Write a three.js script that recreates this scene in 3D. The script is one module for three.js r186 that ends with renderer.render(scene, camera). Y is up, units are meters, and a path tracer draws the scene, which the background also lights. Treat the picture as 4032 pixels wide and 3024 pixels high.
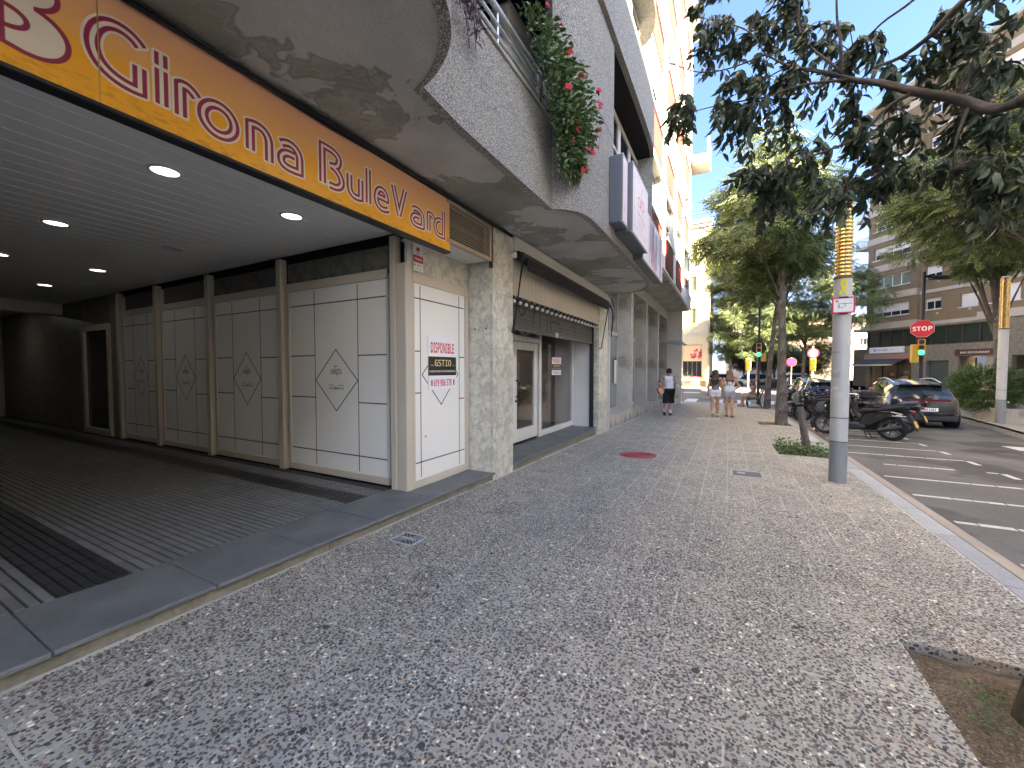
import * as THREE from 'three';
import { mergeGeometries, mergeVertices } from 'three/addons/utils/BufferGeometryUtils.js';
import { MarchingCubes } from 'three/addons/objects/MarchingCubes.js';
import { RectAreaLightUniformsLib } from 'three/addons/lights/RectAreaLightUniformsLib.js';

// ------------------------------------------------------------------ camera, sky, sun, exposure
const scene = new THREE.Scene();
const rad = THREE.MathUtils.degToRad;
const camera = new THREE.PerspectiveCamera(86.975, 4 / 3, 0.05, 900);
camera.rotation.order = 'YXZ';
camera.position.set(0, 1.42, 0);
camera.rotation.set(rad(-2.012), rad(28.166), 0);
const renderer = new THREE.WebGLRenderer({ antialias: true });
renderer.toneMapping = THREE.LinearToneMapping;
renderer.toneMappingExposure = 19;
renderer.shadowMap.enabled = true;

const SUN = new THREE.Vector3(0.85, 0.385, 0.34).normalize();
const sun = new THREE.DirectionalLight(new THREE.Color().setRGB(1, 0.84, 0.62), 5);
sun.position.copy(SUN).multiplyScalar(80);
sun.castShadow = true;
sun.shadow.mapSize.set(4096, 4096);
Object.assign(sun.shadow.camera, { left: -60, right: 60, top: 60, bottom: -60, near: 1, far: 220 });
scene.add(sun, sun.target);
{ // clear summer sky: blue overhead, paler towards the horizon and round the sun
  const clamp = (v, a = 0, b = 1) => Math.min(b, Math.max(a, v)), sst = (a, b, v) => { const t = clamp((v - a) / (b - a)); return t * t * (3 - 2 * t); };
  const W = 512, Hh = 256, d = new Float32Array(W * Hh * 4);
  for (let j = 0; j < Hh; j++) for (let i = 0; i < W; i++) {
    const el = ((j + 0.5) / Hh - 0.5) * Math.PI, az = ((i + 0.5) / W - 0.5) * 2 * Math.PI;
    const x = Math.cos(el) * Math.cos(az), y = Math.sin(el), z = Math.cos(el) * Math.sin(az);
    const chi = Math.acos(clamp(x * SUN.x + y * SUN.y + z * SUN.z, -1, 1)), sy = Math.max(y, .04);
    const grad = 1 - Math.exp(-.22 / sy), indic = 1 + 14 * (Math.exp(-3 * chi) - Math.exp(-4.712)) + .35 * Math.cos(chi) ** 2; // CIE clear sky, slightly turbid
    const L = .15 * grad * indic, w = clamp(.10 + .5 * sst(.35, .95, grad) + .55 * sst(1.1, 3.2, indic));
    let r = L * (.40 + .66 * w), gg = L * (.80 + .22 * w), b = L * (1.86 - .98 * w);
    if (y < 0) { const m = Math.min(1, -y * 12); r += (0.16 - r) * m; gg += (0.15 - gg) * m; b += (0.14 - b) * m; }
    const k = (j * W + i) * 4; d[k] = r; d[k + 1] = gg; d[k + 2] = b; d[k + 3] = 1;
  }
  const sky = new THREE.DataTexture(d, W, Hh, THREE.RGBAFormat, THREE.FloatType);
  sky.mapping = THREE.EquirectangularReflectionMapping; sky.magFilter = THREE.LinearFilter; sky.needsUpdate = true;
  scene.background = sky; scene.environment = sky;
}

// ------------------------------------------------------------------ helpers
let seed = 12345;
const rnd = () => { seed |= 0; seed = seed + 0x6D2B79F5 | 0; let t = Math.imul(seed ^ seed >>> 15, 1 | seed); t = t + Math.imul(t ^ t >>> 7, 61 | t) ^ t; return ((t ^ t >>> 14) >>> 0) / 4294967296; };
const rr = (a, b) => a + (b - a) * rnd();
const pick = a => a[Math.floor(rnd() * a.length)];
const V = (x, y, z) => new THREE.Vector3(x, y, z);
const SL = 0.018, EYE = 1.42;
const gy = z => SL * Math.max(z, -26);           // the pavement falls away from the camera, then runs level
const hash = (x, y, s) => { let h = Math.imul(x, 374761393) + Math.imul(y, 668265263) + Math.imul(s, 1442695041) | 0; h = Math.imul(h ^ h >>> 13, 1274126177); return ((h ^ h >>> 16) >>> 0) / 4294967296; };
function vn(x, y, p, s) { // tileable value noise
  const xi = Math.floor(x), yi = Math.floor(y), fx = x - xi, fy = y - yi, u = fx * fx * (3 - 2 * fx), v = fy * fy * (3 - 2 * fy);
  const m = a => ((a % p) + p) % p, a = m(xi), b = m(xi + 1), c = m(yi), e = m(yi + 1);
  return (hash(a, c, s) * (1 - u) + hash(b, c, s) * u) * (1 - v) + (hash(a, e, s) * (1 - u) + hash(b, e, s) * u) * v;
}
function fbm(u, v, p, o, s) { let a = 0.5, t = 0, n = 0; for (let i = 0; i < o; i++) { t += a * vn(u * p, v * p, p, s + i); n += a; a *= 0.55; p *= 2; } return t / n; }
const clamp = (x, a = 0, b = 1) => Math.min(b, Math.max(a, x));
const sst = (a, b, x) => { const t = clamp((x - a) / (b - a)); return t * t * (3 - 2 * t); };
function dataTex(N, data, metres, srgb) {
  const t = new THREE.DataTexture(data, N, N, THREE.RGBAFormat);
  t.wrapS = t.wrapT = THREE.RepeatWrapping; t.magFilter = THREE.LinearFilter; t.minFilter = THREE.LinearMipmapLinearFilter; t.generateMipmaps = true;
  t.repeat.set(1 / metres, 1 / metres); if (srgb) t.colorSpace = THREE.SRGBColorSpace; t.needsUpdate = true; return t;
}
function noiseTex(N, metres, fn) { // fn(u,v) -> [r,g,b (0..255 sRGB), height 0..1]
  const c = new Uint8Array(N * N * 4), h = new Uint8Array(N * N * 4);
  for (let j = 0; j < N; j++) for (let i = 0; i < N; i++) {
    const q = fn((i + .5) / N, (j + .5) / N), k = (j * N + i) * 4;
    for (let m = 0; m < 3; m++) { c[k + m] = clamp(q[m], 0, 255); h[k + m] = clamp(q[3] * 255, 0, 255); } c[k + 3] = h[k + 3] = 255;
  }
  return { map: dataTex(N, c, metres, true), bumpMap: dataTex(N, h, metres, false) };
}
function grainTex(N, metres, base, count, grain) { // base(u,v)->[r,g,b,h]; grain() -> {r (m), asp, col, h}
  const c = new Uint8Array(N * N * 4), h = new Uint8Array(N * N * 4);
  for (let j = 0; j < N; j++) for (let i = 0; i < N; i++) {
    const q = base((i + .5) / N, (j + .5) / N), k = (j * N + i) * 4;
    for (let m = 0; m < 3; m++) { c[k + m] = clamp(q[m], 0, 255); h[k + m] = clamp(q[3] * 255, 0, 255); } c[k + 3] = h[k + 3] = 255;
  }
  const n = Math.round(Math.sqrt(count)), px = N / metres;
  for (let a = 0; a < n; a++) for (let b = 0; b < n; b++) {
    const g = grain((a + .5) / n, (b + .5) / n); if (!g) continue;
    const cx = (a + rr(0.08, 0.92)) / n * N, cy = (b + rr(0.08, 0.92)) / n * N, R = g.r * px, th = rnd() * 3.14, ct = Math.cos(th), st = Math.sin(th), e = rr(-.3, .3);
    for (let y = -Math.ceil(R); y <= R; y++) for (let x = -Math.ceil(R); x <= R; x++) {
      let p = (x * ct + y * st) / R, q = (-x * st + y * ct) / (R * g.asp); q *= 1 + e * p; const dd = p * p + q * q; if (dd > 1) continue;
      const k = ((((cy + y) | 0) + N) % N * N + (((cx + x) | 0) + N) % N) * 4, w = dd > .75 ? .6 : 1;
      for (let m = 0; m < 3; m++) { c[k + m] += (g.col[m] - c[k + m]) * w; h[k + m] = clamp((g.h * (1 - dd * .6) + .3) * 255, 0, 255); }
    }
  }
  return { map: dataTex(N, c, metres, true), bumpMap: dataTex(N, h, metres, false) };
}
function canvasTex(w, h, draw) {
  const cv = document.createElement('canvas'); cv.width = w; cv.height = h; const g = cv.getContext('2d'); draw(g, w, h);
  const t = new THREE.CanvasTexture(cv); t.colorSpace = THREE.SRGBColorSpace; t.anisotropy = 8; return t;
}
const lin = (r, g, b) => new THREE.Color().setRGB(r, g, b);
function mat(r, g, b, rough = 0.8, extra = {}) { return new THREE.MeshStandardMaterial({ color: lin(r, g, b), roughness: rough, side: THREE.DoubleSide, ...extra }); }
function phys(r, g, b, rough, extra = {}) { return new THREE.MeshPhysicalMaterial({ color: lin(r, g, b), roughness: rough, side: THREE.DoubleSide, ...extra }); }
const W1 = [1, 1, 1];

// ---- geometry (all non-indexed, metric uv)
const prep = g => { g = g.index ? g.toNonIndexed() : g; for (const k of Object.keys(g.attributes)) if (!['position', 'normal', 'uv'].includes(k)) g.deleteAttribute(k); return g; };
function uvBox(g, ox = 0, oy = 0) {
  g = prep(g); const p = g.attributes.position, n = g.attributes.normal, uv = new Float32Array(p.count * 2);
  for (let i = 0; i < p.count; i += 3) {
    let ax = 0, ay = 0, az = 0; for (let k = 0; k < 3; k++) { ax += Math.abs(n.getX(i + k)); ay += Math.abs(n.getY(i + k)); az += Math.abs(n.getZ(i + k)); }
    for (let k = 0; k < 3; k++) { const x = p.getX(i + k), y = p.getY(i + k), z = p.getZ(i + k); let u, v;
      if (ay >= ax && ay >= az) { u = x; v = z; } else if (ax >= az) { u = z; v = y; } else { u = x; v = y; }
      uv[(i + k) * 2] = u + ox; uv[(i + k) * 2 + 1] = v + oy; }
  }
  g.setAttribute('uv', new THREE.BufferAttribute(uv, 2)); return g;
}
function fromTris(P) { const g = new THREE.BufferGeometry(); g.setAttribute('position', new THREE.Float32BufferAttribute(P, 3)); g.computeVertexNormals(); return uvBox(g); }
function box(x0, x1, y0, y1, z0, z1) { const g = new THREE.BoxGeometry(Math.abs(x1 - x0), Math.abs(y1 - y0), Math.abs(z1 - z0)); g.translate((x0 + x1) / 2, (y0 + y1) / 2, (z0 + z1) / 2); return uvBox(g); }
function cbox(x0, x1, y0, y1, z0, z1, b = 0.006) { // chamfered box, 44 triangles
  if (x0 > x1) [x0, x1] = [x1, x0]; if (y0 > y1) [y0, y1] = [y1, y0]; if (z0 > z1) [z0, z1] = [z1, z0];
  b = Math.min(b, (x1 - x0) * .45, (y1 - y0) * .45, (z1 - z0) * .45);
  const c = [(x0 + x1) / 2, (y0 + y1) / 2, (z0 + z1) / 2], H = [(x1 - x0) / 2, (y1 - y0) / 2, (z1 - z0) / 2], P = [];
  const v = (a, s) => [0, 1, 2].map(i => c[i] + s[i] * (H[i] - (i === a ? 0 : b)));
  const tri = (A, B, C) => { const n = [0, 1, 2].map(i => (A[i] + B[i] + C[i]) / 3 - c[i]);
    const e = B.map((q, i) => q - A[i]), f = C.map((q, i) => q - A[i]);
    const d = (e[1] * f[2] - e[2] * f[1]) * n[0] + (e[2] * f[0] - e[0] * f[2]) * n[1] + (e[0] * f[1] - e[1] * f[0]) * n[2];
    P.push(...(d > 0 ? [...A, ...B, ...C] : [...A, ...C, ...B])); };
  const quad = (A, B, C, D) => { tri(A, B, C); tri(A, C, D); };
  for (let a = 0; a < 3; a++) { const p = (a + 1) % 3, q = (a + 2) % 3;
    for (const s of [-1, 1]) { const m = (sp, sq) => { const t = []; t[a] = s; t[p] = sp; t[q] = sq; return v(a, t); }; quad(m(-1, -1), m(1, -1), m(1, 1), m(-1, 1)); }
    for (const sa of [-1, 1]) for (const sp of [-1, 1]) { const m = (ax, sq) => { const t = []; t[a] = sa; t[p] = sp; t[q] = sq; return v(ax, t); }; quad(m(a, -1), m(a, 1), m(p, 1), m(p, -1)); } }
  for (const x of [-1, 1]) for (const y of [-1, 1]) for (const z of [-1, 1]) { const s = [x, y, z]; tri(v(0, s), v(1, s), v(2, s)); }
  return fromTris(P);
}
function prism(pts, y0, y1, smooth = false) { // plan outline [[x,z],...] extruded in y
  const P = [], N = [], U = []; let L = 0; const n = pts.length;
  const area = pts.reduce((s, p, i) => { const q = pts[(i + 1) % n]; return s + p[0] * q[1] - q[0] * p[1]; }, 0), sg = area > 0 ? 1 : -1;
  for (let i = 0; i < n; i++) { const a = pts[i], b = pts[(i + 1) % n], dx = b[0] - a[0], dz = b[1] - a[1], l = Math.hypot(dx, dz); if (l < 1e-6) continue;
    const nx = dz / l * sg, nz = -dx / l * sg;
    const q = [[a, y0, L], [b, y0, L + l], [b, y1, L + l], [a, y0, L], [b, y1, L + l], [a, y1, L]];
    for (const [p, y, u] of (sg > 0 ? q.slice().reverse() : q)) { P.push(p[0], y, p[1]); N.push(nx, 0, nz); U.push(u, y); } L += l; }
  const tr = THREE.ShapeUtils.triangulateShape(pts.map(p => new THREE.Vector2(p[0], p[1])), []);
  for (const [y, s] of [[y0, -1], [y1, 1]]) for (const t of tr) for (const k of t) { P.push(pts[k][0], y, pts[k][1]); N.push(0, s, 0); U.push(pts[k][0], pts[k][1]); }
  const g = new THREE.BufferGeometry(); g.setAttribute('position', new THREE.Float32BufferAttribute(P, 3)); g.setAttribute('normal', new THREE.Float32BufferAttribute(N, 3)); g.setAttribute('uv', new THREE.Float32BufferAttribute(U, 2)); return g;
}
function profZ(pts, z0, z1) { const g = prism(pts, 0, z0 - z1); g.rotateX(-Math.PI / 2); g.translate(0, 0, z0); return uvBox(g); } // (x,y) profile run along z
function wallG(x0, x1, y0, y1, z0, z1, holes) { // wall with real openings, as boxes between the break lines
  const xs = [...new Set([x0, x1, ...holes.flatMap(h => [h[0], h[1]])])].filter(v => v >= x0 && v <= x1).sort((a, b) => a - b), ys = [...new Set([y0, y1, ...holes.flatMap(h => [h[2], h[3]])])].filter(v => v >= y0 && v <= y1).sort((a, b) => a - b), G = [];
  for (let j = 0; j < ys.length - 1; j++) { let run = null; for (let i = 0; i < xs.length - 1; i++) { const cx = (xs[i] + xs[i + 1]) / 2, cy = (ys[j] + ys[j + 1]) / 2, hole = holes.some(h => cx > h[0] && cx < h[1] && cy > h[2] && cy < h[3]);
    if (!hole) { if (run === null) run = xs[i]; } if (run !== null && (hole || i === xs.length - 2)) { G.push(box(run, hole ? xs[i] : xs[i + 1], ys[j], ys[j + 1], z0, z1)); run = null; } } }
  return G;
}
function extrudeSide(pts, w, bevel = 0.02, curved = true) { // profile [[x,y],...] extruded along z, centred
  const s = new THREE.Shape(); const q = curved ? new THREE.CatmullRomCurve3(pts.map(p => V(p[0], p[1], 0)), true, 'centripetal').getPoints(pts.length * 4) : pts.map(p => V(p[0], p[1], 0));
  q.forEach((p, i) => i ? s.lineTo(p.x, p.y) : s.moveTo(p.x, p.y));
  const g = new THREE.ExtrudeGeometry(s, { depth: w - 2 * bevel, bevelEnabled: true, bevelThickness: bevel, bevelSize: bevel, bevelOffset: -bevel, bevelSegments: 3, curveSegments: 4 });
  g.translate(0, 0, -(w - 2 * bevel) / 2); return uvBox(g);
}
function tube(pts, radii, seg = 8, sub = 3) { // tapered tube through points
  const cv = new THREE.CatmullRomCurve3(pts.map(p => Array.isArray(p) ? V(...p) : p), false, 'centripetal'), n = Math.max(2, (pts.length - 1) * sub), fr = cv.computeFrenetFrames(n, false), P = [], I = [], U = [];
  for (let i = 0; i <= n; i++) { const c = cv.getPoint(i / n), f = i / n * (radii.length - 1), a = Math.floor(f), r = radii[a] + (radii[Math.min(a + 1, radii.length - 1)] - radii[a]) * (f - a), N = fr.normals[i], B = fr.binormals[i];
    for (let k = 0; k <= seg; k++) { const t = k / seg * Math.PI * 2; P.push(c.x + r * (Math.cos(t) * N.x + Math.sin(t) * B.x), c.y + r * (Math.cos(t) * N.y + Math.sin(t) * B.y), c.z + r * (Math.cos(t) * N.z + Math.sin(t) * B.z)); U.push(k / seg * 6.28 * radii[0], i / n * cv.getLength()); } }
  for (let i = 0; i < n; i++) for (let k = 0; k < seg; k++) { const a = i * (seg + 1) + k, b = a + seg + 1; I.push(a, b, a + 1, b, b + 1, a + 1); }
  const g = new THREE.BufferGeometry(); g.setAttribute('position', new THREE.Float32BufferAttribute(P, 3)); g.setAttribute('uv', new THREE.Float32BufferAttribute(U, 2)); g.setIndex(I); g.computeVertexNormals(); return prep(g);
}
const cyl = (r0, r1, y0, y1, x = 0, z = 0, seg = 20) => { const g = new THREE.CylinderGeometry(r1, r0, y1 - y0, seg); g.translate(x, (y0 + y1) / 2, z); return prep(g); };
const rotG = (g, rx, ry, rz) => { g.rotateX(rx); g.rotateY(ry); g.rotateZ(rz); return g; };
const moveG = (g, x, y, z) => { g.translate(x, y, z); return g; };
const plane = (w, h) => prep(new THREE.PlaneGeometry(w, h));
const ball = (r, x = 0, y = 0, z = 0, sx = 1, sy = 1, sz = 1, a = 14, b = 10) => { const g = new THREE.SphereGeometry(r, a, b); g.scale(sx, sy, sz); g.translate(x, y, z); return prep(g); };
function lathe(prof, seg = 24) { return prep(new THREE.LatheGeometry(prof.map(p => new THREE.Vector2(p[0], p[1])), seg)); }

// ---- things and parts
const taken = {};
function numbered(n) { const k = taken[n] = (taken[n] ?? -1) + 1; return k ? n + '_' + String(k).padStart(3, '0') : n; }
function thing(name, label, category, pos = [0, 0, 0], turn = 0, group) {
  const o = new THREE.Group(); o.name = numbered(name); o.position.set(...pos); o.rotation.y = turn; o.userData = { label, category }; if (group) o.userData.group = group; scene.add(o); return o;
}
function struct(name) { const o = new THREE.Group(); o.name = numbered(name); o.userData = { kind: 'structure', label: name.replace(/_/g, ' ') }; scene.add(o); return o; }
function mesh(name, geos, m, parent, label) { // one named mesh, in the parent's own frame
  geos = (Array.isArray(geos) ? geos : [geos]).map(prep);
  const o = new THREE.Mesh(geos.length > 1 ? mergeGeometries(geos) : geos[0], m); o.name = name; o.castShadow = o.receiveShadow = true; if (label) o.userData.label = label; parent.add(o); return o;
}
function part(t, name, geos, m, label) { // geometry given in world coordinates, thing not turned
  const o = mesh(name, geos, m, t, label); o.geometry.translate(-t.position.x, -t.position.y, -t.position.z); return o;
}
function sub(t, parentMesh, name, geos, m) { const o = mesh(name, geos, m, parentMesh); o.geometry.translate(-t.position.x, -t.position.y, -t.position.z); return o; }
// ------------------------------------------------------------------ materials
const PEB = [[88, 84, 82], [74, 70, 70], [104, 100, 98], [60, 58, 60], [112, 98, 92], [96, 80, 74], [122, 118, 112], [82, 76, 72]];
const pebCol = () => { const q = rnd(); return q < .032 ? [214, 208, 194] : q < .046 ? [176, 150, 118] : q < .075 ? [126, 98, 86] : q < .30 ? [148, 144, 140] : pick(PEB); };
const TEX = {};
TEX.pebble = grainTex(2048, 1.4, (u, v) => { const n = fbm(u, v, 6, 5, 3), f = vn(u * 512, v * 512, 512, 9); const k = 146 + 22 * (n - .5) + 18 * (f - .5); return [k + 4, k + 1, k - 6, .2]; }, 62 * 62 * 1.35, () => rnd() < .04 ? null : ({ r: rr(.0058, .0118), asp: rr(.55, .95), col: pebCol(), h: .6 }));
TEX.matrix = noiseTex(1024, 1.4, (u, v) => { const n = fbm(u, v, 6, 5, 3), f = vn(u * 340, v * 340, 340, 9), g = vn(u * 120, v * 120, 120, 19); const k = 146 + 26 * (n - .5) + 22 * (f - .5) - (g > .72 ? 34 : 0); return [k + 1, k, k - 2, .3 + .5 * f]; });
TEX.stucco = grainTex(1024, 0.8, (u, v) => { const n = fbm(u, v, 8, 4, 5), k = 112 + 30 * (n - .5) + 26 * (vn(u * 200, v * 200, 200, 3) - .5); return [k + 1, k, k - 3, .25]; }, 15000, () => { const q = rnd(), k = q < .45 ? rr(150, 185) : q < .8 ? rr(95, 130) : rr(62, 90); return { r: rr(.0022, .0052), asp: rr(.5, 1), col: [k + 1, k, k - 4], h: q < .45 ? .7 : .35 }; });
TEX.concrete = noiseTex(512, 2.0, (u, v) => { const n = fbm(u, v, 4, 6, 7), s = fbm(u, v, 3, 4, 31), f = vn(u * 256, v * 256, 256, 4), k = 150 + 40 * (n - .5) + 14 * (f - .5) - 26 * sst(.56, .7, s); return [k + 3, k, k - 6, n]; });
TEX.stain = noiseTex(1024, 3.4, (u, v) => { const w = fbm(u, v, 5, 4, 131) * .22, n = fbm(u + w, v - w, 3, 6, 137), f = vn(u * 400, v * 400, 400, 4), e = Math.abs(n - .56), s = sst(.54, .60, n), k = 152 + 34 * (fbm(u, v, 8, 4, 139) - .5) + 12 * (f - .5) - 34 * s - 30 * (1 - sst(0, .018, e)); return [k + 3, k, k - 5 - 4 * s, f]; });
TEX.plaster = noiseTex(512, 2.4, (u, v) => { const n = fbm(u, v, 4, 5, 17), f = vn(u * 200, v * 200, 200, 8), k = 232 + 16 * (n - .5) + 8 * (f - .5); return [k, k, k, .5 * n + .5 * f]; });
TEX.marble = noiseTex(1024, 0.9, (u, v) => {
  const wx = fbm(u, v, 6, 4, 41) * .25, wy = fbm(u, v, 6, 4, 43) * .25, n = fbm(u + wx, v + wy, 10, 5, 47), m = fbm(u - wy, v + wx, 26, 3, 53), e = Math.abs(fbm(u + wy, v + wx, 14, 4, 59) - .5);
  let k = 190 - 24 * sst(.36, .68, n) - 16 * sst(.45, .7, m) - 20 * (1 - sst(0, .03, e)); const g = sst(.45, .7, m); return [k + 2, k + g * 2 - 1, k - 12 + g * 6, .5]; });
TEX.slate = noiseTex(512, 1.2, (u, v) => { const n = fbm(u, v, 5, 6, 61), f = vn(u * 220, v * 220, 220, 4), k = 104 + 34 * (n - .5) + 14 * (f - .5); return [k - 3, k, k + 2, n]; });
TEX.riser = noiseTex(512, 1.0, (u, v) => { const n = fbm(u, v, 6, 6, 71), f = fbm(u, v, 40, 3, 73), k = 148 + 40 * (n - .5) + 30 * (f - .5); return [k + 5, k, k - 14, f]; });
TEX.asphalt = grainTex(2048, 5.2, (u, v) => { const n = fbm(u, v, 5, 6, 81), o = fbm(u, v, 4, 5, 87), k = 96 + 44 * (n - .5) - 30 * sst(.58, .72, o); return [k + 3, k, k - 4, .2]; }, 90000, () => { const k = rr(70, 132); return { r: rr(.002, .005), asp: rr(.6, 1), col: [k + 2, k, k - 3], h: .5 }; });
TEX.granite = grainTex(512, 0.9, (u, v) => { const n = fbm(u, v, 6, 5, 85), k = 166 + 26 * (n - .5); return [k, k + 1, k + 2, .3]; }, 12000, () => { const k = rr(120, 190); return { r: rr(.0015, .004), asp: rr(.5, 1), col: [k, k, k + 1], h: .3 }; });
TEX.tan = grainTex(512, 0.9, (u, v) => { const n = fbm(u, v, 6, 5, 86), k = 150 + 30 * (n - .5); return [k + 12, k, k - 16, .3]; }, 9000, () => { const k = rr(110, 175); return { r: rr(.0015, .004), asp: rr(.5, 1), col: [k + 10, k, k - 14], h: .3 }; });
TEX.soil = grainTex(512, 0.8, (u, v) => { const n = fbm(u, v, 7, 6, 91), k = 88 + 50 * (n - .5); return [k + 14, k, k - 18, n]; }, 3600, () => { const k = rr(60, 120); return { r: rr(.003, .009), asp: rr(.3, 1), col: [k + 16, k, k - 16], h: .7 }; });
TEX.bark = noiseTex(512, 0.7, (u, v) => { const n = fbm(u * 1, v, 4, 5, 95), r = fbm(u, v, 22, 3, 97), w = vn(u * 30 + 3 * n, v * 6, 6, 99), k = 92 + 46 * (n - .5) + 40 * (w - .5) + 24 * (r - .5); return [k + 8, k, k - 8, .5 * w + .5 * r]; });
TEX.plainbrown = noiseTex(512, 2.5, (u, v) => { const n = fbm(u, v, 5, 5, 101), f = vn(u * 256, v * 256, 256, 5), k = 232 + 26 * (n - .5) + 20 * (f - .5); return [k, k, k, f]; });
const M = {
  slab: [0, 1, 2, 3].map(i => mat([1.26, 1.36, 1.16, 1.3][i], [1.24, 1.34, 1.15, 1.27][i], [1.14, 1.23, 1.07, 1.16][i], .78, { map: TEX.pebble.map, bumpMap: TEX.pebble.bumpMap, bumpScale: .003 })),
  slabNear: [0, 1, 2, 3].map(i => mat([1.22, 1.3, 1.14, 1.26][i], [1.2, 1.28, 1.13, 1.23][i], [1.11, 1.18, 1.05, 1.13][i], .8, { map: TEX.pebble.map, bumpMap: TEX.pebble.bumpMap, bumpScale: .0022 })),
  mortar: mat(1.5, 1.45, 1.34, .9, { map: TEX.concrete.map }),
  stucco: mat(1.38, 1.36, 1.33, .9, { map: TEX.stucco.map, bumpMap: TEX.stucco.bumpMap, bumpScale: .004 }),
  soffit: mat(1.38, 1.46, 1.5, .92, { map: TEX.stain.map, bumpMap: TEX.stain.bumpMap, bumpScale: .002 }),
  concrete: mat(1.3, 1.29, 1.25, .85, { map: TEX.concrete.map, bumpMap: TEX.concrete.bumpMap, bumpScale: .002 }),
  paleConcrete: mat(1.25, 1.23, 1.18, .85, { map: TEX.concrete.map }),
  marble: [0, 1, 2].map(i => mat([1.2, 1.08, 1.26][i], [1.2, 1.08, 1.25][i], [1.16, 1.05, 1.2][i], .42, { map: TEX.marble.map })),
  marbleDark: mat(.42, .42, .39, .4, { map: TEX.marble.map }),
  slate: mat(1.0, .99, .95, .6, { map: TEX.slate.map, bumpMap: TEX.slate.bumpMap, bumpScale: .002 }),
  riser: mat(.56, .55, .52, .85, { map: TEX.riser.map, bumpMap: TEX.riser.bumpMap, bumpScale: .003 }),
  asphalt: mat(.92, .92, .92, .85, { map: TEX.asphalt.map, bumpMap: TEX.asphalt.bumpMap, bumpScale: .004 }),
  granite: [0, 1, 2].map(i => mat([.95, .82, 1.02][i], [.96, .82, 1.01][i], [.96, .83, 1.0][i], .75, { map: TEX.granite.map })),
  tan: [0, 1].map(i => mat([1, .88][i], [1, .88][i], [1, .9][i], .8, { map: TEX.tan.map })),
  soil: mat(1, 1, 1, .95, { map: TEX.soil.map, bumpMap: TEX.soil.bumpMap, bumpScale: .012 }),
  bark: mat(.9, .9, .9, .9, { map: TEX.bark.map, bumpMap: TEX.bark.bumpMap, bumpScale: .008 }),
  barkDark: mat(.5, .47, .44, .9, { map: TEX.bark.map, bumpMap: TEX.bark.bumpMap, bumpScale: .006 }),
  cream: mat(.66, .60, .49, .5, { map: TEX.plaster.map }), creamWhite: mat(.72, .71, .67, .5, { map: TEX.plaster.map }),
  white: mat(.80, .79, .77, .6, { map: TEX.plaster.map }), ceiling: mat(.86, .86, .85, .55),
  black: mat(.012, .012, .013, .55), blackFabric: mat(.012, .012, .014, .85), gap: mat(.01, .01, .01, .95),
  darkMetal: mat(.03, .032, .036, .45, { metalness: .4 }), steel: mat(.45, .46, .48, .35, { metalness: .9 }), galv: mat(.42, .43, .44, .5, { metalness: .35 }),
  railMetal: mat(.55, .57, .60, .35, { metalness: .5 }),
  tileGrey: [0, 1, 2].map(i => mat([.15, .17, .13][i], [.15, .17, .13][i], [.145, .165, .126][i], .45, { bumpMap: TEX.concrete.bumpMap, bumpScale: .001 })), tileBlack: mat(.016, .016, .019, .35), grout: mat(.055, .053, .05, .9),
  glass: phys(1, 1, 1, .02, { transmission: 1, thickness: 0, ior: 1.5 }), glassTint: phys(.55, .62, .58, .02, { transmission: .85, thickness: 0, ior: 1.5 }), glassDark: phys(.02, .025, .025, .04, { ior: 1.5 }),
  bronze: mat(.10, .075, .05, .5, { metalness: .5 }), orange: mat(.15, .020, .010, .75, { map: TEX.plaster.map }),
};
// ------------------------------------------------------------------ ground
const TILT = -Math.atan(SL);
function ribbon(xa, xb, zs, dy) { // sheet that follows the fall of the street
  const P = [], U = [];
  for (let i = 0; i < zs.length - 1; i++) { const z0 = zs[i], z1 = zs[i + 1], a = gy(z0) + dy, b = gy(z1) + dy;
    const q = [[xa, a, z0], [xb, a, z0], [xb, b, z1], [xa, a, z0], [xb, b, z1], [xa, b, z1]]; for (const p of q) { P.push(...p); U.push(p[0], p[2]); } }
  const g = new THREE.BufferGeometry(); g.setAttribute('position', new THREE.Float32BufferAttribute(P, 3)); g.setAttribute('uv', new THREE.Float32BufferAttribute(U, 2)); g.computeVertexNormals(); return g;
}
{ const o = mesh('road', ribbon(-300, 300, [60, 20, 0, -26, -60, -700], -.12), M.asphalt, scene); o.userData = { kind: 'structure', label: 'grey asphalt road beside the pavement' }; }
// painted parking bays for motorbikes, each line a worn strip with a hooked end
{
  const paint = mat(.66, .65, .60, .7, { map: TEX.plaster.map });
  const t = struct('parking_lines');
  for (let k = 0; k < 13; k++) {
    const z = -4.9 - k * 1.175, x0 = 2.17 + k * .012, x1 = 3.88 + k * .02, G = []; let x = x0;
    while (x < x1) { const l = rr(.10, .34), e = Math.min(x1, x + l), w = rr(.035, .05); if (rnd() > .09 || k > 5) G.push(ribbon(x, e - rr(.004, .022), [z + w, z - w * rr(.8, 1.1)], -.115)); x = e; }
    G.push(ribbon(x1 - .02, x1 + .07, [z + .42, z + .03], -.114));
    mesh('painted_line', G, paint, t);
  }
  const s = struct('road_markings');
  for (let k = 0; k < 5; k++) mesh('painted_dash', ribbon(5.0 + k * .16, 5.5 + k * .16, [-8.4 - k * 1.15, -9.1 - k * 1.15], -.115), paint, s);
  for (let k = 0; k < 9; k++) mesh('crossing_bar', ribbon(-4 + k * 1.5, -3.3 + k * 1.5, [-27.6, -30.6], -.115), paint, s);
  for (let k = 0; k < 4; k++) mesh('crossing_bar', ribbon(-3.5 + k * 2.2, -2.2 + k * 2.2, [-38.2, -39.4], -.115), paint, s);
}
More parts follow.
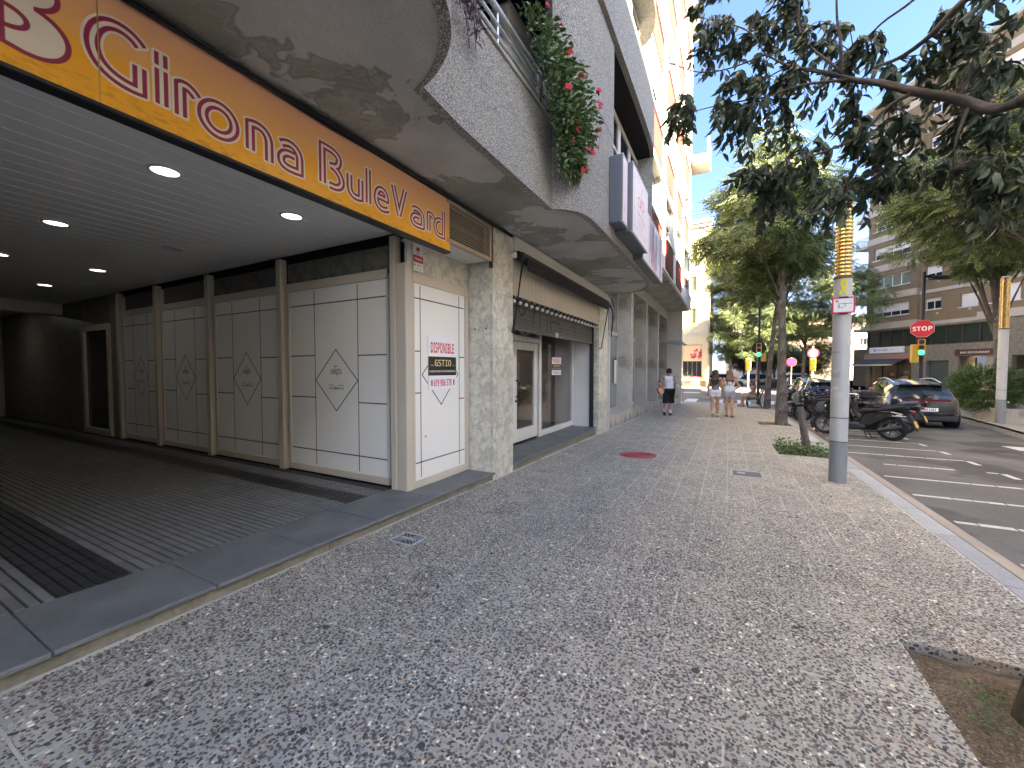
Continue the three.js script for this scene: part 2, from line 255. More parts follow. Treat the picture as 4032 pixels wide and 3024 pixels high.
// pavement: washed-pebble slabs 28 cm square on a mortar bed
const PITS = [[.845, 1.685, -2.09, -2.9225], [.845, 1.685, -9.0275, -10.415], [.845, 1.685, -14.5775, -15.6875], [.845, 1.685, -22.0700, -23.1800]];
const inPit = (x, z) => PITS.some(p => x > p[0] && x < p[1] && z < p[2] && z > p[3]);
{
  const t = struct('sidewalk'); t.rotation.x = TILT;
  const Pw = .28, Pl = .2775, gap = .0036, zTop = .825, SLABS = [];
  for (let r = 0; r < 97; r++) for (let c = 0; c < 16; c++) {
    const x = -2.795 + (c + .5) * Pw, z = zTop - .13 - (r + .5) * Pl; if (inPit(x, z)) continue; SLABS.push([x, z]);
  }
  const beds = [box(-2.86, .845, -.16, -.0016, .9, -26.2)];
  let zz = .9; for (const p of PITS) { beds.push(box(.845, 1.70, -.16, -.0016, zz, p[2] + .0)); zz = p[3]; } beds.push(box(.845, 1.70, -.16, -.0016, zz, -26.2));
  mesh('mortar_bed', beds, M.mortar, t);
  const variants = []; for (let i = 0; i < 12; i++) variants.push(uvBox(cbox(-Pw / 2 + gap, Pw / 2 - gap, -.05, 0, -Pl / 2 + gap, Pl / 2 - gap, .0035), i % 4 * .31 + .07 * i, .53 * i));
  const byDist = SLABS.map(s => [s, s[1] > -.45 ? 99 : Math.hypot(s[0] * .8, s[1])]).sort((a, b) => a[1] - b[1]);
  const far = [];
  byDist.forEach(([s], i) => {
    if (i < 300) { const o = new THREE.Mesh(variants[Math.floor(rnd() * 12)], M.slabNear[[0, 0, 1, 2, 3][Math.floor(rnd() * 5)]]); o.name = 'paving_slab'; o.position.set(s[0] + rr(-.001, .001), rr(-.0012, .0014), s[1]); o.rotation.y = pick([0, Math.PI]); o.castShadow = o.receiveShadow = true; t.add(o); }
    else far.push(s);
  });
  const bins = [[], [], [], []];
  for (const s of far) { const g = uvBox(cbox(-Pw / 2 + gap, Pw / 2 - gap, -.05, 0, -Pl / 2 + gap, Pl / 2 - gap, .003), rr(0, 9), rr(0, 9)); g.translate(s[0], rr(-.001, .001), s[1]); bins[[0, 0, 1, 2, 3][Math.floor(rnd() * 5)]].push(g); }
  bins.forEach((b, i) => { const o = mesh('paving_slab_field', b, M.slab[i], t); o.userData.kind = 'stuff'; });
  // the pebbles themselves near the camera
  const pg = prep(new THREE.IcosahedronGeometry(1, 1)); const pts = [];
  for (let x = -2.79; x < 1.68; x += .0168) for (let z = -.55; z > -5.2; z -= .0168) {
    const px = x + rr(-.008, .008), pz = z + rr(-.008, .008), d = Math.hypot(px, pz);
    if (d < .9 || inPit(px, pz) || rnd() < .10 + .55 * sst(3.4, 5.2, -pz)) continue;
    const ang = Math.atan2(px, -pz) * 57.3; if (ang > 27 || ang < -84) continue; pts.push([px, pz]);
  }
  const im = new THREE.InstancedMesh(pg, mat(1, 1, 1, .55), pts.length), q = new THREE.Object3D(), cc = new THREE.Color();
  pts.forEach(([x, z], i) => { const r = rr(.0046, .0096); q.position.set(x, -r * .12, z); q.rotation.set(rr(-.3, .3), rnd() * 6.3, rr(-.3, .3)); q.scale.set(r, r * rr(.28, .45), r * rr(.6, .95)); q.updateMatrix(); im.setMatrixAt(i, q.matrix);
    const c = pebCol(); cc.setRGB(c[0] / 255, c[1] / 255, c[2] / 255, THREE.SRGBColorSpace); im.setColorAt(i, cc); });
  im.name = 'pebbles'; im.userData = { kind: 'stuff' }; im.castShadow = im.receiveShadow = true; t.add(im);
  const gum = new THREE.InstancedMesh(prep(new THREE.CylinderGeometry(1, 1.1, 1, 9)), mat(1, 1, 1, .8), 150);
  for (let i = 0; i < 150; i++) { q.position.set(rr(-2.7, 1.6), .0012, -.8 - Math.pow(rnd(), 1.5) * 14); const r = rr(.008, .02); q.rotation.set(0, rnd() * 6, 0); q.scale.set(r, .002, r * rr(.6, 1)); q.updateMatrix(); gum.setMatrixAt(i, q.matrix); const k = rnd() < .7 ? rr(.03, .07) : rr(.3, .42); gum.setColorAt(i, cc.setRGB(k, k * .97, k * .92)); }
  gum.name = 'gum_spots'; gum.userData = { kind: 'stuff' }; t.add(gum);
}
{ // kerb of grey stone with a tan gutter stone that slopes to the road
  const t = struct('kerb'); t.rotation.x = TILT;
  let z = 1.0; while (z > -26) { const l = rr(.85, 1.15), e = Math.max(-26.2, z - l); mesh('kerb_stone', cbox(1.70, 1.865, -.16, rr(.001, .005), z - .003, e + .003, .008), pick(M.granite), t); z = e; }
  z = 1.0; while (z > -26) { const l = rr(.8, 1.5), e = Math.max(-26.2, z - l); mesh('gutter_stone', profZ([[1.868, .002], [1.9, -.003], [2.13, -.112], [2.13, -.2], [1.868, -.2]], z - .003, e + .003), pick(M.tan), t); z = e; }
}
{ // bare soil in the tree pits
  PITS.forEach((p, i) => { const g = new THREE.PlaneGeometry(p[1] - p[0] - .01, p[2] - p[3] - .01, 34, 34); g.rotateX(-Math.PI / 2); const a = g.attributes.position;
    for (let k = 0; k < a.count; k++) { const x = a.getX(k), z = a.getZ(k), e = Math.min(1, 6 * Math.min((p[1] - p[0]) / 2 - Math.abs(x), (p[2] - p[3]) / 2 - Math.abs(z))); a.setY(k, -.075 + .045 * e * fbm((x + 2) / 4, (z + 2) / 4, 8, 4, 5 + i) + .03 * fbm((x + 2) / 4, (z + 2) / 4, 40, 2, 8)); }
    g.computeVertexNormals(); const o = mesh('tree_pit_soil', uvBox(g), M.soil, scene); o.name = numbered('tree_pit_soil'); o.position.set((p[0] + p[1]) / 2, gy((p[2] + p[3]) / 2) + .0, (p[2] + p[3]) / 2); o.rotation.x = TILT; o.userData = { kind: 'structure' };
});
}
{ // the pavement on the other side of the street and beyond the junction
  const t = struct('far_sidewalk');
  const P = [[6.3, -11], [6.62, -14.5], [7.2, -17.9], [7.75, -21.5], [7.55, -25.5], [8.6, -28.6], [40, -30], [40, 10], [6.3, 10]];
  const g = prism(P, -.6, .0); const a = g.attributes.position; for (let i = 0; i < a.count; i++) if (a.getY(i) > -.1) a.setY(i, gy(a.getZ(i)) + .015); g.computeVertexNormals();
  mesh('paving', uvBox(g), mat(.9, .87, .82, .85, { map: TEX.concrete.map }), t);
  mesh('paving', box(-40, 2.6, -.6, -.40, -42.2, -90), mat(1.15, 1.08, .96, .85, { map: TEX.concrete.map }), t);
  mesh('paving', prism([[8.6, -50], [11.0, -46.5], [16.5, -36.5], [40, -36], [40, -90], [8.6, -90]], -.6, -.43), mat(1.1, 1.05, .96, .85, { map: TEX.concrete.map }), t);
  for (let k = 0; k < 14; k++) { const i = Math.floor(k / 3), f = k % 3 / 3, A = P[Math.min(i, 5)], B = P[Math.min(i + 1, 6)]; if (i > 4) break; const C = f + 1 / 3, m = u => [A[0] + (B[0] - A[0]) * u, A[1] + (B[1] - A[1]) * u], p = m(f + .004), q = m(C - .004), dx = q[0] - p[0], dz = q[1] - p[1], l = Math.hypot(dx, dz), nx = dz / l * .15, nz = -dx / l * .15;
    const gk = prism([[p[0] + nx * .2, p[1] + nz * .2], [q[0] + nx * .2, q[1] + nz * .2], [q[0] - nx, q[1] - nz], [p[0] - nx, p[1] - nz]], -.6, 0); const aa = gk.attributes.position; for (let n = 0; n < aa.count; n++) if (aa.getY(n) > -.1) aa.setY(n, gy(aa.getZ(n)) + .022); mesh('kerb_stone', uvBox(gk), M.granite[1], t); }
}
// covers let into the pavement
function coverPlate(name, label, x0, x1, z0, z1, m, holes) {
  const zc = (z0 + z1) / 2, xc = (x0 + x1) / 2, t = thing(name, label, 'cover', [xc, gy(zc) + .002, zc]); t.rotation.x = TILT; const w = (x1 - x0) / 2, l = Math.abs(z1 - z0) / 2;
  for (const s of [-1, 1]) { mesh('rim', cbox(s * w - .012, s * w + .012, -.02, .004, -l, l, .003), M.galv, t); mesh('rim', cbox(-w + .013, w - .013, -.02, .004, s * l - .012, s * l + .012, .003), M.galv, t); }
  mesh('plate', box(-w + .013, w - .013, -.02, .0005, -l + .013, l - .013), m, t); holes(t, w, l); return t;
}
coverPlate('utility_cover', 'small dark square iron cover in the pavement by the step', -2.55, -2.31, -2.53, -2.73, mat(.05, .052, .055, .5, { metalness: .5 }), (t, w, l) => {
  for (let i = -5; i <= 5; i++) for (const s of [-1, 1]) { const g = cbox(-.003, .003, .0, .004, -.035, .035, .001); g.rotateY(s * .78); g.translate(i * .02, 0, (i % 2) * .05 * s); mesh('tread_rib', g, M.galv, t); }
  mesh('name_plate', cbox(-.06, .06, 0, .006, -.018, .018, .002), M.galv, t); });
coverPlate('inspection_cover', 'grey ribbed rectangular cover in the pavement before the grey pole', .06, .455, -6.69, -7.08, mat(.12, .12, .125, .6, { metalness: .3 }), (t, w, l) => {
  for (let i = -8; i <= 8; i++) mesh('rib', cbox(i * .022 - .005, i * .022 + .005, 0, .005, -l + .03, l - .03, .002), mat(.16, .16, .165, .6, { metalness: .3 }), t);
  mesh('name_plate', cbox(-.12, -.02, 0, .008, -.06, .02, .002), M.galv, t); });
{ const t = thing('manhole_cover', 'round red iron manhole cover in the pavement', 'manhole', [-1.44, gy(-7.55) + .003, -7.55]); t.rotation.x = TILT; const red = mat(.50, .11, .11, .7, { map: TEX.plaster.map }), dk = mat(.30, .06, .06, .75);
  mesh('rim', lathe([[.30, -.02], [.30, .004], [.325, .005], [.325, -.02]], 40), red, t); mesh('plate', cyl(.298, .298, -.02, .001, 0, 0, 40), dk, t);
  for (const r of [.27, .235, .2]) mesh('ring', moveG(rotG(prep(new THREE.TorusGeometry(r, .007, 6, 40)), Math.PI / 2, 0, 0), 0, .002, 0), red, t);
  for (let i = -3; i <= 3; i++) { const L = Math.sqrt(.03 - i * i * .0026); mesh('bar', rotG(cbox(i * .05 - .013, i * .05 + .013, 0, .007, -L, L, .002), 0, .7, 0), red, t); } }
coverPlate('pale_cover', 'pale rectangular cover in the pavement behind the walkers', -.95, -.25, -15.3, -15.75, mat(.42, .38, .29, .7), (t, w, l) => { mesh('name_plate', cbox(-.2, .2, 0, .004, -.05, .05, .002), M.granite[0], t); });  // plate in a pale yellowish tone
// cigarette ends and scraps
[[-2.66, -1.12, .5, 'cigarette end with tan filter at the foot of the step, nearest the left edge'], [-2.2, -2.62, .9, 'cigarette end with tan filter beside the small square iron cover'], [-2.28, -2.2, 1.2, 'cigarette end lying on the pebbles before the square iron cover'], [-2.6, -6.95, .4, 'white paper scrap on the pavement before the shop step']].forEach(([x, z, a, l], i) => {
  const t = thing(i === 3 ? 'paper_scrap' : 'cigarette_end', l, i === 3 ? 'paper' : 'cigarette end', [x, gy(z) + .006, z], a);
  if (i === 3) mesh('scrap', cbox(-.03, .03, -.004, .004, -.02, .02, .003), M.white, t); else { mesh('paper', rotG(cyl(.004, .004, -.012, .012, 0, 0, 8), 0, 0, 1.57), M.white, t); mesh('filter', moveG(rotG(cyl(.0042, .0042, -.009, .009, 0, 0, 8), 0, 0, 1.57), .021, 0, 0), mat(.5, .28, .1, .8), t); }
});
// ------------------------------------------------------------------ the near building: passage, pillars, bays
const NB = thing('apartment_block', 'grey washed-stone apartment block with rounded bays over a dark shopping passage', 'building', [-2.9, gy(-3), -3]);
const fl = (z, d = .1) => gy(z) + d;   // passage floor and step follow the street
const XF = -2.82;
// -- step: slate treads on a beige riser
{
  const P = (x0, x1, y0, y1, z0, z1, b) => { const g = cbox(x0, x1, y0, y1, z0, z1, b); g.rotateX(TILT); return g; };
  let z = 2.2; for (const e of [1.1, .05, -.62, -1.32, -1.98, -2.62, -3.42, -4.1, -4.745]) { part(NB, 'step_tread', P(-3.445, -2.792 + rr(-.004, .004), .072, .1 + rr(-.0015, .0015), z - .002, e + .002, .006), M.slate); z = e; }
  z = 2.2; for (const e of [.6, -.2, -1.2, -2.15, -3.0, -3.9, -4.745]) { part(NB, 'step_riser', P(-2.95, -2.826, -.12, .0715, z - .001, e + .001, .003), M.riser); z = e; }
  z = -5.305; for (const [e, x, h] of [[-6.32, -2.80, .135], [-7.85, -2.83, .135], [-9.76, -2.85, .165]]) { const y = gy((z + e) / 2) + h; part(NB, 'step_tread', cbox(-3.52, x, y - .035, y, z - .002, e + .002, .006), M.slate); part(NB, 'step_riser', cbox(-3.2, x - .035, y - .3, y - .0355, z - .001, e + .001, .003), M.riser); z = e; }
}
// -- passage floor of narrow ribbed tiles, two black bands
{
  const tw = .0565, tl = .262, near = [], far = [[], [], [], []];
  for (let r = 0; r < 62; r++) for (let c = 0; c < 70; c++) {
    const x = -3.45 - (r + .5) * tl, z = .62 - (c + .5) * tw; if (z < -3.5) continue;
    const band = (z < -.82 && z > -1.105) || (z < -2.80 && z > -3.085); near.push([x, z, band, Math.hypot(x + 1, z + .2) + (z > -.5 ? 50 : 0)]);
  }
  near.sort((a, b) => a[3] - b[3]);
  const G = [cbox(-tl / 2 + .003, tl / 2 - .003, -.02, 0, -tw / 2 + .006, tw / 2 - .006, .003)];
  part(NB, 'tile_bed', [(() => { const g = box(-20, -3.44, -.06, -.009, .65, -3.5); g.rotateX(TILT); g.translate(0, .1, 0); return g; })()], M.grout);
  near.forEach(([x, z, band], i) => {
    const m = band ? 3 : [0, 0, 1, 2][Math.floor(rnd() * 4)];
    if (i < 300) { const o = new THREE.Mesh(G[0], m === 3 ? M.tileBlack : M.tileGrey[m]); o.name = 'floor_tile'; o.position.set(x, fl(z) + rr(-.0006, .0006), z).sub(NB.position); o.rotation.x = TILT; o.castShadow = o.receiveShadow = true; NB.add(o); }
    else { const g = box(-tl / 2 + .003, tl / 2 - .003, -.012, 0, -tw / 2 + .006, tw / 2 - .006); g.rotateX(TILT); g.translate(x, fl(z), z); far[m].push(g); }
  });
  far.forEach((b, i) => { const o = part(NB, 'floor_tile_field', b, i === 3 ? M.tileBlack : M.tileGrey[i]); o.userData.kind = 'stuff'; });
}
// -- ceiling of white boards, beam, hidden upper slab
{
  for (let x = -2.90, i = 0; x > -13.9; x -= .205, i++) part(NB, 'ceiling_board', cbox(x - .1995, x, 2.972, 2.99, .62, -3.49, .003), M.ceiling);
  part(NB, 'ceiling_beam', cbox(-14.4, -13.95, 2.72, 3.1, .62, -3.49, .01), M.white);
  part(NB, 'ceiling_slab', box(-20.2, -14.41, 2.97, 3.1, .62, -3.49), M.white);
  part(NB, 'floor_slab', box(-20.2, -2.9, 3.1, 3.37, 2.2, -10.5), M.concrete);
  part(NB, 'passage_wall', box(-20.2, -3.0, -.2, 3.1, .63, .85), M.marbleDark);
  part(NB, 'passage_end_wall', box(-20.4, -20.2, -.3, 3.1, .85, -9), M.white);
}
// -- printed white boarding along the passage and round the corner
function boardArt(wm, hm, v, h, dia, hide) { // v: two upright lines, h: [y, x0, x1], dia: [cx, top, bottom, half width]
  return canvasTex(Math.round(wm * 300), Math.round(hm * 300), (g, w, hh) => {
    g.fillStyle = '#e6e5e0'; g.fillRect(0, 0, w, hh); g.scale(300, 300);
    for (let i = 0; i < 260; i++) { g.fillStyle = `rgba(${120 + rnd() * 60 | 0},${110 + rnd() * 60 | 0},${100 + rnd() * 50 | 0},${rnd() * .10})`; g.fillRect(rnd() * wm, rnd() * hm, .002 + rnd() * .004, .004 + rnd() * .05); }
    g.strokeStyle = '#0d0d10'; g.lineWidth = .011; const ln = (a, b, c, d) => { g.beginPath(); g.moveTo(a, b); g.lineTo(c, d); g.stroke(); };
    for (const x of v) ln(x, .02, x, hm - .02); for (const [y, a, b] of h) ln(a, y, b, y);
    const [cx, t, b, q] = dia, cy = (t + b) / 2; g.beginPath(); g.moveTo(cx, t); g.lineTo(cx + q, cy); g.lineTo(cx, b); g.lineTo(cx - q, cy); g.closePath(); g.stroke();
    const s = (b - t) / 1.1; g.lineWidth = .0075; g.beginPath(); g.moveTo(cx + .04 * s, t + .3 * s); g.lineTo(cx - .035 * s, t + .3 * s); g.lineTo(cx - .035 * s, t + .415 * s); g.lineTo(cx, t + .415 * s); g.quadraticCurveTo(cx + .04 * s, t + .43 * s, cx + .04 * s, t + .49 * s); g.stroke();
    g.fillStyle = '#18181a'; g.textAlign = 'center'; g.font = `${.125 * s}px sans-serif`; g.save(); g.translate(cx, t + .585 * s); g.scale(.8, 1.25); g.fillText('sentits', 0, 0); g.restore();
    g.lineWidth = .006; g.beginPath(); g.arc(cx, t + .655 * s, .042 * s, -.1, Math.PI + .1); g.stroke(); g.lineWidth = .004; ln(cx - .2 * s, t + .64 * s, cx - .06 * s, t + .64 * s); ln(cx + .06 * s, t + .64 * s, cx + .2 * s, t + .64 * s);
    g.font = `${.03 * s}px sans-serif`; g.fillText('\u2665', cx, t + .66 * s);
    g.font = `italic ${.062 * s}px serif`; g.fillText('Complements', cx, t + .77 * s);
  });
}
const artMat = t => new THREE.MeshStandardMaterial({ map: t, roughness: .35, side: THREE.DoubleSide });
const bayX = [-3.43, -5.48, -7.37, -9.15, -10.75], WZ = -3.5;
for (let k = 0; k < 4; k++) {
  const a = bayX[k], b = bayX[k + 1], y0 = fl(WZ) + .0, names = ['next to the passage corner', 'second from the passage corner', 'third from the corner', 'deepest in the passage'];
  const t = thing('shop_boarding', `white board with black lines and diamond, ${names[k]}`, 'board', [(a + b) / 2, y0, WZ], 0, 'printed boards along the passage');
  const xa = a - (k ? .12 : .1), xb = b + .16, w = xa - xb, h = 2.42;
  part(t, 'frame', [cbox(xb - .06, xa + .03, y0 + .02, y0 + .11, WZ, WZ + .03, .006), cbox(xb - .06, xa + .03, y0 + 2.44, y0 + 2.55, WZ, WZ + .035, .006), cbox(xb - .06, xb, y0 + .112, y0 + 2.438, WZ, WZ + .03, .006)], M.cream);
  const art = boardArt(w, 2.33, [w * .285, w * .735], [[.2, 0, w], [.87, 0, w * .285], [.88, w * .735, w], [1.42, 0, w * .285], [1.46, w * .735, w], [2.12, 0, w]], [w * .51, .8, 1.58, w * .22]);
  const g = plane(w, 2.33); g.translate((xa + xb) / 2, y0 + .11 + 1.165, WZ + .014); part(t, 'panel', g, artMat(art));
  part(t, 'backing', box(xb - .05, xa + .02, y0 + .02, y0 + 2.5, WZ - .03, WZ - .001), M.white);
  part(t, 'post', cbox(b - .055, b + .055, y0, 2.93, WZ - .02, WZ + .075, .006), M.cream);
  part(t, 'shadow_gap_backing', box(b + .056, b + .094, y0, 2.93, WZ - .05, WZ - .028), M.gap);  // near-black strip, its colour stands in for the shade inside the gap
  if (k < 2) { let x = a - .07; while (x > b + .12) { const l = Math.min(rr(.16, .42), x - b - .10); part(t, 'stone_slip', cbox(x - l + .001, x - .001, y0 + 2.552, 2.86, WZ - .02, WZ + rr(.0, .012), .004), mat(.30 * rr(.8, 1.1), .29, .26, .7, { map: TEX.marble.map })); x -= l; } }
  else { part(t, 'louvre_back', box(b + .2, a - .1, y0 + 2.56, 2.86, WZ - .05, WZ - .03), M.gap); for (let j = 0; j < 9; j++) { const s = cbox(b + .2, a - .1, -.012, .012, -.006, .006, .002); s.rotateX(.6); s.translate(0, y0 + 2.58 + j * .031, WZ); part(t, 'louvre_slat', s, mat(.2, .18, .15, .5)); } part(t, 'louvre_side', [cbox(b + .1, b + .2, y0 + 2.552, 2.86, WZ - .02, WZ + .02, .004), cbox(a - .1, a - .06, y0 + 2.552, 2.86, WZ - .02, WZ + .02, .004)], M.cream); }
}
{ // walls behind the boards, glazed door and what lies at the end of the passage
  const y0 = fl(WZ);
  part(NB, 'passage_wall', box(-20.2, -3.23, -.3, 3.1, WZ - .2, WZ - .055), M.gap);
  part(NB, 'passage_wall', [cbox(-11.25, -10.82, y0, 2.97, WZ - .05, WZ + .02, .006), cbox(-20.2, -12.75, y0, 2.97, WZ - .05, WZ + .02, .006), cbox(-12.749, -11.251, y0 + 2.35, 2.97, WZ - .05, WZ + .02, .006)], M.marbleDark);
  const d = thing('glazed_door', 'cream framed dark glass door deep in the passage wall', 'door', [-12, y0, WZ]);
  part(d, 'frame', [cbox(-12.74, -12.6, y0, y0 + 2.34, WZ - .02, WZ + .06, .006), cbox(-11.36, -11.26, y0, y0 + 2.34, WZ - .02, WZ + .06, .006), cbox(-12.599, -11.361, y0 + 2.22, y0 + 2.34, WZ - .02, WZ + .06, .006), cbox(-12.599, -11.361, y0, y0 + .12, WZ - .02, WZ + .06, .006)], M.cream);
  part(d, 'pane', box(-12.6, -11.36, y0 + .12, y0 + 2.22, WZ, WZ + .01), M.glassDark);
  const e = thing('end_shopfront', 'cream shopfront with two narrow dark panes closing the passage end', 'shopfront', [-19, y0, -2.2]);
  part(e, 'wall', box(-19.1, -18.9, y0, 2.97, .6, -3.47), mat(.36, .33, .27, .6));
  for (const z of [-2.55, -3.0]) { part(e, 'frame', [cbox(-18.9, -18.84, y0 + .1, y0 + 2.4, z - .22, z - .15, .005), cbox(-18.9, -18.84, y0 + .1, y0 + 2.4, z + .15, z + .22, .005), cbox(-18.9, -18.84, y0 + 2.4, y0 + 2.48, z - .22, z + .22, .005)], M.cream); part(e, 'pane', box(-18.89, -18.87, y0 + .12, y0 + 2.4, z - .149, z + .149), M.glassDark); }
  const s = thing('wall_rack', 'black wall rack with six short shelves at the passage end', 'rack', [-18.8, y0 + 1, -2.62]);
  for (let i = 0; i < 6; i++) part(s, 'shelf', cbox(-18.83, -18.7, y0 + .75 + i * .14, y0 + .775 + i * .14, -2.82, -2.47, .003), M.black); part(s, 'upright', cbox(-18.835, -18.80, y0 + .72, y0 + 1.5, -2.46, -2.43, .003), M.black);
}
{ // corner post, corner board, alarm plate, grille
  const t = thing('corner_boarding', 'white board with black lines facing the street beside the marble pillar', 'board', [-3.2, fl(-4.1), -4.1]), y0 = fl(-4.1) - .004;
  part(t, 'post', cbox(-3.42, -3.335, y0, 2.93, -3.53, -3.43, .006), M.cream);
  part(t, 'post', cbox(-3.334, -3.19, y0, 2.62, -3.555, -3.445, .008), M.cream);
  part(t, 'frame', [cbox(-3.26, -3.195, y0, y0 + .10, -3.556, -4.70, .006), cbox(-3.26, -3.195, y0 + 2.40, y0 + 2.52, -3.556, -4.70, .006), cbox(-3.26, -3.195, y0 + .101, y0 + 2.399, -4.615, -4.70, .006), cbox(-3.26, -3.195, y0 + .101, y0 + 2.399, -3.556, -3.60, .006)], M.cream);
  const w = 1.0, art = boardArt(w, 2.3, [.10, .875], [[.17, 0, .99], [.785, 0, .10], [.835, .875, .99], [1.275, 0, .10], [1.39, .875, .99], [2.1, 0, .99]], [.487, .68, 1.44, .36]);
  const g = plane(w, 2.3); g.rotateY(Math.PI / 2); g.translate(-3.21, y0 + .1 + 1.15, -4.1075); part(t, 'panel', g, artMat(art)); part(t, 'backing', box(-3.25, -3.215, y0, 2.9, -3.5, -4.7), M.white);
  part(t, 'lock', moveG(rotG(cyl(.012, .012, -.005, .005, 0, 0, 12), 0, 0, 1.57), -3.20, .62, -3.78), M.steel);
  for (const [a, b] of [[-3.56, -4.12], [-4.12, -4.70]]) part(NB, 'header_stone', cbox(-3.3, -3.212, 2.545, 2.90, a, b + .002, .003), M.marble[1]);
  part(NB, 'box_soffit', cbox(-3.3, -2.83, 2.87, 2.90, -3.5, -4.66, .004), M.white);
  const v = thing('ventilation_grille', 'brown slatted ventilation grille beside the yellow sign', 'grille', [XF, 2.9, -4.2]);
  part(v, 'frame', [cbox(-2.86, -2.80, 2.86, 2.90, -3.70, -4.66, .004), cbox(-2.86, -2.80, 3.30, 3.335, -3.70, -4.66, .004), cbox(-2.86, -2.80, 2.901, 3.299, -4.62, -4.66, .004)], mat(.42, .34, .24, .5));
  part(v, 'back', box(-3.0, -2.9, 2.9, 3.3, -3.7, -4.62), M.gap);
  for (let j = 0; j < 14; j++) { const s = cbox(-.011, .011, -.008, .008, -.46, .46, .002); s.rotateZ(-.55); s.translate(-2.83, 2.916 + j * .0285, -4.16); part(v, 'slat', s, mat(.24, .20, .15, .5)); }
  const al = thing('alarm_plate', 'small white alarm plate with red band on the header stone', 'sign', [-3.20, 2.72, -3.66]);
  const at = canvasTex(160, 256, (q, W, H) => { q.fillStyle = '#d8d5d0'; q.fillRect(0, 0, W, H); q.fillStyle = '#7a1322'; q.fillRect(50, 50, 52, 32); q.fillStyle = '#4a3a3c'; q.font = 'italic bold 22px serif'; q.textAlign = 'center'; q.fillText('Direct', 80, 108); q.fillStyle = '#a01826'; q.fillRect(0, 120, W, 62); q.fillStyle = '#e8e2de'; q.font = 'bold 32px sans-serif'; q.fillText('Alarma', 80, 162); q.fillStyle = '#333'; q.beginPath(); q.moveTo(14, 198); q.lineTo(40, 208); q.lineTo(14, 218); q.fill(); q.fillRect(74, 198, 12, 16); q.fillRect(118, 196, 4, 22); q.fillRect(110, 204, 20, 4); q.font = '12px sans-serif'; q.fillText('CRA connexi\u00f3', 80, 242); });
  part(al, 'plate', cbox(-3.205, -3.196, 2.56, 2.90, -3.58, -3.75, .002), M.white); const p = plane(.165, .33); p.rotateY(Math.PI / 2); p.translate(-3.193, 2.73, -3.665); part(al, 'print', p, artMat(at));
}
const poster = canvasTex(420, 512, (g, W, H) => { g.fillStyle = '#e9e6ea'; g.fillRect(0, 0, W, H); g.fillStyle = '#c0182c'; g.textAlign = 'center'; g.save(); g.translate(210, 160); g.scale(.74, 1.7); g.font = 'bold 82px sans-serif'; g.fillText('DISPONIBLE', 0, 0); g.restore();
  g.fillStyle = '#14130f'; g.fillRect(0, 195, W, 182); g.fillStyle = '#e8d49a'; g.font = 'bold 84px monospace'; g.fillText('GSTIO', 215, 285); g.font = '22px sans-serif'; g.fillText('www.', 60, 285); g.fillText('.net', 378, 285); g.fillStyle = '#d8d6d0'; g.font = 'bold 31px sans-serif'; g.fillText('arquitectura & immobili\u00e0ria', 210, 345, 400);
  g.fillStyle = '#c0182c'; g.save(); g.translate(210, 480); g.scale(.8, 1.5); g.font = 'bold 62px sans-serif'; g.fillText('619 906 578', 0, 0); g.restore(); g.fillStyle = '#222'; g.fillRect(40, 420, 18, 56); g.fillRect(372, 420, 18, 56); });
{ const t = thing('rental_poster', 'DISPONIBLE poster in red, black and white on the corner board', 'poster', [-3.2, 1.5, -4.11]); const p = plane(.565, .66); p.rotateY(Math.PI / 2); p.translate(-3.199, 1.505, -4.117); part(t, 'print', p, artMat(poster)); part(t, 'sheet', box(-3.207, -3.201, 1.175, 1.835, -3.835, -4.4), M.white); }
{ // marble pillar and pilaster in stacked slabs
  for (const [z0, z1, xs] of [[-4.712, -5.30, -3.24], [-9.78, -10.62, -3.0]]) { let y = gy(z1) - .05; for (const e of [.62, 1.72, 2.47, 3.06, 3.40]) { const d = rr(-.002, .002);
    part(NB, 'marble_slab', cbox(-2.86, XF + d, y + .001, e - .001, z0 - .004, z1, .003), M.marble[Math.floor(rnd() * 3)]);
    part(NB, 'marble_slab', cbox(xs, -2.862, y + .001, e - .001, z0 + d, z0 - .05, .003), M.marble[Math.floor(rnd() * 3)]); y = e; }
    part(NB, 'pillar_core', box(-3.2, -2.863, gy(z1) - .1, 3.4, z0 - .051, z1 + .004), M.concrete); }
  part(NB, 'pillar_strip', cbox(-2.845, -2.80, 2.78, 3.39, -4.662, -4.705, .004), M.bronze);
  part(NB, 'bolt_row', [-3.1, -2.92].map(x => moveG(ball(.012), x, 1.98, -4.705)), M.darkMetal);
}
// -- soffit and rounded bays above the shops
const lobe = [[-1.22, 4], [-1.24, .6], [-1.25, -1.2], [-1.29, -1.55], [-1.36, -1.81], [-1.44, -1.95], [-1.52, -2.04], [-1.61, -2.11], [-1.75, -2.19], [-1.89, -2.24]];
const bay2 = [[-1.925, -4.62], [-1.86, -4.655], [-1.78, -4.72], [-1.70, -4.82], [-1.64, -4.95], [-1.605, -5.12], [-1.588, -5.4], [-1.585, -5.8], [-1.585, -9.2], [-1.62, -9.65], [-1.72, -10.05], [-1.9, -10.38], [-2.2, -10.52], [-2.9, -10.54]];
const spline = (p, n) => new THREE.CatmullRomCurve3(p.map(q => V(q[0], 0, q[1])), false, 'centripetal').getPoints(n).map(q => [q.x, q.z]);
const L1 = spline(lobe, 40), B2 = spline(bay2, 60);
const inset = (p, d) => p.map(([x, z]) => [x - d, z]);
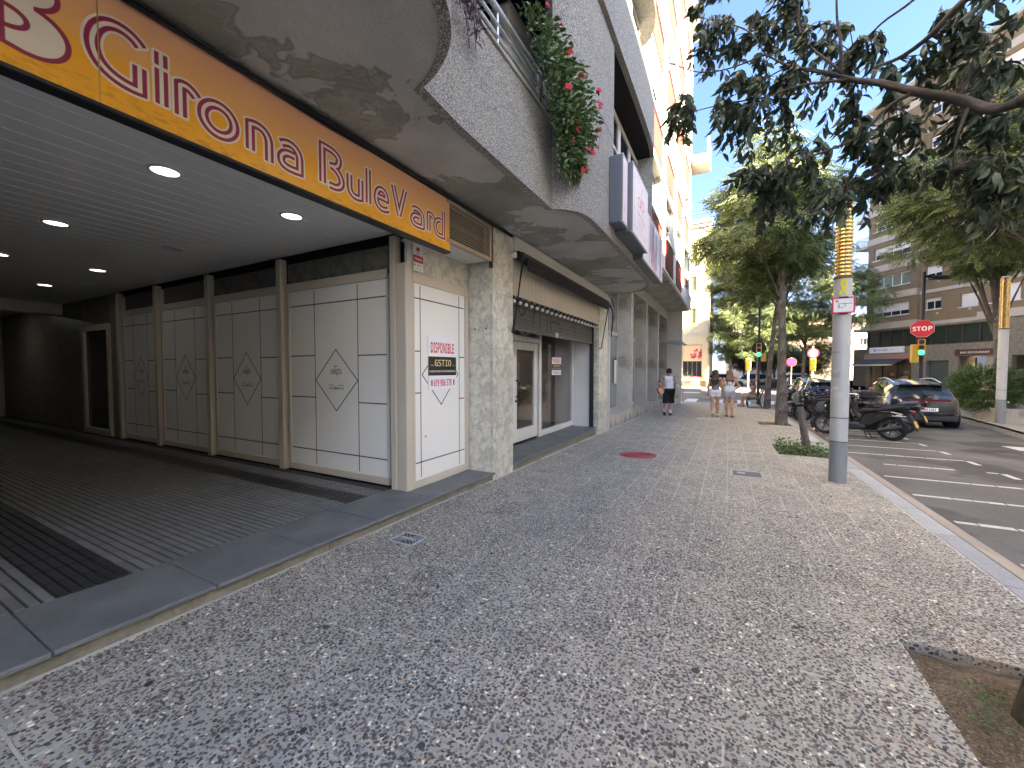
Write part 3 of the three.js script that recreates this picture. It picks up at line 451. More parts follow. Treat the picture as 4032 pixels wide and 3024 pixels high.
{
  const full = [[-3.0, 4], ...L1, [-1.925, -2.7], ...B2, [-3.0, -10.54]];
  part(NB, 'soffit', prism(inset(full, .03).map(([x, z], i) => [i === 0 || i === full.length - 1 ? x + .03 : x, z]), 3.385, 3.468), M.soffit);
  part(NB, 'drip_edge', [prism([...inset(full.slice(1, -1), .0).map(([x, z]) => [x, z]), ...inset(full.slice(1, -1), .085).reverse()], 3.371, 3.3845)], M.stucco);
  part(NB, 'bay_wall', prism([[-3.0, 4], ...L1, [-2.2, -2.3], [-3.0, -2.3]], 3.386, 12.5), M.stucco);
  part(NB, 'parapet', prism([[-1.925, -2.245], [-1.925, -4.66], [-2.08, -4.66], [-2.08, -2.245]], 3.386, 4.37), M.stucco);
  part(NB, 'parapet_coping', cbox(-2.1, -1.90, 4.371, 4.40, -2.3, -4.60, .006), M.paleConcrete);
  for (const [y, r] of [[4.55, .016], [4.66, .016], [4.80, .03]]) part(NB, 'balcony_rail', tube([[-1.97, y, -2.2], [-1.97, y, -4.64]], [r, r], 10, 1), M.railMetal);
  for (const z of [-2.5, -3.4, -4.3]) part(NB, 'rail_post', tube([[-1.975, 4.39, z], [-1.975, 4.8, z]], [.014, .014], 8, 1), M.railMetal);
  part(NB, 'balcony_back_wall', box(-3.3, -3.1, 3.4, 12.5, -2.25, -5.6), mat(.36, .28, .18, .8, { map: TEX.plaster.map }));
  part(NB, 'balcony_ceiling', prism([[-1.93, -2.25], [-1.93, -4.66], [-3.2, -4.66], [-3.2, -2.25]], 6.2, 6.4), M.soffit);
  part(NB, 'balcony_window', [cbox(-3.098, -3.05, 4.4, 5.95, -3.3, -3.36, .004), cbox(-3.098, -3.05, 5.9, 5.98, -3.36, -4.62, .004)], M.creamWhite);
  // second bay, cast in lifts with open joints between
  const back = [[-3.0, -10.54], [-3.0, -4.7]];
  part(NB, 'bay_wall', prism([...B2, ...back], 3.387, 4.18), M.stucco);
  const iW = B2.findIndex(p => p[1] < -6.15), corner = [...B2.slice(0, iW), [-1.585, -6.2], [-2.1, -6.2], [-2.1, -4.8]];
  part(NB, 'bay_wall', prism(corner, 4.182, 4.86), M.stucco);
  part(NB, 'bay_wall', prism(corner, 4.874, 6.25), M.stucco); part(NB, 'open_joint', prism(inset(corner, .03), 4.861, 4.873), M.gap);
  const iE = B2.findIndex(p => p[1] < -9.75), end = [[-1.6, -9.75], ...B2.slice(iE), [-2.9, -9.75]]; part(NB, 'bay_wall', prism(end, 4.182, 6.25), M.stucco);
  part(NB, 'open_joint', prism(inset([...B2, ...back], .03), 6.251, 6.266), M.gap);
  const up = B2.map(([x, z]) => [x + .06, z]); part(NB, 'bay_wall', prism([...up, ...back], 6.267, 7.35), M.stucco);
  part(NB, 'bay_wall', prism([...up.slice(0, iW), [-1.5, -6.2], [-2.1, -6.2], [-2.1, -4.8]], 7.352, 9.3), M.stucco);
  part(NB, 'bay_wall', prism([...up, ...back], 9.302, 10.4), M.stucco); part(NB, 'bay_wall', prism([...up, ...back], 12.2, 12.5), M.stucco);
  part(NB, 'bay_wall', prism([...up.slice(0, iW), [-1.5, -6.2], [-2.1, -6.2], [-2.1, -4.8]], 10.402, 12.198), M.stucco);
  // unseen upper storeys, added and kept pale to bounce sunlight into the street
  { const holes = []; for (let f = 0; f < 3; f++) for (let i = 0; i < 9; i++) holes.push([1.0 + i * 2.5, 2.2 + i * 2.5, 13.6 + f * 2.9, 15.0 + f * 2.9]); const g = wallG(-.0, 24, 12.51, 22, -.3, 0, holes).concat([box(0, 24, 12.51, 22, -6, -5.8), box(0, 24, 22, 22.2, -6, .2)]); g.forEach(q => { q.rotateY(Math.PI / 2); q.translate(-1.5, 0, 13.4); }); part(NB, 'bounce_upper_wall', g, M.white); part(NB, 'bay_wall', box(-3.0, -1.26, 3.38, 12.5, 13.4, 4.01), M.stucco); part(NB, 'ground_floor_wall', box(-3.3, -2.9, -.2, 3.37, 13.4, 2.21), M.marble[1]);
    for (const h of holes) { const w = part(NB, 'added_upper_window', [box(-1.75, -1.70, h[2], h[3], 13.4 - h[0], 13.4 - h[1])], M.glassDark); sub(NB, w, 'frame', [box(-1.7, -1.66, h[2], h[2] + .06, 13.4 - h[0], 13.4 - h[1]), box(-1.7, -1.66, h[3] - .06, h[3], 13.4 - h[0], 13.4 - h[1])], M.creamWhite); } }
  part(NB, 'window_wall', [box(-2.2, -2.05, 4.2, 6.24, -6.21, -6.3), box(-2.9, -2.6, 4.2, 12.2, -4.8, -10.5)], M.creamWhite);
  for (const [ya, yb] of [[4.2, 6.2], [7.37, 9.28], [10.42, 12.18]]) for (let k = 0; k < 4; k++) {
    const z0 = -6.22 - k * .9, z1 = z0 - .88, X = -1.93; const w = part(NB, 'bay_window', [cbox(X - .05, X, ya, yb, z0, z0 - .07, .005), cbox(X - .05, X, ya, yb, z1 + .07, z1, .005), cbox(X - .05, X, ya, ya + .09, z0 - .07, z1 + .07, .005), cbox(X - .05, X, yb - .1, yb, z0 - .07, z1 + .07, .005)], M.creamWhite);
    sub(NB, w, 'pane', box(X - .03, X - .022, ya + .09, yb - .1, z0 - .07, z1 + .07), M.glassDark); sub(NB, w, 'transom', cbox(X - .045, X - .005, ya + (yb - ya) * .66, ya + (yb - ya) * .66 + .05, z0 - .07, z1 + .07, .004), M.creamWhite); }
}
{ // dark cable tray along the top of the shopfronts
  const t = thing('cable_run', 'black cables and tray running under the soffit above the yellow sign', 'cable', [-2.80, 3.36, -3]);
  part(t, 'tray', box(-2.9, -2.81, 3.345, 3.385, 2, -5.28), M.gap); const c = []; for (let i = 0; i < 4; i++) { const p = []; for (let z = 2; z > -5.35; z -= .7) p.push([-2.795 + .012 * i + rr(-.006, .006), 3.335 + .016 * (i % 2) + rr(-.02, .012), z]); c.push(tube(p, [.008, .008], 6, 3)); } part(t, 'cable', c, M.black);
}
// ------------------------------------------------------------------ yellow fascia sign with double-line lettering
{
  const t = thing('fascia_sign', 'long yellow fascia sign reading Girona Bulevard over the passage', 'sign', [-2.82, 2.76, -1.5]);
  const U0 = -.95, U1 = 3.755, Y1 = 3.335, Y0 = 2.765, PX = 2048 / (U1 - U0);
  const art = canvasTex(2048, 256, (g, W, H) => {
    const sy = H / (Y1 - Y0), X = u => (u - U0) * PX, Y = v => (Y1 - v) * sy;
    const gr = g.createLinearGradient(0, 0, 0, H); gr.addColorStop(0, '#e6ae8c'); gr.addColorStop(.45, '#eab068'); gr.addColorStop(.62, '#f0ac28'); gr.addColorStop(1, '#f2b01c'); g.fillStyle = gr; g.fillRect(0, 0, W, H); // vertical blend, salmon at the top into amber below
    for (let i = 0; i < 500; i++) { g.fillStyle = `rgba(70,45,20,${rnd() * .10})`; const x = rnd() * W, y = H - Math.abs(rnd() + rnd() - 1) * H * .22; g.beginPath(); g.ellipse(x, y, 2 + rnd() * 14, 1 + rnd() * 5, 0, 0, 7); g.fill(); } // soot patches along the lower edge
    const paths = [];
    const P = f => paths.push(f), M_ = (u, v) => g.moveTo(X(u), Y(v)), L_ = (u, v) => g.lineTo(X(u), Y(v)), Q_ = (a, b, c, d) => g.quadraticCurveTo(X(a), Y(b), X(c), Y(d)), C_ = (a, b, c, d, e, f) => g.bezierCurveTo(X(a), Y(b), X(c), Y(d), X(e), Y(f)), E_ = (u, v, a, b) => { g.moveTo(X(u + a), Y(v)); g.ellipse(X(u), Y(v), a * PX, b * sy, 0, 0, 7); };
    P(() => { M_(1.03, 3.145); C_(.98, 3.22, .85, 3.21, .838, 3.06); C_(.835, 2.93, .95, 2.905, 1.022, 2.915); L_(1.022, 3.04); });                     // G
    P(() => { M_(1.117, 2.895); L_(1.117, 3.085); }); P(() => { M_(1.117, 3.105); L_(1.117, 3.175); });                                                   // i
    P(() => { M_(1.205, 2.885); L_(1.205, 3.06); Q_(1.245, 3.085, 1.287, 3.03); });                                                                        // r
    P(() => E_(1.405, 2.965, .088, .088));                                                                                                                   // o
    P(() => { M_(1.59, 2.875); L_(1.59, 3.045); C_(1.66, 3.07, 1.715, 3.04, 1.715, 2.96); L_(1.715, 2.85); });                                              // n
    P(() => { M_(1.80, 3.02); C_(1.87, 3.07, 1.94, 3.03, 1.94, 2.955); L_(1.94, 2.872); C_(1.84, 2.86, 1.79, 2.87, 1.80, 2.93); C_(1.82, 2.985, 1.89, 2.97, 1.90, 2.97); }); // a
    P(() => { M_(2.13, 2.88); L_(2.13, 3.165); C_(2.25, 3.17, 2.31, 3.14, 2.27, 3.065); C_(2.25, 3.04, 2.22, 3.045, 2.20, 3.04); C_(2.30, 3.04, 2.36, 2.90, 2.24, 2.885); L_(2.19, 2.885); }); // B
    P(() => { M_(2.385, 3.05); L_(2.385, 2.95); C_(2.39, 2.88, 2.45, 2.875, 2.50, 2.89); L_(2.50, 3.05); });                                                 // u
    P(() => { M_(2.585, 2.88); L_(2.585, 3.175); });                                                                                                          // l
    P(() => { M_(2.69, 2.985); L_(2.80, 2.985); C_(2.80, 3.08, 2.68, 3.09, 2.675, 2.97); C_(2.675, 2.88, 2.76, 2.87, 2.82, 2.905); });                       // e
    P(() => { M_(2.885, 3.16); L_(2.96, 2.90); L_(3.045, 3.17); });                                                                                          // V
    P(() => { M_(3.15, 3.03); C_(3.22, 3.07, 3.30, 3.03, 3.30, 2.96); L_(3.30, 2.892); C_(3.19, 2.875, 3.13, 2.89, 3.145, 2.945); C_(3.17, 2.995, 3.24, 2.98, 3.25, 2.98); }); // a
    P(() => { M_(3.395, 2.885); L_(3.395, 3.06); Q_(3.44, 3.08, 3.475, 3.03); });                                                                           // r
    P(() => { M_(3.645, 3.175); L_(3.645, 2.892); C_(3.55, 2.88, 3.50, 2.90, 3.50, 2.965); C_(3.50, 3.04, 3.56, 3.06, 3.60, 3.05); });                       // d
    g.lineJoin = 'miter'; g.miterLimit = 3;
    g.lineCap = 'butt'; const run = (w, c) => { g.lineWidth = w * PX; g.strokeStyle = c; for (const f of paths) { g.beginPath(); f(); g.stroke(); } };
    for (let k = 0; k < 12; k++) { g.save(); g.translate(Math.cos(k * .5236) * .013 * PX, Math.sin(k * .5236) * .013 * PX); run(.058, '#e2dacc'); g.restore(); }
    run(.060, '#92294c'); run(.020, '#e2dacc');
    g.beginPath(); const b = .45; M_(b + .02, 2.87); L_(b + .02, 3.24); C_(b + .30, 3.28, b + .33, 3.10, b + .20, 3.06); C_(b + .36, 3.03, b + .33, 2.83, b + .16, 2.845); g.closePath(); g.fillStyle = '#ded6c8'; g.fill(); g.lineWidth = .02 * PX; g.strokeStyle = '#8c2a4a'; g.stroke(); // solid B of the emblem
    g.beginPath(); M_(b + .10, 2.86); L_(b + .10, 3.15); M_(b + .10, 2.93); C_(b + .2, 2.93, b + .2, 3.02, b + .1, 3.02); g.stroke();
  });
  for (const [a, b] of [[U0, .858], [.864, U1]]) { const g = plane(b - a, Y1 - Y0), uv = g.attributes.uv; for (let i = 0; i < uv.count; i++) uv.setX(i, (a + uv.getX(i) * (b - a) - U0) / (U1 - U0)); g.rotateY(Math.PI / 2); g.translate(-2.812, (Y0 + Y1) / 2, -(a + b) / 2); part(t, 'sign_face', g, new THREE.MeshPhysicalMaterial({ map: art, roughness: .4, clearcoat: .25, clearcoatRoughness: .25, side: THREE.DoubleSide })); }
  part(t, 'sign_box', cbox(-2.90, -2.816, 2.765, 3.335, .95, -3.755, .004), mat(.55, .36, .10, .5)); part(t, 'lower_trim', cbox(-2.905, -2.806, 2.742, 2.764, .95, -3.775, .004), M.darkMetal);
}
// ------------------------------------------------------------------ downlights in the passage ceiling
RectAreaLightUniformsLib.init();
for (const [x, z, on] of [[-3.9, -1.555, 1], [-6.29, -1.545, 1], [-3.91, -2.6, 1], [-8.68, -2.56, 1], [-11.03, -2.54, 1], [-8.65, -1.58, 1], [-6.3, -2.57, 0], [-11.0, -1.55, 1], [-16.2, -2.4, 1]]) {
  const place = { '-3.9': 'nearest the sign in the front row', '-6.29': 'second in the row along the left', '-3.91': 'nearest the corner board', '-8.68': 'third in the row by the boards', '-11.03': 'fourth in the row by the boards', '-8.65': 'at the left frame edge in the left row', '-6.3': 'unlit', '-11': 'deep at the left', '-16.2': 'beyond the ceiling beam' }[x];
  const t = thing('downlight', on ? `round lit ceiling light in the passage, ${place}` : 'unlit round recessed ceiling light among the lit ones', 'light', [x, 2.965, z], 0, 'recessed lights in the passage ceiling');
  mesh('trim_ring', lathe([[.088, .006], [.09, -.006], [.108, -.003], [.112, .006]], 36), M.white, t);
  mesh('diffuser', cyl(.088, .088, 0.001, .004, 0, 0, 32), on ? new THREE.MeshStandardMaterial({ color: 0xffffff, emissive: lin(1, .97, .9), emissiveIntensity: .5 }) : M.creamWhite, t);
  if (on) { const l = new THREE.RectAreaLight(lin(1, .97, .92), x < -15 ? 2.5 : .35, .15, .15); l.position.set(0, -.008, 0); l.rotation.x = -Math.PI / 2; t.add(l); }
}
// ------------------------------------------------------------------ empty shop behind the roller shutter
const SX = -3.5;
{
  const y0 = .0;
  part(NB, 'shop_wall', [box(-8, SX - .1, -.4, 3.1, -5.32, -5.42), box(-8, SX - .1, -.4, 3.1, -10.4, -10.5), box(-8.1, -8, -.4, 3.1, -5.32, -10.5)], mat(.68, .56, .40, .8, { map: TEX.plaster.map }));
  part(NB, 'shop_floor', box(-8, -3.0, -.3, y0 - .02, -5.31, -10.4), mat(.16, .11, .075, .4, { map: TEX.concrete.map }));
  part(NB, 'shop_column', cbox(-5.3, -4.95, -.02, 3.1, -8.5, -8.85, .01), mat(.40, .27, .13, .6, { map: TEX.plaster.map }));
  part(NB, 'shop_jamb', cbox(-3.46, -3.0, y0, 2.9, -9.74, -9.80, .006), M.white);
  part(NB, 'shop_jamb', cbox(SX, -3.1, y0, 2.9, -5.31, -5.36, .006), M.white);
  const t = thing('shop_window', 'tall shop window with cream frame beside the glass door', 'window', [SX, y0, -8.7]);
  part(t, 'frame', [cbox(SX - .03, SX + .04, y0 + .02, y0 + .14, -7.76, -9.70, .006), cbox(SX - .03, SX + .04, y0 + .02, 2.6, -9.701, -9.75, .006), cbox(SX - .03, SX + .05, y0 + .02, 2.3, -7.64, -7.759, .006), cbox(SX - .03, SX + .04, 2.58, 2.66, -7.76, -9.70, .006)], M.creamWhite);
  part(t, 'pane', box(SX, SX + .008, y0 + .14, 2.58, -7.76, -9.70), M.glass);
  const d = thing('shop_door', 'cream framed glass shop door with black pull handle', 'door', [SX, y0, -7.0]);
  part(d, 'jamb', [cbox(SX - .03, SX + .05, y0 + .04, 2.05, -6.38, -6.46, .006), cbox(SX - .03, SX + .05, 1.96, 2.06, -6.461, -7.639, .006)], M.creamWhite);
  part(d, 'leaf', [cbox(SX - .02, SX + .03, y0 + .06, 1.95, -6.47, -6.68, .008), cbox(SX - .02, SX + .03, y0 + .06, 1.95, -7.44, -7.60, .008), cbox(SX - .02, SX + .03, y0 + .06, y0 + .30, -6.681, -7.439, .008), cbox(SX - .02, SX + .03, 1.80, 1.95, -6.681, -7.439, .008)], M.creamWhite);
  part(d, 'pane', box(SX, SX + .008, y0 + .3, 1.80, -6.68, -7.44), M.glass);
  part(d, 'handle', [tube([[SX + .03, .92, -6.62], [SX + .09, .94, -6.64], [SX + .09, 1.20, -6.64], [SX + .03, 1.22, -6.62]], [.012, .012], 8, 3), moveG(ball(.022), SX + .035, .84, -6.62)], M.black);
  part(d, 'transom_pane', box(SX, SX + .008, 2.06, 2.5, -6.46, -7.64), M.glass); for (const [a, b] of [[-6.5, -6.98], [-7.6, -7.02]]) { const g = cbox(-.02, .02, -.018, .018, -Math.hypot(b - a, .22) / 2, Math.hypot(b - a, .22) / 2, .004); g.rotateX(Math.atan2(.22, Math.abs(b - a)) * (a > b ? -1 : 1)); g.translate(SX + .02, 2.19, (a + b) / 2); part(d, 'transom_bar', g, M.creamWhite); }
  const p = thing('window_poster', 'small DISPONIBLE poster inside the shop window', 'poster', [SX + .02, 1.5, -8.6]); const g = plane(.56, .40); g.rotateY(Math.PI / 2); g.translate(SX + .014, 1.505, -8.68); part(p, 'print', g, artMat(poster)); part(p, 'sheet', box(SX + .009, SX + .013, 1.305, 1.705, -8.4, -8.96), M.white);
  // shutter, pulled two thirds up, sprayed with a tag
  const r = thing('roller_shutter', 'grey roller shutter with black graffiti, rolled most of the way up', 'shutter', [-2.98, 2.1, -7.5]);
  const tag = canvasTex(1024, 160, (c, W, H) => { c.fillStyle = '#50524e'; c.fillRect(0, 0, W, H); c.strokeStyle = '#0c0c0c'; c.lineCap = 'round'; const sc = (q, w) => { c.lineWidth = w; c.beginPath(); q.forEach((p, i) => i ? c.quadraticCurveTo(p[0], p[1], p[2], p[3]) : c.moveTo(p[0], p[1])); c.stroke(); };
    sc([[10, 40], [40, 90, 90, 60]], 9); sc([[110, 20], [100, 90, 130, 100], [170, 90, 160, 40]], 9); sc([[230, 130], [240, 10, 260, 20], [300, 40, 235, 80]], 8); sc([[300, 140], [300, 20, 350, 12], [380, 60, 380, 150]], 8); sc([[420, 140], [400, 20, 460, 30], [520, 60, 530, 130]], 8); sc([[420, 95], [480, 80, 500, 100]], 12); sc([[700, 20], [700, 90, 720, 120]], 5); sc([[740, 10], [745, 80, 740, 130]], 5); sc([[780, 20], [790, 70, 800, 120]], 5); sc([[690, 60], [760, 40, 830, 70]], 5); });
  for (let j = 0; j < 7; j++) { const h = .08, y = 2.09 + j * h, g = plane(4.40, h - .004), uv = g.attributes.uv, ps = g.attributes.position; for (let i = 0; i < uv.count; i++) uv.setY(i, (j + uv.getY(i)) / 7); g.rotateY(Math.PI / 2); g.translate(-2.975 + .0, y + h / 2, -7.52);
    part(r, 'slat', g, new THREE.MeshStandardMaterial({ map: tag, roughness: .55, metalness: .3, side: THREE.DoubleSide })); part(r, 'slat_hinge', tube([[-2.972, y, -5.32], [-2.972, y, -9.72]], [.007, .007], 6, 1), mat(.06, .062, .06, .6, { metalness: .3 })); }
  part(r, 'bottom_bar', cbox(-3.0, -2.955, 2.045, 2.085, -5.32, -9.72, .006), mat(.12, .125, .12, .6, { metalness: .3 })); part(r, 'lock', [cbox(-2.955, -2.935, 2.04, 2.13, -7.25, -7.42, .006), moveG(ball(.02), -2.94, 2.06, -7.55)], M.steel);
  for (const z of [-5.325, -9.715]) part(r, 'guide_rail', cbox(-3.03, -2.93, y0 + .0, 2.7, z + .018, z - .018, .004), M.darkMetal);
  M.fascia = mat(.86, .82, .72, .5);
  // ribbed cream fascia above
  const f = thing('ribbed_fascia', 'cream ribbed fascia panel above the shop opening', 'panel', [-2.86, 2.54, -7.5]);
  part(f, 'board', box(-2.93, -2.872, 2.535, 3.37, -5.31, -9.775), M.fascia); for (let z = -5.33; z > -9.76; z -= .052) part(f, 'rib', cbox(-2.872, -2.852, 2.535, 3.36, z, z - .036, .006), M.cream);
}
{ // garland of round bulbs
  const t = thing('bulb_garland', 'string of white globe bulbs hanging along the shop fascia edge', 'lights', [-2.83, 2.5, -7.5]);
  const pts = []; for (let i = 0; i <= 42; i++) pts.push([-2.845, 2.525 - .012 * Math.abs(Math.sin(i * 1.57)), -5.3 - i * .105]); part(t, 'cable', tube(pts, [.007, .007], 6, 2), M.black);
  const bm = phys(.85, .84, .80, .2, { transmission: .25, thickness: 0 });
  for (let i = 0; i < 21; i++) { const z = -5.36 - i * .211, y = 2.52; part(t, 'socket', cyl(.017, .02, y - .05, y + .004, -2.842, z, 10), M.black); part(t, 'bulb', ball(.031, -2.842, y - .077, z), bm); }
}
{ // rolled awning with cover board, dropped valance, straps and crank
  const t = thing('rolled_awning', 'rolled black shop awning under a cream cover board', 'awning', [-2.7, 3.1, -8]);
  part(t, 'cover_board', cbox(-2.85, -2.775, 3.17, 3.375, -5.31, -10.02, .01), M.creamWhite);
  part(t, 'fabric_roll', [moveG(rotG(cyl(.07, .07, -2.45, 2.45, 0, 0, 20), Math.PI / 2, 0, 0), -2.745, 3.085, -7.76)], M.blackFabric);
  part(t, 'valance', profZ([[-2.668, 3.10], [-2.652, 2.885], [-2.647, 2.885], [-2.658, 3.11]], -5.44, -10.06), M.blackFabric);
  part(t, 'front_bar', cbox(-2.70, -2.652, 3.08, 3.13, -5.30, -10.08, .01), M.black);
  part(t, 'bracket', [cbox(-2.84, -2.75, 3.05, 3.13, -5.25, -5.30, .01), ball(.04, -2.80, 3.09, -5.24)], M.white);
  part(t, 'strap', tube([[-2.68, 3.02, -5.36], [-2.70, 2.85, -5.33], [-2.75, 2.3, -5.27], [-2.79, 1.96, -5.23]], [.012, .014, .011, .012, .02], 7, 4), M.blackFabric);
  part(t, 'crank_rod', tube([[-2.66, 2.90, -9.98], [-2.70, 2.5, -9.9], [-2.76, 1.95, -9.78]], [.012, .012], 7, 3), M.black); part(t, 'crank_handle', tube([[-2.76, 1.95, -9.78], [-2.76, 1.93, -9.62]], [.02, .02], 7, 1), M.black);
}
{ // downpipe and tangle of cables at the joint between the two buildings
  const t = thing('downpipe', 'grey metal downpipe at the end of the marble pilaster', 'pipe', [-2.86, gy(-10.85), -10.85]);
  part(t, 'pipe', cyl(.06, .06, gy(-11) - .05, 2.35, -2.87, -10.82, 16), M.galv); for (const x of [-2.90, -2.84]) part(t, 'conduit', cyl(.018, .018, 2.351, 3.38, x, -10.82, 8), M.galv); part(t, 'bracket', [lathe([[.062, -.015], [.07, -.012], [.07, .012], [.062, .015]], 16)].map(g => moveG(g, -2.87, 1.2, -10.82)), M.steel);
  const c = thing('cable_bundle', 'hanging bundle of black and red cables by the downpipe', 'cable', [-2.8, 2.4, -11]);
  for (let i = 0; i < 9; i++) { const a = rr(-.05, .05), p = [[-2.86, 3.37, -10.6 - i * .05], [-2.80 + a, 3.2 + rr(-.08, .1), -10.75 - rr(0, .2)], [-2.76 + a, 2.95, -10.95 + a], [-2.79 + a * .4, 2.7, -11.0], [-2.84, 2.42 - rr(0, .15), -11.02]]; part(c, 'cable', tube(p, [rr(.008, .015), .009], 6, 4), i === 4 ? mat(.3, .06, .04, .5) : i === 6 ? M.galv : M.black); }
  part(c, 'junction_box', cbox(-2.88, -2.80, 3.14, 3.32, -10.62, -10.74, .01), M.galv);
}
// ------------------------------------------------------------------ sign boxes on the bay
{
  const pink = canvasTex(512, 512, (g) => { g.fillStyle = '#ece2e6'; g.fillRect(0, 0, 512, 512); g.strokeStyle = '#c9a9b4'; g.lineWidth = 5; g.strokeRect(36, 46, 440, 400); g.strokeStyle = '#c0506a'; g.lineWidth = 9; g.lineCap = 'round'; for (const [x, y, r] of [[200, 210, 42], [330, 190, 46]]) { g.beginPath(); g.ellipse(x, y, r, r * .8, .3, 0, 7); g.stroke(); } g.beginPath(); g.moveTo(240, 260); g.quadraticCurveTo(270, 90, 300, 60); g.moveTo(160, 300); g.lineTo(400, 330); g.moveTo(290, 150); g.quadraticCurveTo(310, 280, 370, 290); g.stroke(); g.lineWidth = 4; g.strokeStyle = '#b39aa2'; for (let i = 0; i < 3; i++) { g.beginPath(); g.moveTo(150 + i * 20, 360 + i * 22); g.lineTo(380 - i * 30, 360 + i * 22); g.stroke(); } });
  const pink2 = canvasTex(256, 256, g => { g.fillStyle = '#eadfe4'; g.fillRect(0, 0, 256, 256); g.strokeStyle = '#c0506a'; g.lineWidth = 5; g.beginPath(); g.moveTo(80, 40); g.lineTo(80, 90); g.moveTo(120, 150); g.quadraticCurveTo(150, 170, 140, 240); g.moveTo(60, 210); g.quadraticCurveTo(100, 170, 130, 250); g.stroke(); });
  const ban = canvasTex(512, 256, (g) => { g.fillStyle = '#e6dde2'; g.fillRect(0, 0, 512, 256); for (let i = 0; i < 80; i++) { const x = 110 + rnd() * 360, y = rnd() * 60 - 20, h = 120 + rnd() * 140; g.fillStyle = pick(['#6f7780', '#8b97a4', '#4f565e', '#b9a6b0', '#c86a7e', '#a94860', '#9fb4cf', '#d8cdd4']); g.globalAlpha = .6; g.beginPath(); g.moveTo(x, y); g.lineTo(x + 8 + rnd() * 14, y + 10); g.lineTo(x + 4 + rnd() * 10, y + h); g.lineTo(x - 4, y + h - 10); g.fill(); } g.globalAlpha = 1; g.strokeStyle = '#c9a0ae'; g.lineWidth = 3; g.beginPath(); g.ellipse(50, 120, 26, 60, .2, 0, 7); g.stroke(); });
  const edge = mat(.17, .185, .20, .5, { metalness: .25, map: TEX.plaster.map, bumpMap: TEX.bark.bumpMap, bumpScale: .002 });
  const boxes = [['first grey-edged light box sign on the bay, nearest the flowers', -1.392, -5.96, -6.298, 3.56, 4.53, pink2], ['larger pink-white light box sign with a red line emblem on the bay', -1.32, -6.30, -7.598, 3.50, 4.55, pink], ['long printed banner sign with grey and red streaks on the bay end', -1.40, -7.60, -10.0, 3.42, 4.40, ban]];
  for (const [label, x, z0, z1, y0, y1, art] of boxes) { const t = thing('light_box_sign', label, 'sign', [-1.55, y0, (z0 + z1) / 2]); part(t, 'box', cbox(-1.584, x, y0, y1, z0 - .001, z1, .012), edge); const g = plane(z0 - z1 - .05, y1 - y0 - .05); g.rotateY(Math.PI / 2); g.translate(x + .003, (y0 + y1) / 2, (z0 + z1) / 2); part(t, 'face', g, artMat(art)); part(t, 'rim', [cbox(x - .02, x + .006, y0 - .004, y0 + .022, z0, z1, .003), cbox(x - .02, x + .006, y1 - .022, y1 + .004, z0, z1, .003)], M.galv); }
}
// ------------------------------------------------------------------ other buildings
function windowUnit(t, x0, x1, y0, y1, z, o = {}) { // frame (> panes, shutter, sill) set at depth z, wall face at z + o.rev
  const fm = o.frame || M.white, b = o.b || .06, G = [box(x0, x0 + b, y0, y1, z - .03, z + .03), box(x1 - b, x1, y0, y1, z - .03, z + .03), box(x0 + b, x1 - b, y0, y0 + b, z - .03, z + .03), box(x0 + b, x1 - b, y1 - b, y1, z - .03, z + .03)];
  const n = o.n || 2, w = (x1 - x0 - 2 * b) / n; for (let i = 1; i < n; i++) G.push(box(x0 + b + w * i - .03, x0 + b + w * i + .03, y0 + b, y1 - b, z - .025, z + .025));
  const f = mesh('window', G, fm, t); mesh('pane', box(x0 + b, x1 - b, y0 + b, y1 - b, z - .012, z - .004), o.glass || M.glassDark, f);
  if (o.shut) { const S = []; const h = (y1 - y0) * o.shut; for (let y = y1; y > y1 - h; y -= .09) S.push(box(x0 + .02, x1 - .02, y - .085, y, z + .031, z + .045)); mesh('shutter', S, o.sm || M.creamWhite, f); }
  if (o.sill !== false) mesh('sill', box(x0 - .08, x1 + .08, y0 - .07, y0 - .002, z - .02, z + (o.rev || .15) + .08), o.sillm || M.white, f);
  if (o.curtain) mesh('curtain', box(x0 + b, x1 - b, y0 + b, y1 - b, z - .07, z - .05), M.creamWhite, f); return f;
}
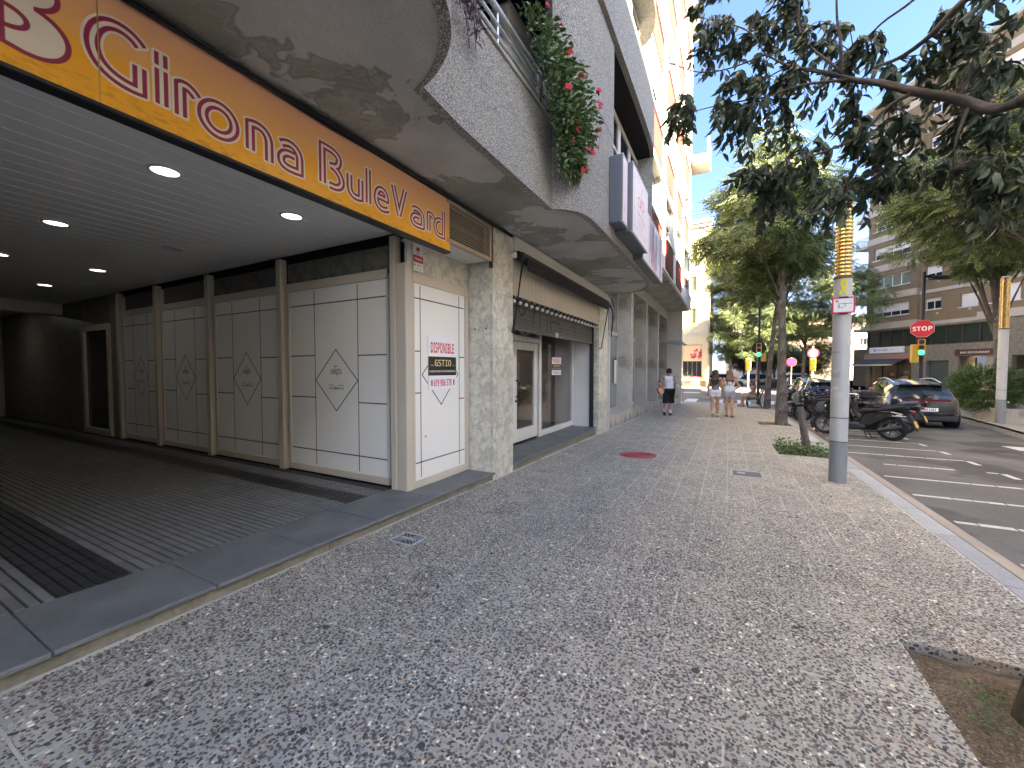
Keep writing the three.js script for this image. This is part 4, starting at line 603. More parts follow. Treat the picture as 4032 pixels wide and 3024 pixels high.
{ // grey portico building with red and white upper floors
  const base = -.32, t = thing('red_white_block', 'sunlit white block with red panels above a grey concrete portico', 'building', [-1.95, base, -11.0], Math.PI / 2), X = z => -z - 11.0, H = 19;
  const hole = [], units = [];
  for (let f = 0; f < 5; f++) for (let k = 0; k < 4; k++) { const x = .55 + k * 3.05, y = 6.17 + f * 2.8; hole.push([x, x + 1.95, y, y + 1.6]); units.push([x, y, f, k]); }
  mesh('wall', wallG(0, 13.0, 4.98, H, -.32, 0, hole), mat(.80, .77, .70, .8, { map: TEX.plaster.map }), t);
  mesh('wall', [box(0, 13, 4.98, H, -9, -8.8), box(12.7, 13, -.2, H, -8.8, -.32), box(0, .3, 4.98, H, -8.8, -.32)], mat(.78, .74, .66, .8, { map: TEX.plaster.map }), t); mesh('roof', box(0, 13, H, H + .25, -9, .35), M.paleConcrete, t);
  for (const [x, y, f, k] of units) {
    const w = windowUnit(t, x, x + 1.95, y, y + 1.6, -.18, { n: 2, shut: [.0, .5, .3, .7, .2][(f * 2 + k) % 5], rev: .18, sillm: M.creamWhite });
    mesh('red_panel', box(x, x + 1.95, y - 1.0, y - .10, .001, .03), M.orange, t); if ((f + k) % 3 === 0) mesh('side_shutter', (() => { const S = []; for (let j = 0; j < 22; j++) S.push(box(x + 1.98, x + 2.4, y + j * .07, y + .05 + j * .07, .002, .03)); return S; })(), mat(.45, .52, .55, .6), w);
  }
  for (let f = 0; f < 5; f++) mesh('floor_band', box(0, 13.0, 4.98 + f * 2.75 - (f ? .12 : 0), 5.04 + f * 2.75, .001, f ? .05 : .06), M.white, t);
  mesh('balcony', [box(12.2, 14.1, 12.6, 12.8, -2, .9), box(12.2, 14.1, 12.8, 13.6, .8, .9)], M.cream, t);
  mesh('balcony_rail', (() => { const S = []; for (let i = 0; i < 12; i++) S.push(box(9.0 + i * .34, 9.02 + i * .34, 4.9, 5.55, .07, .1)); S.push(box(8.9, 13.0, 5.55, 5.6, .06, .11)); return S; })(), M.railMetal, t);
  // overhang soffit and portico
  const z0 = -1.05; mesh('overhang_soffit', box(0, 13.0, 4.92, 4.978, -1.6, .0), M.paleConcrete, t); mesh('soffit_strip', box(0, 13.0, 4.90, 4.919, z0 - .02, z0 + .06), M.concrete, t);
  mesh('portico_beam', box(-.2, 13.0, 4.46, 4.899, z0 - .5, z0), M.concrete, t);
  for (const [a, b] of [[14.3, 14.72], [17.22, 17.56], [20.3, 20.64], [23.5, 24.0]]) { let y = gy(-a) + .32 - .2; for (const e of [1.0, 2.1, 3.2, 4.46]) { mesh('concrete_block', cbox(X(-a), X(-b), y + .001, e - .001, z0 - .5, z0 + rr(-.003, .003), .006), M.concrete, t); y = e; } }
  const ends = [[11.0, 14.3], [14.72, 17.22], [17.56, 20.3], [20.64, 23.5]];
  ends.forEach(([a, b], i) => { const y = gy(-(a + b) / 2) + .32; mesh('plinth', cbox(X(-a), X(-b), y - .3, y + .26 - i * .02, z0 - .5, z0 - .02, .006), M.concrete, t);
    mesh('ledge', cbox(X(-a), X(-b), y + .262 - i * .02, y + .29 - i * .02, z0 - .5, z0 + .0, .004), M.paleConcrete, t);
    const w = mesh('portico_window', wallG(X(-a), X(-b), y + .3 - i * .02, 4.46, z0 - .5, z0 - .44, [[X(-a) + .08, X(-b) - .08, y + .36, 2.9], [X(-a) + .08, X(-b) - .08, 3.02, 4.4]]), mat(.38, .38, .36, .5), t);
    mesh('pane', [box(X(-a) + .08, X(-b) - .08, y + .36, 2.9, z0 - .48, z0 - .47), box(X(-a) + .08, X(-b) - .08, 3.02, 4.4, z0 - .48, z0 - .47)], i < 2 ? phys(.30, .34, .30, .08, { transmission: .3, thickness: 0 }) : M.glassDark, w); });
  mesh('inner_wall', box(0, 13, -.2, 4.92, -4.2, -4.0), mat(.5, .5, .42, .8), t); mesh('inner_floor', box(0, 13, -.3, .05, -4, z0 - .5), M.concrete, t); mesh('inner_ceiling', box(0, 13, 4.3, 4.46, -4, z0 - .51), M.white, t); mesh('inner_wall', box(0, .15, -.2, 4.92, -4.0, z0 - .5), M.concrete, t);
  const n = thing('window_notice', 'white paper notice stuck inside the first portico window', 'notice', [-3.42, 1.3, -13.8]); part(n, 'sheet', box(-3.425, -3.42, .95, 1.75, -13.72, -14.02), M.white); part(n, 'clip', cbox(-3.42, -3.40, 1.76, 1.84, -13.76, -13.98, .004), M.black);
  // slatted canopy over the last doorway
  const c = thing('glass_canopy', 'slim metal and glass canopy over the last portico doorway', 'canopy', [-2.8, 2.7, -21.8]);
  for (let i = 0; i < 5; i++) part(c, 'rafter', (() => { const g = cbox(-3.35, -2.0, -.02, .02, -.02, .02, .004); g.rotateZ(-.12); g.translate(-.0, 2.5, -20.4 - i * .72); return g; })(), M.galv);
  for (const [x, y] of [[-2.03, 2.74], [-2.7, 2.82], [-3.3, 2.9]]) part(c, 'rail', cbox(x - .02, x + .02, y - .02, y + .02, -20.3, -23.4, .004), M.galv);
  const gg = box(-3.3, -2.0, -.006, .006, -1.5, 1.5); gg.rotateZ(-.12); gg.translate(0, 2.53, -21.85); part(c, 'glass', gg, M.glass); for (const z of [-20.9, -22.8]) part(c, 'stay', tube([[-3.02, 3.5, z], [-2.1, 2.77, z]], [.012, .012], 6, 1), M.galv);
}
{ // sunlit cream corner building across the junction
  const t = thing('cream_corner_house', 'sunlit cream corner house across the junction with a flat cornice', 'building', [-8, -.4, -47.5]), m = mat(.72, .60, .38, .85, { map: TEX.plaster.map }), H = 17.2, st = mat(.55, .46, .30, .85, { map: TEX.marble.map });
  const holes = [[3.55, 5.45, 1.1, 4.5]]; for (const x of [-4.6, -2.4, -.2, 2.0, 4.2]) for (const y of [6.8, 10.2, 13.4]) holes.push([x, x + .62, y, y + 1.6]); holes.push([-3.5, -.8, .1, 2.9]);
  mesh('wall', wallG(-6, 6, .62, H, -.35, 0, holes), m, t); mesh('wall', box(5.65, 6, .62, H, -14, -.35), m, t); mesh('wall', [box(-6, -5.7, 0, H, -14, -.36), box(-6, 5.6, 0, H, -14.4, -14.1)], m, t); mesh('cornice', [box(-6.3, 6.35, H, H + .35, -14.4, .35), box(-6.15, 6.2, H - .35, H - .001, -14.2, .2)], M.cream, t); mesh('stone_base', [...wallG(-6.02, 6.05, 0, .62, -.3, .05, [[-3.5, -.8, 0, .62]]), box(5.7, 6.05, 0, .62, -14, -.3)], st, t);
  for (const h of holes.slice(1, -1)) windowUnit(t, ...h, -.2, { n: 1, frame: mat(.42, .36, .2, .7), shut: .9, sm: mat(.35, .33, .12, .7), rev: .2, sillm: M.cream });
  windowUnit(t, 3.55, 5.45, 1.1, 2.75, -.2, { n: 4, frame: mat(.16, .10, .08, .6), rev: .2, sillm: mat(.25, .05, .05, .7), glass: M.glassDark });
  mesh('shop_opening', [box(-3.5, -.8, 0, 2.9, -2.2, -2.0), box(-3.5, -.8, 2.9, 3.0, -2.0, .02)], mat(.33, .17, .06, .7), t);
  for (const y of [5.4, 9.2, 12.4]) mesh('string_course', box(-6.02, 6.03, y, y + .14, .001, .07), M.cream, t);
  for (let k = 0; k < 6; k++) mesh('pilaster', box(6.001, 6.12, .62, H - .4, -1.2 - k * 2, -.8 - k * 2), M.cream, t);
  const art = canvasTex(256, 200, g => { g.fillStyle = '#d9b98c'; g.fillRect(0, 0, 256, 200); for (let i = 0; i < 26; i++) { g.fillStyle = pick(['#a8202e', '#c23a48', '#8c1c2c', '#d06070']); g.globalAlpha = .8; g.beginPath(); const a = i / 26; g.ellipse(90 + rnd() * 160, 60 + rnd() * 130 * (.4 + a * .6), 8 + rnd() * 16, 8 + rnd() * 14, rnd() * 3, 0, 7); g.fill(); } });
  const p = thing('flower_mural', 'painted panel of red flowers above the far cream house window', 'mural', [-3.5, 2.4, -47.6]); part(p, 'board', box(-4.42, -2.58, 2.37, 4.06, -47.78, -47.62), M.cream); const g = plane(1.84, 1.69); g.translate(-3.5, 3.215, -47.615); part(p, 'picture', g, artMat(art));
}
{ // brown corner building on the right
  const turn = -Math.atan2(.845, .5347), t = thing('brown_apartment_block', 'brown apartment block with cream bands and white roller shutters across the junction', 'building', [12.03, -.468, -52.55], turn);
  const br = mat(.235, .168, .095, .85, { map: TEX.plainbrown.map }), bd = mat(.52, .45, .36, .8, { map: TEX.plaster.map }), st = mat(.42, .37, .30, .7, { map: TEX.marble.map }), W = 15.5, H = 27, y_ = y => y + .468;
  const cols = [[.6, 4.02, 4, 1.12], [5.08, 6.34, 2, .95], [7.7, 9.0, 1, 1.05], [9.9, 11.62, 1, 1.25], [12.6, 14.6, 2, 1.2]], holes = [], U = [];
  for (let f = 0; f < 7; f++) cols.forEach(([a, b, n, h], c) => { const y = y_(6.48 + f * 2.76 + (c === 1 ? .14 : 0)); holes.push([a, b, y, y + h]); U.push([a, b, y, y + h, n, f, c]); });
  mesh('wall', wallG(0, 4.7, y_(5.3), H, -.35, 0, holes), br, t); mesh('wall', wallG(4.7, 9.15, y_(5.3), H, -.62, -.3, holes), br, t); mesh('wall', wallG(9.15, W, y_(5.3), H, -.35, 0, holes), br, t);
  mesh('wall', [box(0, .3, y_(5.3), H, -13, -.36), box(W - .3, W, 0, H, -13, -.36), box(0, W, 0, H, -13.3, -13)], br, t); mesh('roof', box(-.3, W + .3, H, H + .3, -13.3, .4), bd, t);
  for (let f = 0; f < 8; f++) { const y = y_(5.3 + f * 2.76); for (const [a, b, z] of [[-.1, 4.7, .08], [4.701, 9.149, -.22], [9.15, W, .08]]) mesh('floor_band', box(a, b, y, y + (z > 0 ? .60 : .28), z - .4, z), bd, t); }
  for (const [a, b, y0, y1, n, f, c] of U) windowUnit(t, a, b, y0, y1, (c === 1 || c === 2 ? -.3 : 0) - .2, { n, shut: [[.62, .25, 1, 1, .5], [0, .6, .5, .55, .7], [.5, .4, .8, .3, .6]][f % 3][c], sm: mat(.66, .63, .60, .6), rev: .2, curtain: f === 1 && c === 0, glass: f === 1 && c === 0 ? M.glassTint : M.glassDark });
  for (const [x, y] of [[6.0, 8.9], [8.3, 9.0], [6.0, 6.15], [8.3, 6.2]]) mesh('vent_plate', box(x, x + .18, y_(y), y_(y) + .16, -.3, -.285), bd, t);
  // shop floors
  mesh('wall', wallG(0, W, 0, y_(5.3), -.5, -.12, [[.0, 10.4, y_(3.62), y_(5.1)], [.35, 4.3, .1, y_(2.3)], [5.5, 7.2, .02, y_(2.2)], [7.9, 10.2, .02, y_(2.5)], [11.2, 14.8, .1, y_(2.5)]]), st, t);
  const rib = mesh('ribbon_window', (() => { const G = [box(0, 10.4, y_(3.56), y_(3.62), -.4, -.1), box(0, 10.4, y_(5.08), y_(5.14), -.4, -.1)]; for (let i = 0; i <= 9; i++) G.push(box(i * 1.15, i * 1.15 + .06, y_(3.62), y_(5.08), -.38, -.14)); return G; })(), mat(.05, .035, .03, .5), t); mesh('pane', box(0, 10.4, y_(3.62), y_(5.08), -.3, -.29), phys(.03, .04, .03, .03), rib);
  mesh('wall', [box(0, .3, 0, y_(5.3), -13, -.51)], st, t); for (const x of [5.3, 7.3, 7.7, 10.3]) mesh('interior_wall', box(x, x + .1, 0, y_(2.75), -6, -.51), mat(.42, .34, .24, .8), t); mesh('interior_wall', box(0, W, 0, y_(2.75), -6.2, -6.0), mat(.42, .34, .24, .8), t);
  mesh('interior', [box(.3, 4.4, 0, y_(3.5), -4, -3.8), box(7.8, 10.3, 0, y_(3.5), -3, -2.8), box(5.4, 7.3, 0, y_(3.5), -1.4, -1.2), box(.3, .4, 0, y_(3.5), -4, -.5), box(4.35, 4.45, 0, y_(3.5), -4, -.5)], mat(.42, .30, .17, .8), t); mesh('interior_ceiling', box(0, W, y_(2.75), y_(2.9), -6, -.5), M.creamWhite, t);
  for (const g of [box(.35, 4.3, .1, y_(2.3), -.3, -.29), box(7.9, 10.2, .1, y_(2.5), -.3, -.29)]) mesh('shop_glass', g, M.glass, t); mesh('shop_mullion', [1.5, 2.9, 8.9].map(x => box(x, x + .08, .1, y_(2.4), -.32, -.24)), M.darkMetal, t);
  const brown2 = box(5.5, 7.2, .02, y_(2.2), -.45, -.42); mesh('garage_door', brown2, mat(.06, .075, .06, .6), t);
  for (let i = 0; i < 3; i++) mesh('shop_display', [cbox(.8 + i * 1.2, 1.5 + i * 1.2, .1, .9 + .4 * i, -2.2, -1.7, .02), ball(.22, 1.1 + i * 1.2, 1.4 + .2 * i, -1.9)], mat(.5, .22 + .15 * i, .1 + .1 * i, .6), t);
  // corner balconies on the left flank
  for (let f = 0; f < 6; f++) { const y = y_(5.3 + f * 2.76); const b = mesh('balcony', [box(-1.7, 0, y, y + .25, -4.5, -.3)], bd, t); const R = []; for (let i = 0; i <= 14; i++) R.push(box(-1.68 + i * .12, -1.66 + i * .12, y + .25, y + 1.1, -.34, -.31)); for (let i = 0; i < 30; i++) R.push(box(-1.69, -1.66, y + .25, y + 1.1, -4.4 + i * .137, -4.38 + i * .137)); R.push(box(-1.7, 0, y + 1.1, y + 1.14, -.35, -.3), box(-1.7, -1.65, y + 1.1, y + 1.14, -4.5, -.35)); mesh('railing', R, M.white, b); }
  mesh('flank_wall', box(-6, -.001, 0, 4.2, -5, -4.6), st, t);
  const sg = (name, label, x0, x1, y0, y1, bg, fn) => { const q = V((x0 + x1) / 2, y_(y0), 0).applyAxisAngle(V(0, 1, 0), turn).add(t.position), o = thing(name, label, 'sign', [q.x, q.y, q.z], turn), w = x1 - x0, h = y1 - y0; mesh('board', box(-w / 2, w / 2, 0, h, -.11, .02), mat(...bg, .6), o); const g = plane(w - .04, h - .04); g.translate(0, h / 2, .023); mesh('print', g, artMat(canvasTex(512, Math.round(512 * h / w), fn)), o); return o; };
  sg('office_sign', 'white office sign with blue emblem above the far shop awning', .42, 3.68, 3.02, 3.58, [.7, .7, .72], (g, w, h) => { g.fillStyle = '#dfdfe6'; g.fillRect(0, 0, w, h); g.fillStyle = '#6aa0cc'; g.beginPath(); g.ellipse(90, h * .5, 26, 18, .3, 0, 7); g.fill(); g.fillStyle = '#8d95a5'; g.font = `bold ${h * .5}px sans-serif`; g.fillText('lex duo', 130, h * .66); g.font = `${h * .2}px sans-serif`; g.fillText('advocats', 330, h * .62); });
  sg('shop_sign', 'grey shop sign with orange lettering over the dark awning', -.1, 4.6, 2.45, 2.9, [.3, .26, .22], (g, w, h) => { g.fillStyle = '#8c7d70'; g.fillRect(0, 0, w, h); g.fillStyle = '#d8542c'; g.font = `bold ${h * .8}px sans-serif`; g.fillText('Sunsetlicious', w * .45, h * .8, w * .5); });
  sg('bar_sign', 'dark red bordered bar sign on the brown block', 7.7, 10.4, 2.52, 3.07, [.05, .02, .02], (g, w, h) => { g.fillStyle = '#2a1c1a'; g.fillRect(0, 0, w, h); g.strokeStyle = '#8a2a2a'; g.lineWidth = 6; g.strokeRect(3, 3, w - 6, h - 6); g.fillStyle = '#cdbfae'; g.font = `bold ${h * .42}px sans-serif`; g.textAlign = 'center'; g.fillText('BAR RESTAURANT', w / 2, h * .65, w * .8); });
  { const q = V(1.85, y_(1.9), .1).applyAxisAngle(V(0, 1, 0), turn).add(t.position), o = thing('shop_awning', 'dark grey folding shop awning with pale front edge on the brown block', 'awning', [q.x, q.y, q.z], turn); mesh('canvas', fromTris([-2.1, .55, -.2, 2.1, .55, -.2, 2.1, 0, 1.3, -2.1, .55, -.2, 2.1, 0, 1.3, -2.1, 0, 1.3, -2.1, .54, -.2, -2.1, -.01, 1.3, 2.1, -.01, 1.3, -2.1, .54, -.2, 2.1, -.01, 1.3, 2.1, .54, -.2]), mat(.06, .06, .065, .9), o); mesh('front_bar', box(-2.12, 2.12, -.08, .01, 1.28, 1.34), mat(.75, .66, .45, .5), o); mesh('arm', [tube([[-1.5, .4, -.2], [-1.4, .1, .5], [-1.5, -.02, 1.28]], [.02, .02], 6, 2), tube([[1.5, .4, -.2], [1.4, .1, .5], [1.5, -.02, 1.28]], [.02, .02], 6, 2)], M.white, o); }
}
// plain blocks: along the street behind the trees, and the one across the street that shades it (outside the picture)
function plainBlock(name, label, x, z, turn, w, d, h, wm, fl0 = 3.4) {
  const t = thing(name, label, 'building', [x, -.55, z], turn), holes = [], n = Math.floor(w / 2.6), m = Math.floor((h - fl0 - .6) / 2.9), s = (w - .8) / n;
  for (let f = 0; f < m; f++) for (let i = 0; i < n; i++) holes.push([.4 + i * s + s / 2 - .6, .4 + i * s + s / 2 + .6, fl0 + .9 + f * 2.9, fl0 + 2.3 + f * 2.9]);
  mesh('wall', wallG(0, w, 0, h, -.35, 0, holes), wm, t); mesh('wall', [box(0, .35, 0, h, -d, -.36), box(w - .35, w, 0, h, -d, -.36), box(0, w, 0, h, -d - .3, -d)], wm, t); mesh('roof', box(-.2, w + .2, h, h + .3, -d - .3, .3), M.paleConcrete, t);
  holes.forEach((q, i) => windowUnit(t, ...q, -.2, { n: 2, shut: [.3, .6, 0, .45][i % 4], rev: .2 })); return t;
}
plainBlock('distant_block', 'pale block far along the street seen through the trees', -.6, -92, 0, 9, 10, 16, mat(.66, .58, .46, .85, { map: TEX.plaster.map }));
plainBlock('distant_house', 'terracotta house far behind the junction trees', 8.6, -84, -.15, 8, 9, 11, mat(.42, .33, .25, .85, { map: TEX.plaster.map }));
plainBlock('long_distant_block', 'low cream block beyond the street trees on the right', 3.0, -110, 0, 26, 9, 13, mat(.6, .5, .4, .85, { map: TEX.plaster.map }));
plainBlock('street_block', 'plain lower block on the other side of the street', 17, -30.5, -Math.PI / 2, 26.4, 10, 14.0, mat(.70, .65, .56, .85, { map: TEX.plaster.map }));
plainBlock('tall_street_block', 'plain taller block on the other side of the street', 17, -4, -Math.PI / 2, 40, 10, 15.8, mat(.70, .66, .58, .85, { map: TEX.plaster.map }));
// ------------------------------------------------------------------ plants
function leafG(len, w, curl = .3, seg = 3) { // bent, folded blade along +x, stalk at origin
  const P = [], prof = [0, .75, 1, .62, 0]; const pt = (i, s) => { const u = i / (seg + 1), a = curl * u; return [len * Math.sin(u * (1 - .1)) / .78 * .86, -len * a * u * .6, s * w / 2 * prof[Math.round(u * 4)]]; };
  for (let i = 0; i <= seg; i++) for (const s of [-1, 1]) { const a = pt(i, 0), b = pt(i + 1, 0), c = pt(i, s), d = pt(i + 1, s); c[1] += Math.abs(c[2]) * .35; d[1] += Math.abs(d[2]) * .35; P.push(...a, ...b, ...d, ...a, ...d, ...c); }
  return fromTris(P);
}
function sprayG(n = 9, L = .26, lw = .028, ll = .075) { // pinnate leaf: pairs of leaflets along a drooping stalk
  const G = []; for (let i = 0; i < n; i++) { const u = (i + 1) / n, x = L * u, y = -L * .35 * u * u, s = i % 2 ? 1 : -1, P = [], a = i === n - 1 ? 0 : s * 1.05, ca = Math.cos(a), sa = Math.sin(a); const q = (p, w) => [x + ca * p - sa * w, y - p * .25 + Math.abs(w) * .3, sa * p + ca * w];
    P.push(...q(0, 0), ...q(ll * .5, lw / 2), ...q(ll, 0), ...q(0, 0), ...q(ll, 0), ...q(ll * .5, -lw / 2)); G.push(fromTris(P)); } return mergeGeometries(G);
}
const leafMat = (r = 1, g = 1, b = 1, tr = .35) => phys(r, g, b, .55, { transmission: tr, thickness: 0 });
function instLeaves(parent, name, geo, m, list, colours) { // list: [pos, dir, roll, scale]
  const im = new THREE.InstancedMesh(geo, m, list.length), q = new THREE.Object3D(), c = new THREE.Color(), X = V(1, 0, 0), qa = new THREE.Quaternion(), qb = new THREE.Quaternion();
  list.forEach(([p, d, roll, s], i) => { qa.setFromUnitVectors(X, d.clone().normalize()); qb.setFromAxisAngle(X, roll); q.quaternion.copy(qa).multiply(qb); q.position.copy(p); q.scale.setScalar(s); q.updateMatrix(); im.setMatrixAt(i, q.matrix); const k = pick(colours), v = rr(.8, 1.2); im.setColorAt(i, c.setRGB(k[0] * v, k[1] * v, k[2] * v)); });
  im.name = name; im.userData.kind = 'stuff'; im.castShadow = im.receiveShadow = true; parent.add(im); return im;
}
const rdir = () => { const z = rr(-1, 1), t = rnd() * 6.283, r = Math.sqrt(1 - z * z); return V(r * Math.cos(t), z, r * Math.sin(t)); };
{ // flowering climber hanging from the balcony corner
  const t = thing('flowering_climber', 'green climber with red trumpet flowers hanging from the balcony corner', 'plant', [-1.9, 4.4, -4.3]); const O = t.position, L = [], core = [];
  core.push(tube([[-1.95, 4.38, -4.4], [-1.84, 4.5, -4.5], [-1.78, 4.2, -4.58], [-1.74, 3.85, -4.6]], [.012, .008, .005], 6, 3), tube([[-1.95, 4.38, -4.3], [-1.85, 4.75, -4.2], [-1.8, 4.95, -4.15]], [.01, .005], 6, 3), tube([[-1.95, 4.38, -4.4], [-1.8, 4.3, -4.8], [-1.7, 4.1, -4.95]], [.01, .005], 6, 3));
  part(t, 'stem', core, mat(.12, .10, .05, .8)); part(t, 'flower_box', cbox(-2.32, -2.10, 4.20, 4.36, -4.1, -4.62, .01), mat(.30, .16, .1, .8));
  const axis = u => V(-1.84 + .14 * u, 5.0 - 1.2 * u, -4.12 - .52 * Math.sin(u * 2.2) - .05 * u), wid = u => .20 + .44 * Math.sin(Math.min(1, u * 1.15 + .1) * 2.9) * (1 - .25 * u);
  for (let i = 0; i < 3600; i++) { const u = Math.pow(rnd(), .9), a = axis(u), w = wid(u), d = rdir(), r = Math.pow(rnd(), .45); const p = V(a.x + Math.abs(d.x) * w * r * .75 - .04, a.y + d.y * .18 * r, a.z + d.z * w * r * 1.35 + .06).sub(O); const dir = V(d.x + .5, d.y * .6 - .25, d.z + rr(-.4, .4)); L.push([p, dir, rr(-.9, .9), rr(.7, 1.3)]); }
  instLeaves(t, 'foliage', leafG(.085, .034, .3), leafMat(1, 1, 1, .42), L, [[.13, .21, .05], [.09, .16, .04], [.18, .26, .07], [.06, .11, .03], [.22, .30, .10]]);
  const petal = []; for (let k = 0; k < 5; k++) { const g = leafG(.045, .036, .5); g.rotateY(k * 1.2566); g.translate(0, .03, 0); petal.push(g); } petal.push(prep(new THREE.ConeGeometry(.012, .05, 8, 1, true)).clone().rotateX(Math.PI).translate(0, .005, 0)); const fg = mergeGeometries(petal.map(prep)), fm = mat(.50, .012, .02, .5);
  for (let k = 0; k < 24; k++) { const u = (k + .5) / 24, a = axis(u), w = wid(u), s = k % 3 === 0 ? -1 : 1, f = new THREE.Mesh(fg, fm); f.name = 'flower'; f.castShadow = true; f.position.set(a.x + w * .7 * rr(.6, 1), a.y + rr(-.08, .08), a.z - s * w * 1.1 * rr(.2, 1)).sub(O); f.quaternion.setFromUnitVectors(V(0, 1, 0), V(rr(.3, 1), rr(-.2, .6), rr(-.4, 1)).normalize()); f.scale.setScalar(rr(.8, 1.15)); t.add(f); }
}
{ // purple trailing plant over the parapet
  const t = thing('purple_trailing_plant', 'purple leaved trailing plant hanging over the balcony parapet', 'plant', [-1.9, 4.4, -2.75]), O = t.position, L = [], S = [];
  for (let k = 0; k < 8; k++) { const z = -2.62 - k * .035, p = [V(-1.97, 4.42, z), V(-1.86, 4.46 + rr(0, .12), z + rr(-.05, .05)), V(-1.84, 4.25 + rr(-.1, .1), z + rr(-.1, .06)), V(-1.85, 4.0 + rr(-.12, .2), z + rr(-.14, .08))]; S.push(tube(p, [.006, .003], 5, 3)); const c = new THREE.CatmullRomCurve3(p); for (let i = 1; i < 11; i++) L.push([c.getPoint(i / 11).sub(O), V(rr(-.2, .9), rr(-.8, .3), rr(-1, 1)), rr(-1, 1), rr(.7, 1.2)]); }
  part(t, 'stem', S, mat(.10, .04, .07, .7)); part(t, 'flower_box', cbox(-2.32, -2.1, 4.2, 4.36, -2.5, -2.95, .01), mat(.28, .15, .1, .8)); instLeaves(t, 'foliage', leafG(.10, .024, .4), leafMat(1, 1, 1, .2), L, [[.10, .045, .085], [.07, .035, .065], [.13, .06, .10]]);
}
// ---- trees
function broadTree(name, label, base, trunk, radii, limbs, clumps, o) { // all in world coordinates
  const t = thing(name, label, 'tree', base, 0, o.group), O = t.position;
  part(t, 'trunk', tube(trunk, radii, 12, 4), o.bark || M.bark); const G = limbs.map(l => tube(l[0], l[1], 7, 3)); if (G.length) part(t, 'limbs', G, o.limb || o.bark || M.bark);
  const L = []; for (const [c, r, n] of clumps) for (let i = 0; i < n; i++) { const d = rdir(), q = Math.pow(rnd(), .5); L.push([V(c[0] + d.x * r * q, c[1] + d.y * r * q * (o.flat || .7), c[2] + d.z * r * q).sub(O), V(d.x + rr(-.6, .6), (o.droop ?? -.35) + d.y * .4 + rr(-.3, .3), d.z + rr(-.6, .6)), rr(-1.2, 1.2), rr(.75, 1.3)]); }
  instLeaves(t, 'crown', o.leaf, o.lm, L, o.cols); return t;
}
{ // near tree: trunk just outside the frame, limbs and drooping leaves overhead
  const b = { b1: [[1.71, 3.22, -4.05], [1.59, 3.22, -4.1], [1.43, 3.39, -4.19], [1.21, 3.55, -4.25], [1.03, 3.72, -4.33], [.89, 3.81, -4.37], [.68, 3.99, -4.44], [.44, 4.2, -4.55], [.26, 4.45, -4.68]], b2: [[1.8, 4.1, -3.9], [1.45, 4.07, -4.17], [1.32, 3.98, -4.33], [1.18, 3.96, -4.48], [1.03, 3.96, -4.51]], b3: [[1.4, 4.4, -4.1], [1.2, 4.25, -4.27], [1.04, 4.23, -4.41], [.91, 4.15, -4.57]], b4: [[1.19, 3.53, -4.24], [1.08, 3.5, -4.29], [.91, 3.35, -4.37], [.52, 3.23, -4.32], [.27, 3.2, -4.42]], b5: [[.78, 3.87, -4.32], [.76, 4.08, -4.26], [.73, 4.28, -4.25], [.72, 4.6, -4.25]], b6: [[.82, 3.82, -4.34], [.52, 3.95, -4.47], [.27, 3.98, -4.56], [-.07, 4.05, -4.61], [-.36, 4.1, -4.68]], b7: [[.44, 4.2, -4.55], [.17, 4.17, -4.63], [-.09, 4.14, -4.71]], b8: [[.26, 4.45, -4.68], [-.05, 4.47, -4.75], [-.32, 4.58, -4.84], [-.72, 4.94, -4.98]], b9: [[.26, 4.45, -4.68], [.13, 4.75, -4.74], [-.11, 5.02, -4.85], [-.38, 5.25, -4.94]], b10: [[1.49, 3.32, -4.16], [1.41, 3.08, -4.11], [1.44, 2.9, -4.24]], b11: [[.77, 3.89, -4.31], [.51, 4.42, -4.48], [.51, 4.9, -4.49]], b12: [[.91, 3.35, -4.37], [.93, 3.2, -4.43], [.9, 3.0, -4.6]] };
  const R = { b1: [.040, .037, .034, .030, .026, .022, .017, .012, .007], b2: [.03, .02, .011], b3: [.012, .006], b4: [.016, .010, .005], b5: [.014, .006], b6: [.012, .004], b7: [.007, .003], b8: [.008, .004], b9: [.008, .003], b10: [.012, .004], b11: [.012, .005], b12: [.008, .003] };
  const cl = [[-.2, 4.87, -4.67], [.01, 4.73, -4.84], [.24, 4.83, -4.73], [.41, 4.5, -4.85], [.56, 4.72, -4.86], [.59, 4.24, -4.49], [-.1, 3.82, -4.51], [.07, 3.71, -4.97], [.22, 3.69, -4.63], [.28, 3.31, -4.6], [.49, 3.69, -5.06], [.54, 3.08, -4.72], [.45, 3.0, -4.94], [.6, 3.29, -4.72], [.82, 3.57, -4.8], [.92, 3.41, -4.46], [1.09, 3.35, -4.75], [1.04, 3.1, -4.91], [1.13, 3.64, -4.67], [1.3, 3.31, -4.77], [.93, 2.91, -4.79], [.71, 2.86, -4.43], [1.34, 3.06, -4.76], [1.51, 4.01, -4.6], [1.59, 3.89, -4.31], [1.62, 3.6, -4.02], [1.65, 3.83, -4.75], [1.7, 3.57, -4.38], [1.45, 3.62, -4.71], [1.71, 3.45, -4.73], [1.85, 3.18, -4.5], [1.75, 3.18, -4.74], [1.74, 2.83, -4.26], [-.57, 4.16, -4.95], [-.46, 4.17, -4.76], [-.28, 4.73, -5.05], [-.26, 5.36, -5.04], [.09, 4.12, -4.56], [.28, 4.02, -4.57], [.5, 3.96, -4.59], [.81, 4.17, -5.03], [.06, 3.92, -4.75], [1.56, 2.94, -4.58], [1.65, 2.62, -4.24], [1.8, 2.51, -4.32], [.36, 4.88, -4.74], [.78, 4.23, -4.64], [.97, 4.12, -4.76], [.16, 3.29, -4.81], [1.92, 3.61, -4.64]];
  const limbs = Object.keys(b).map(k => [b[k], R[k]]), pts = Object.values(b).flat();
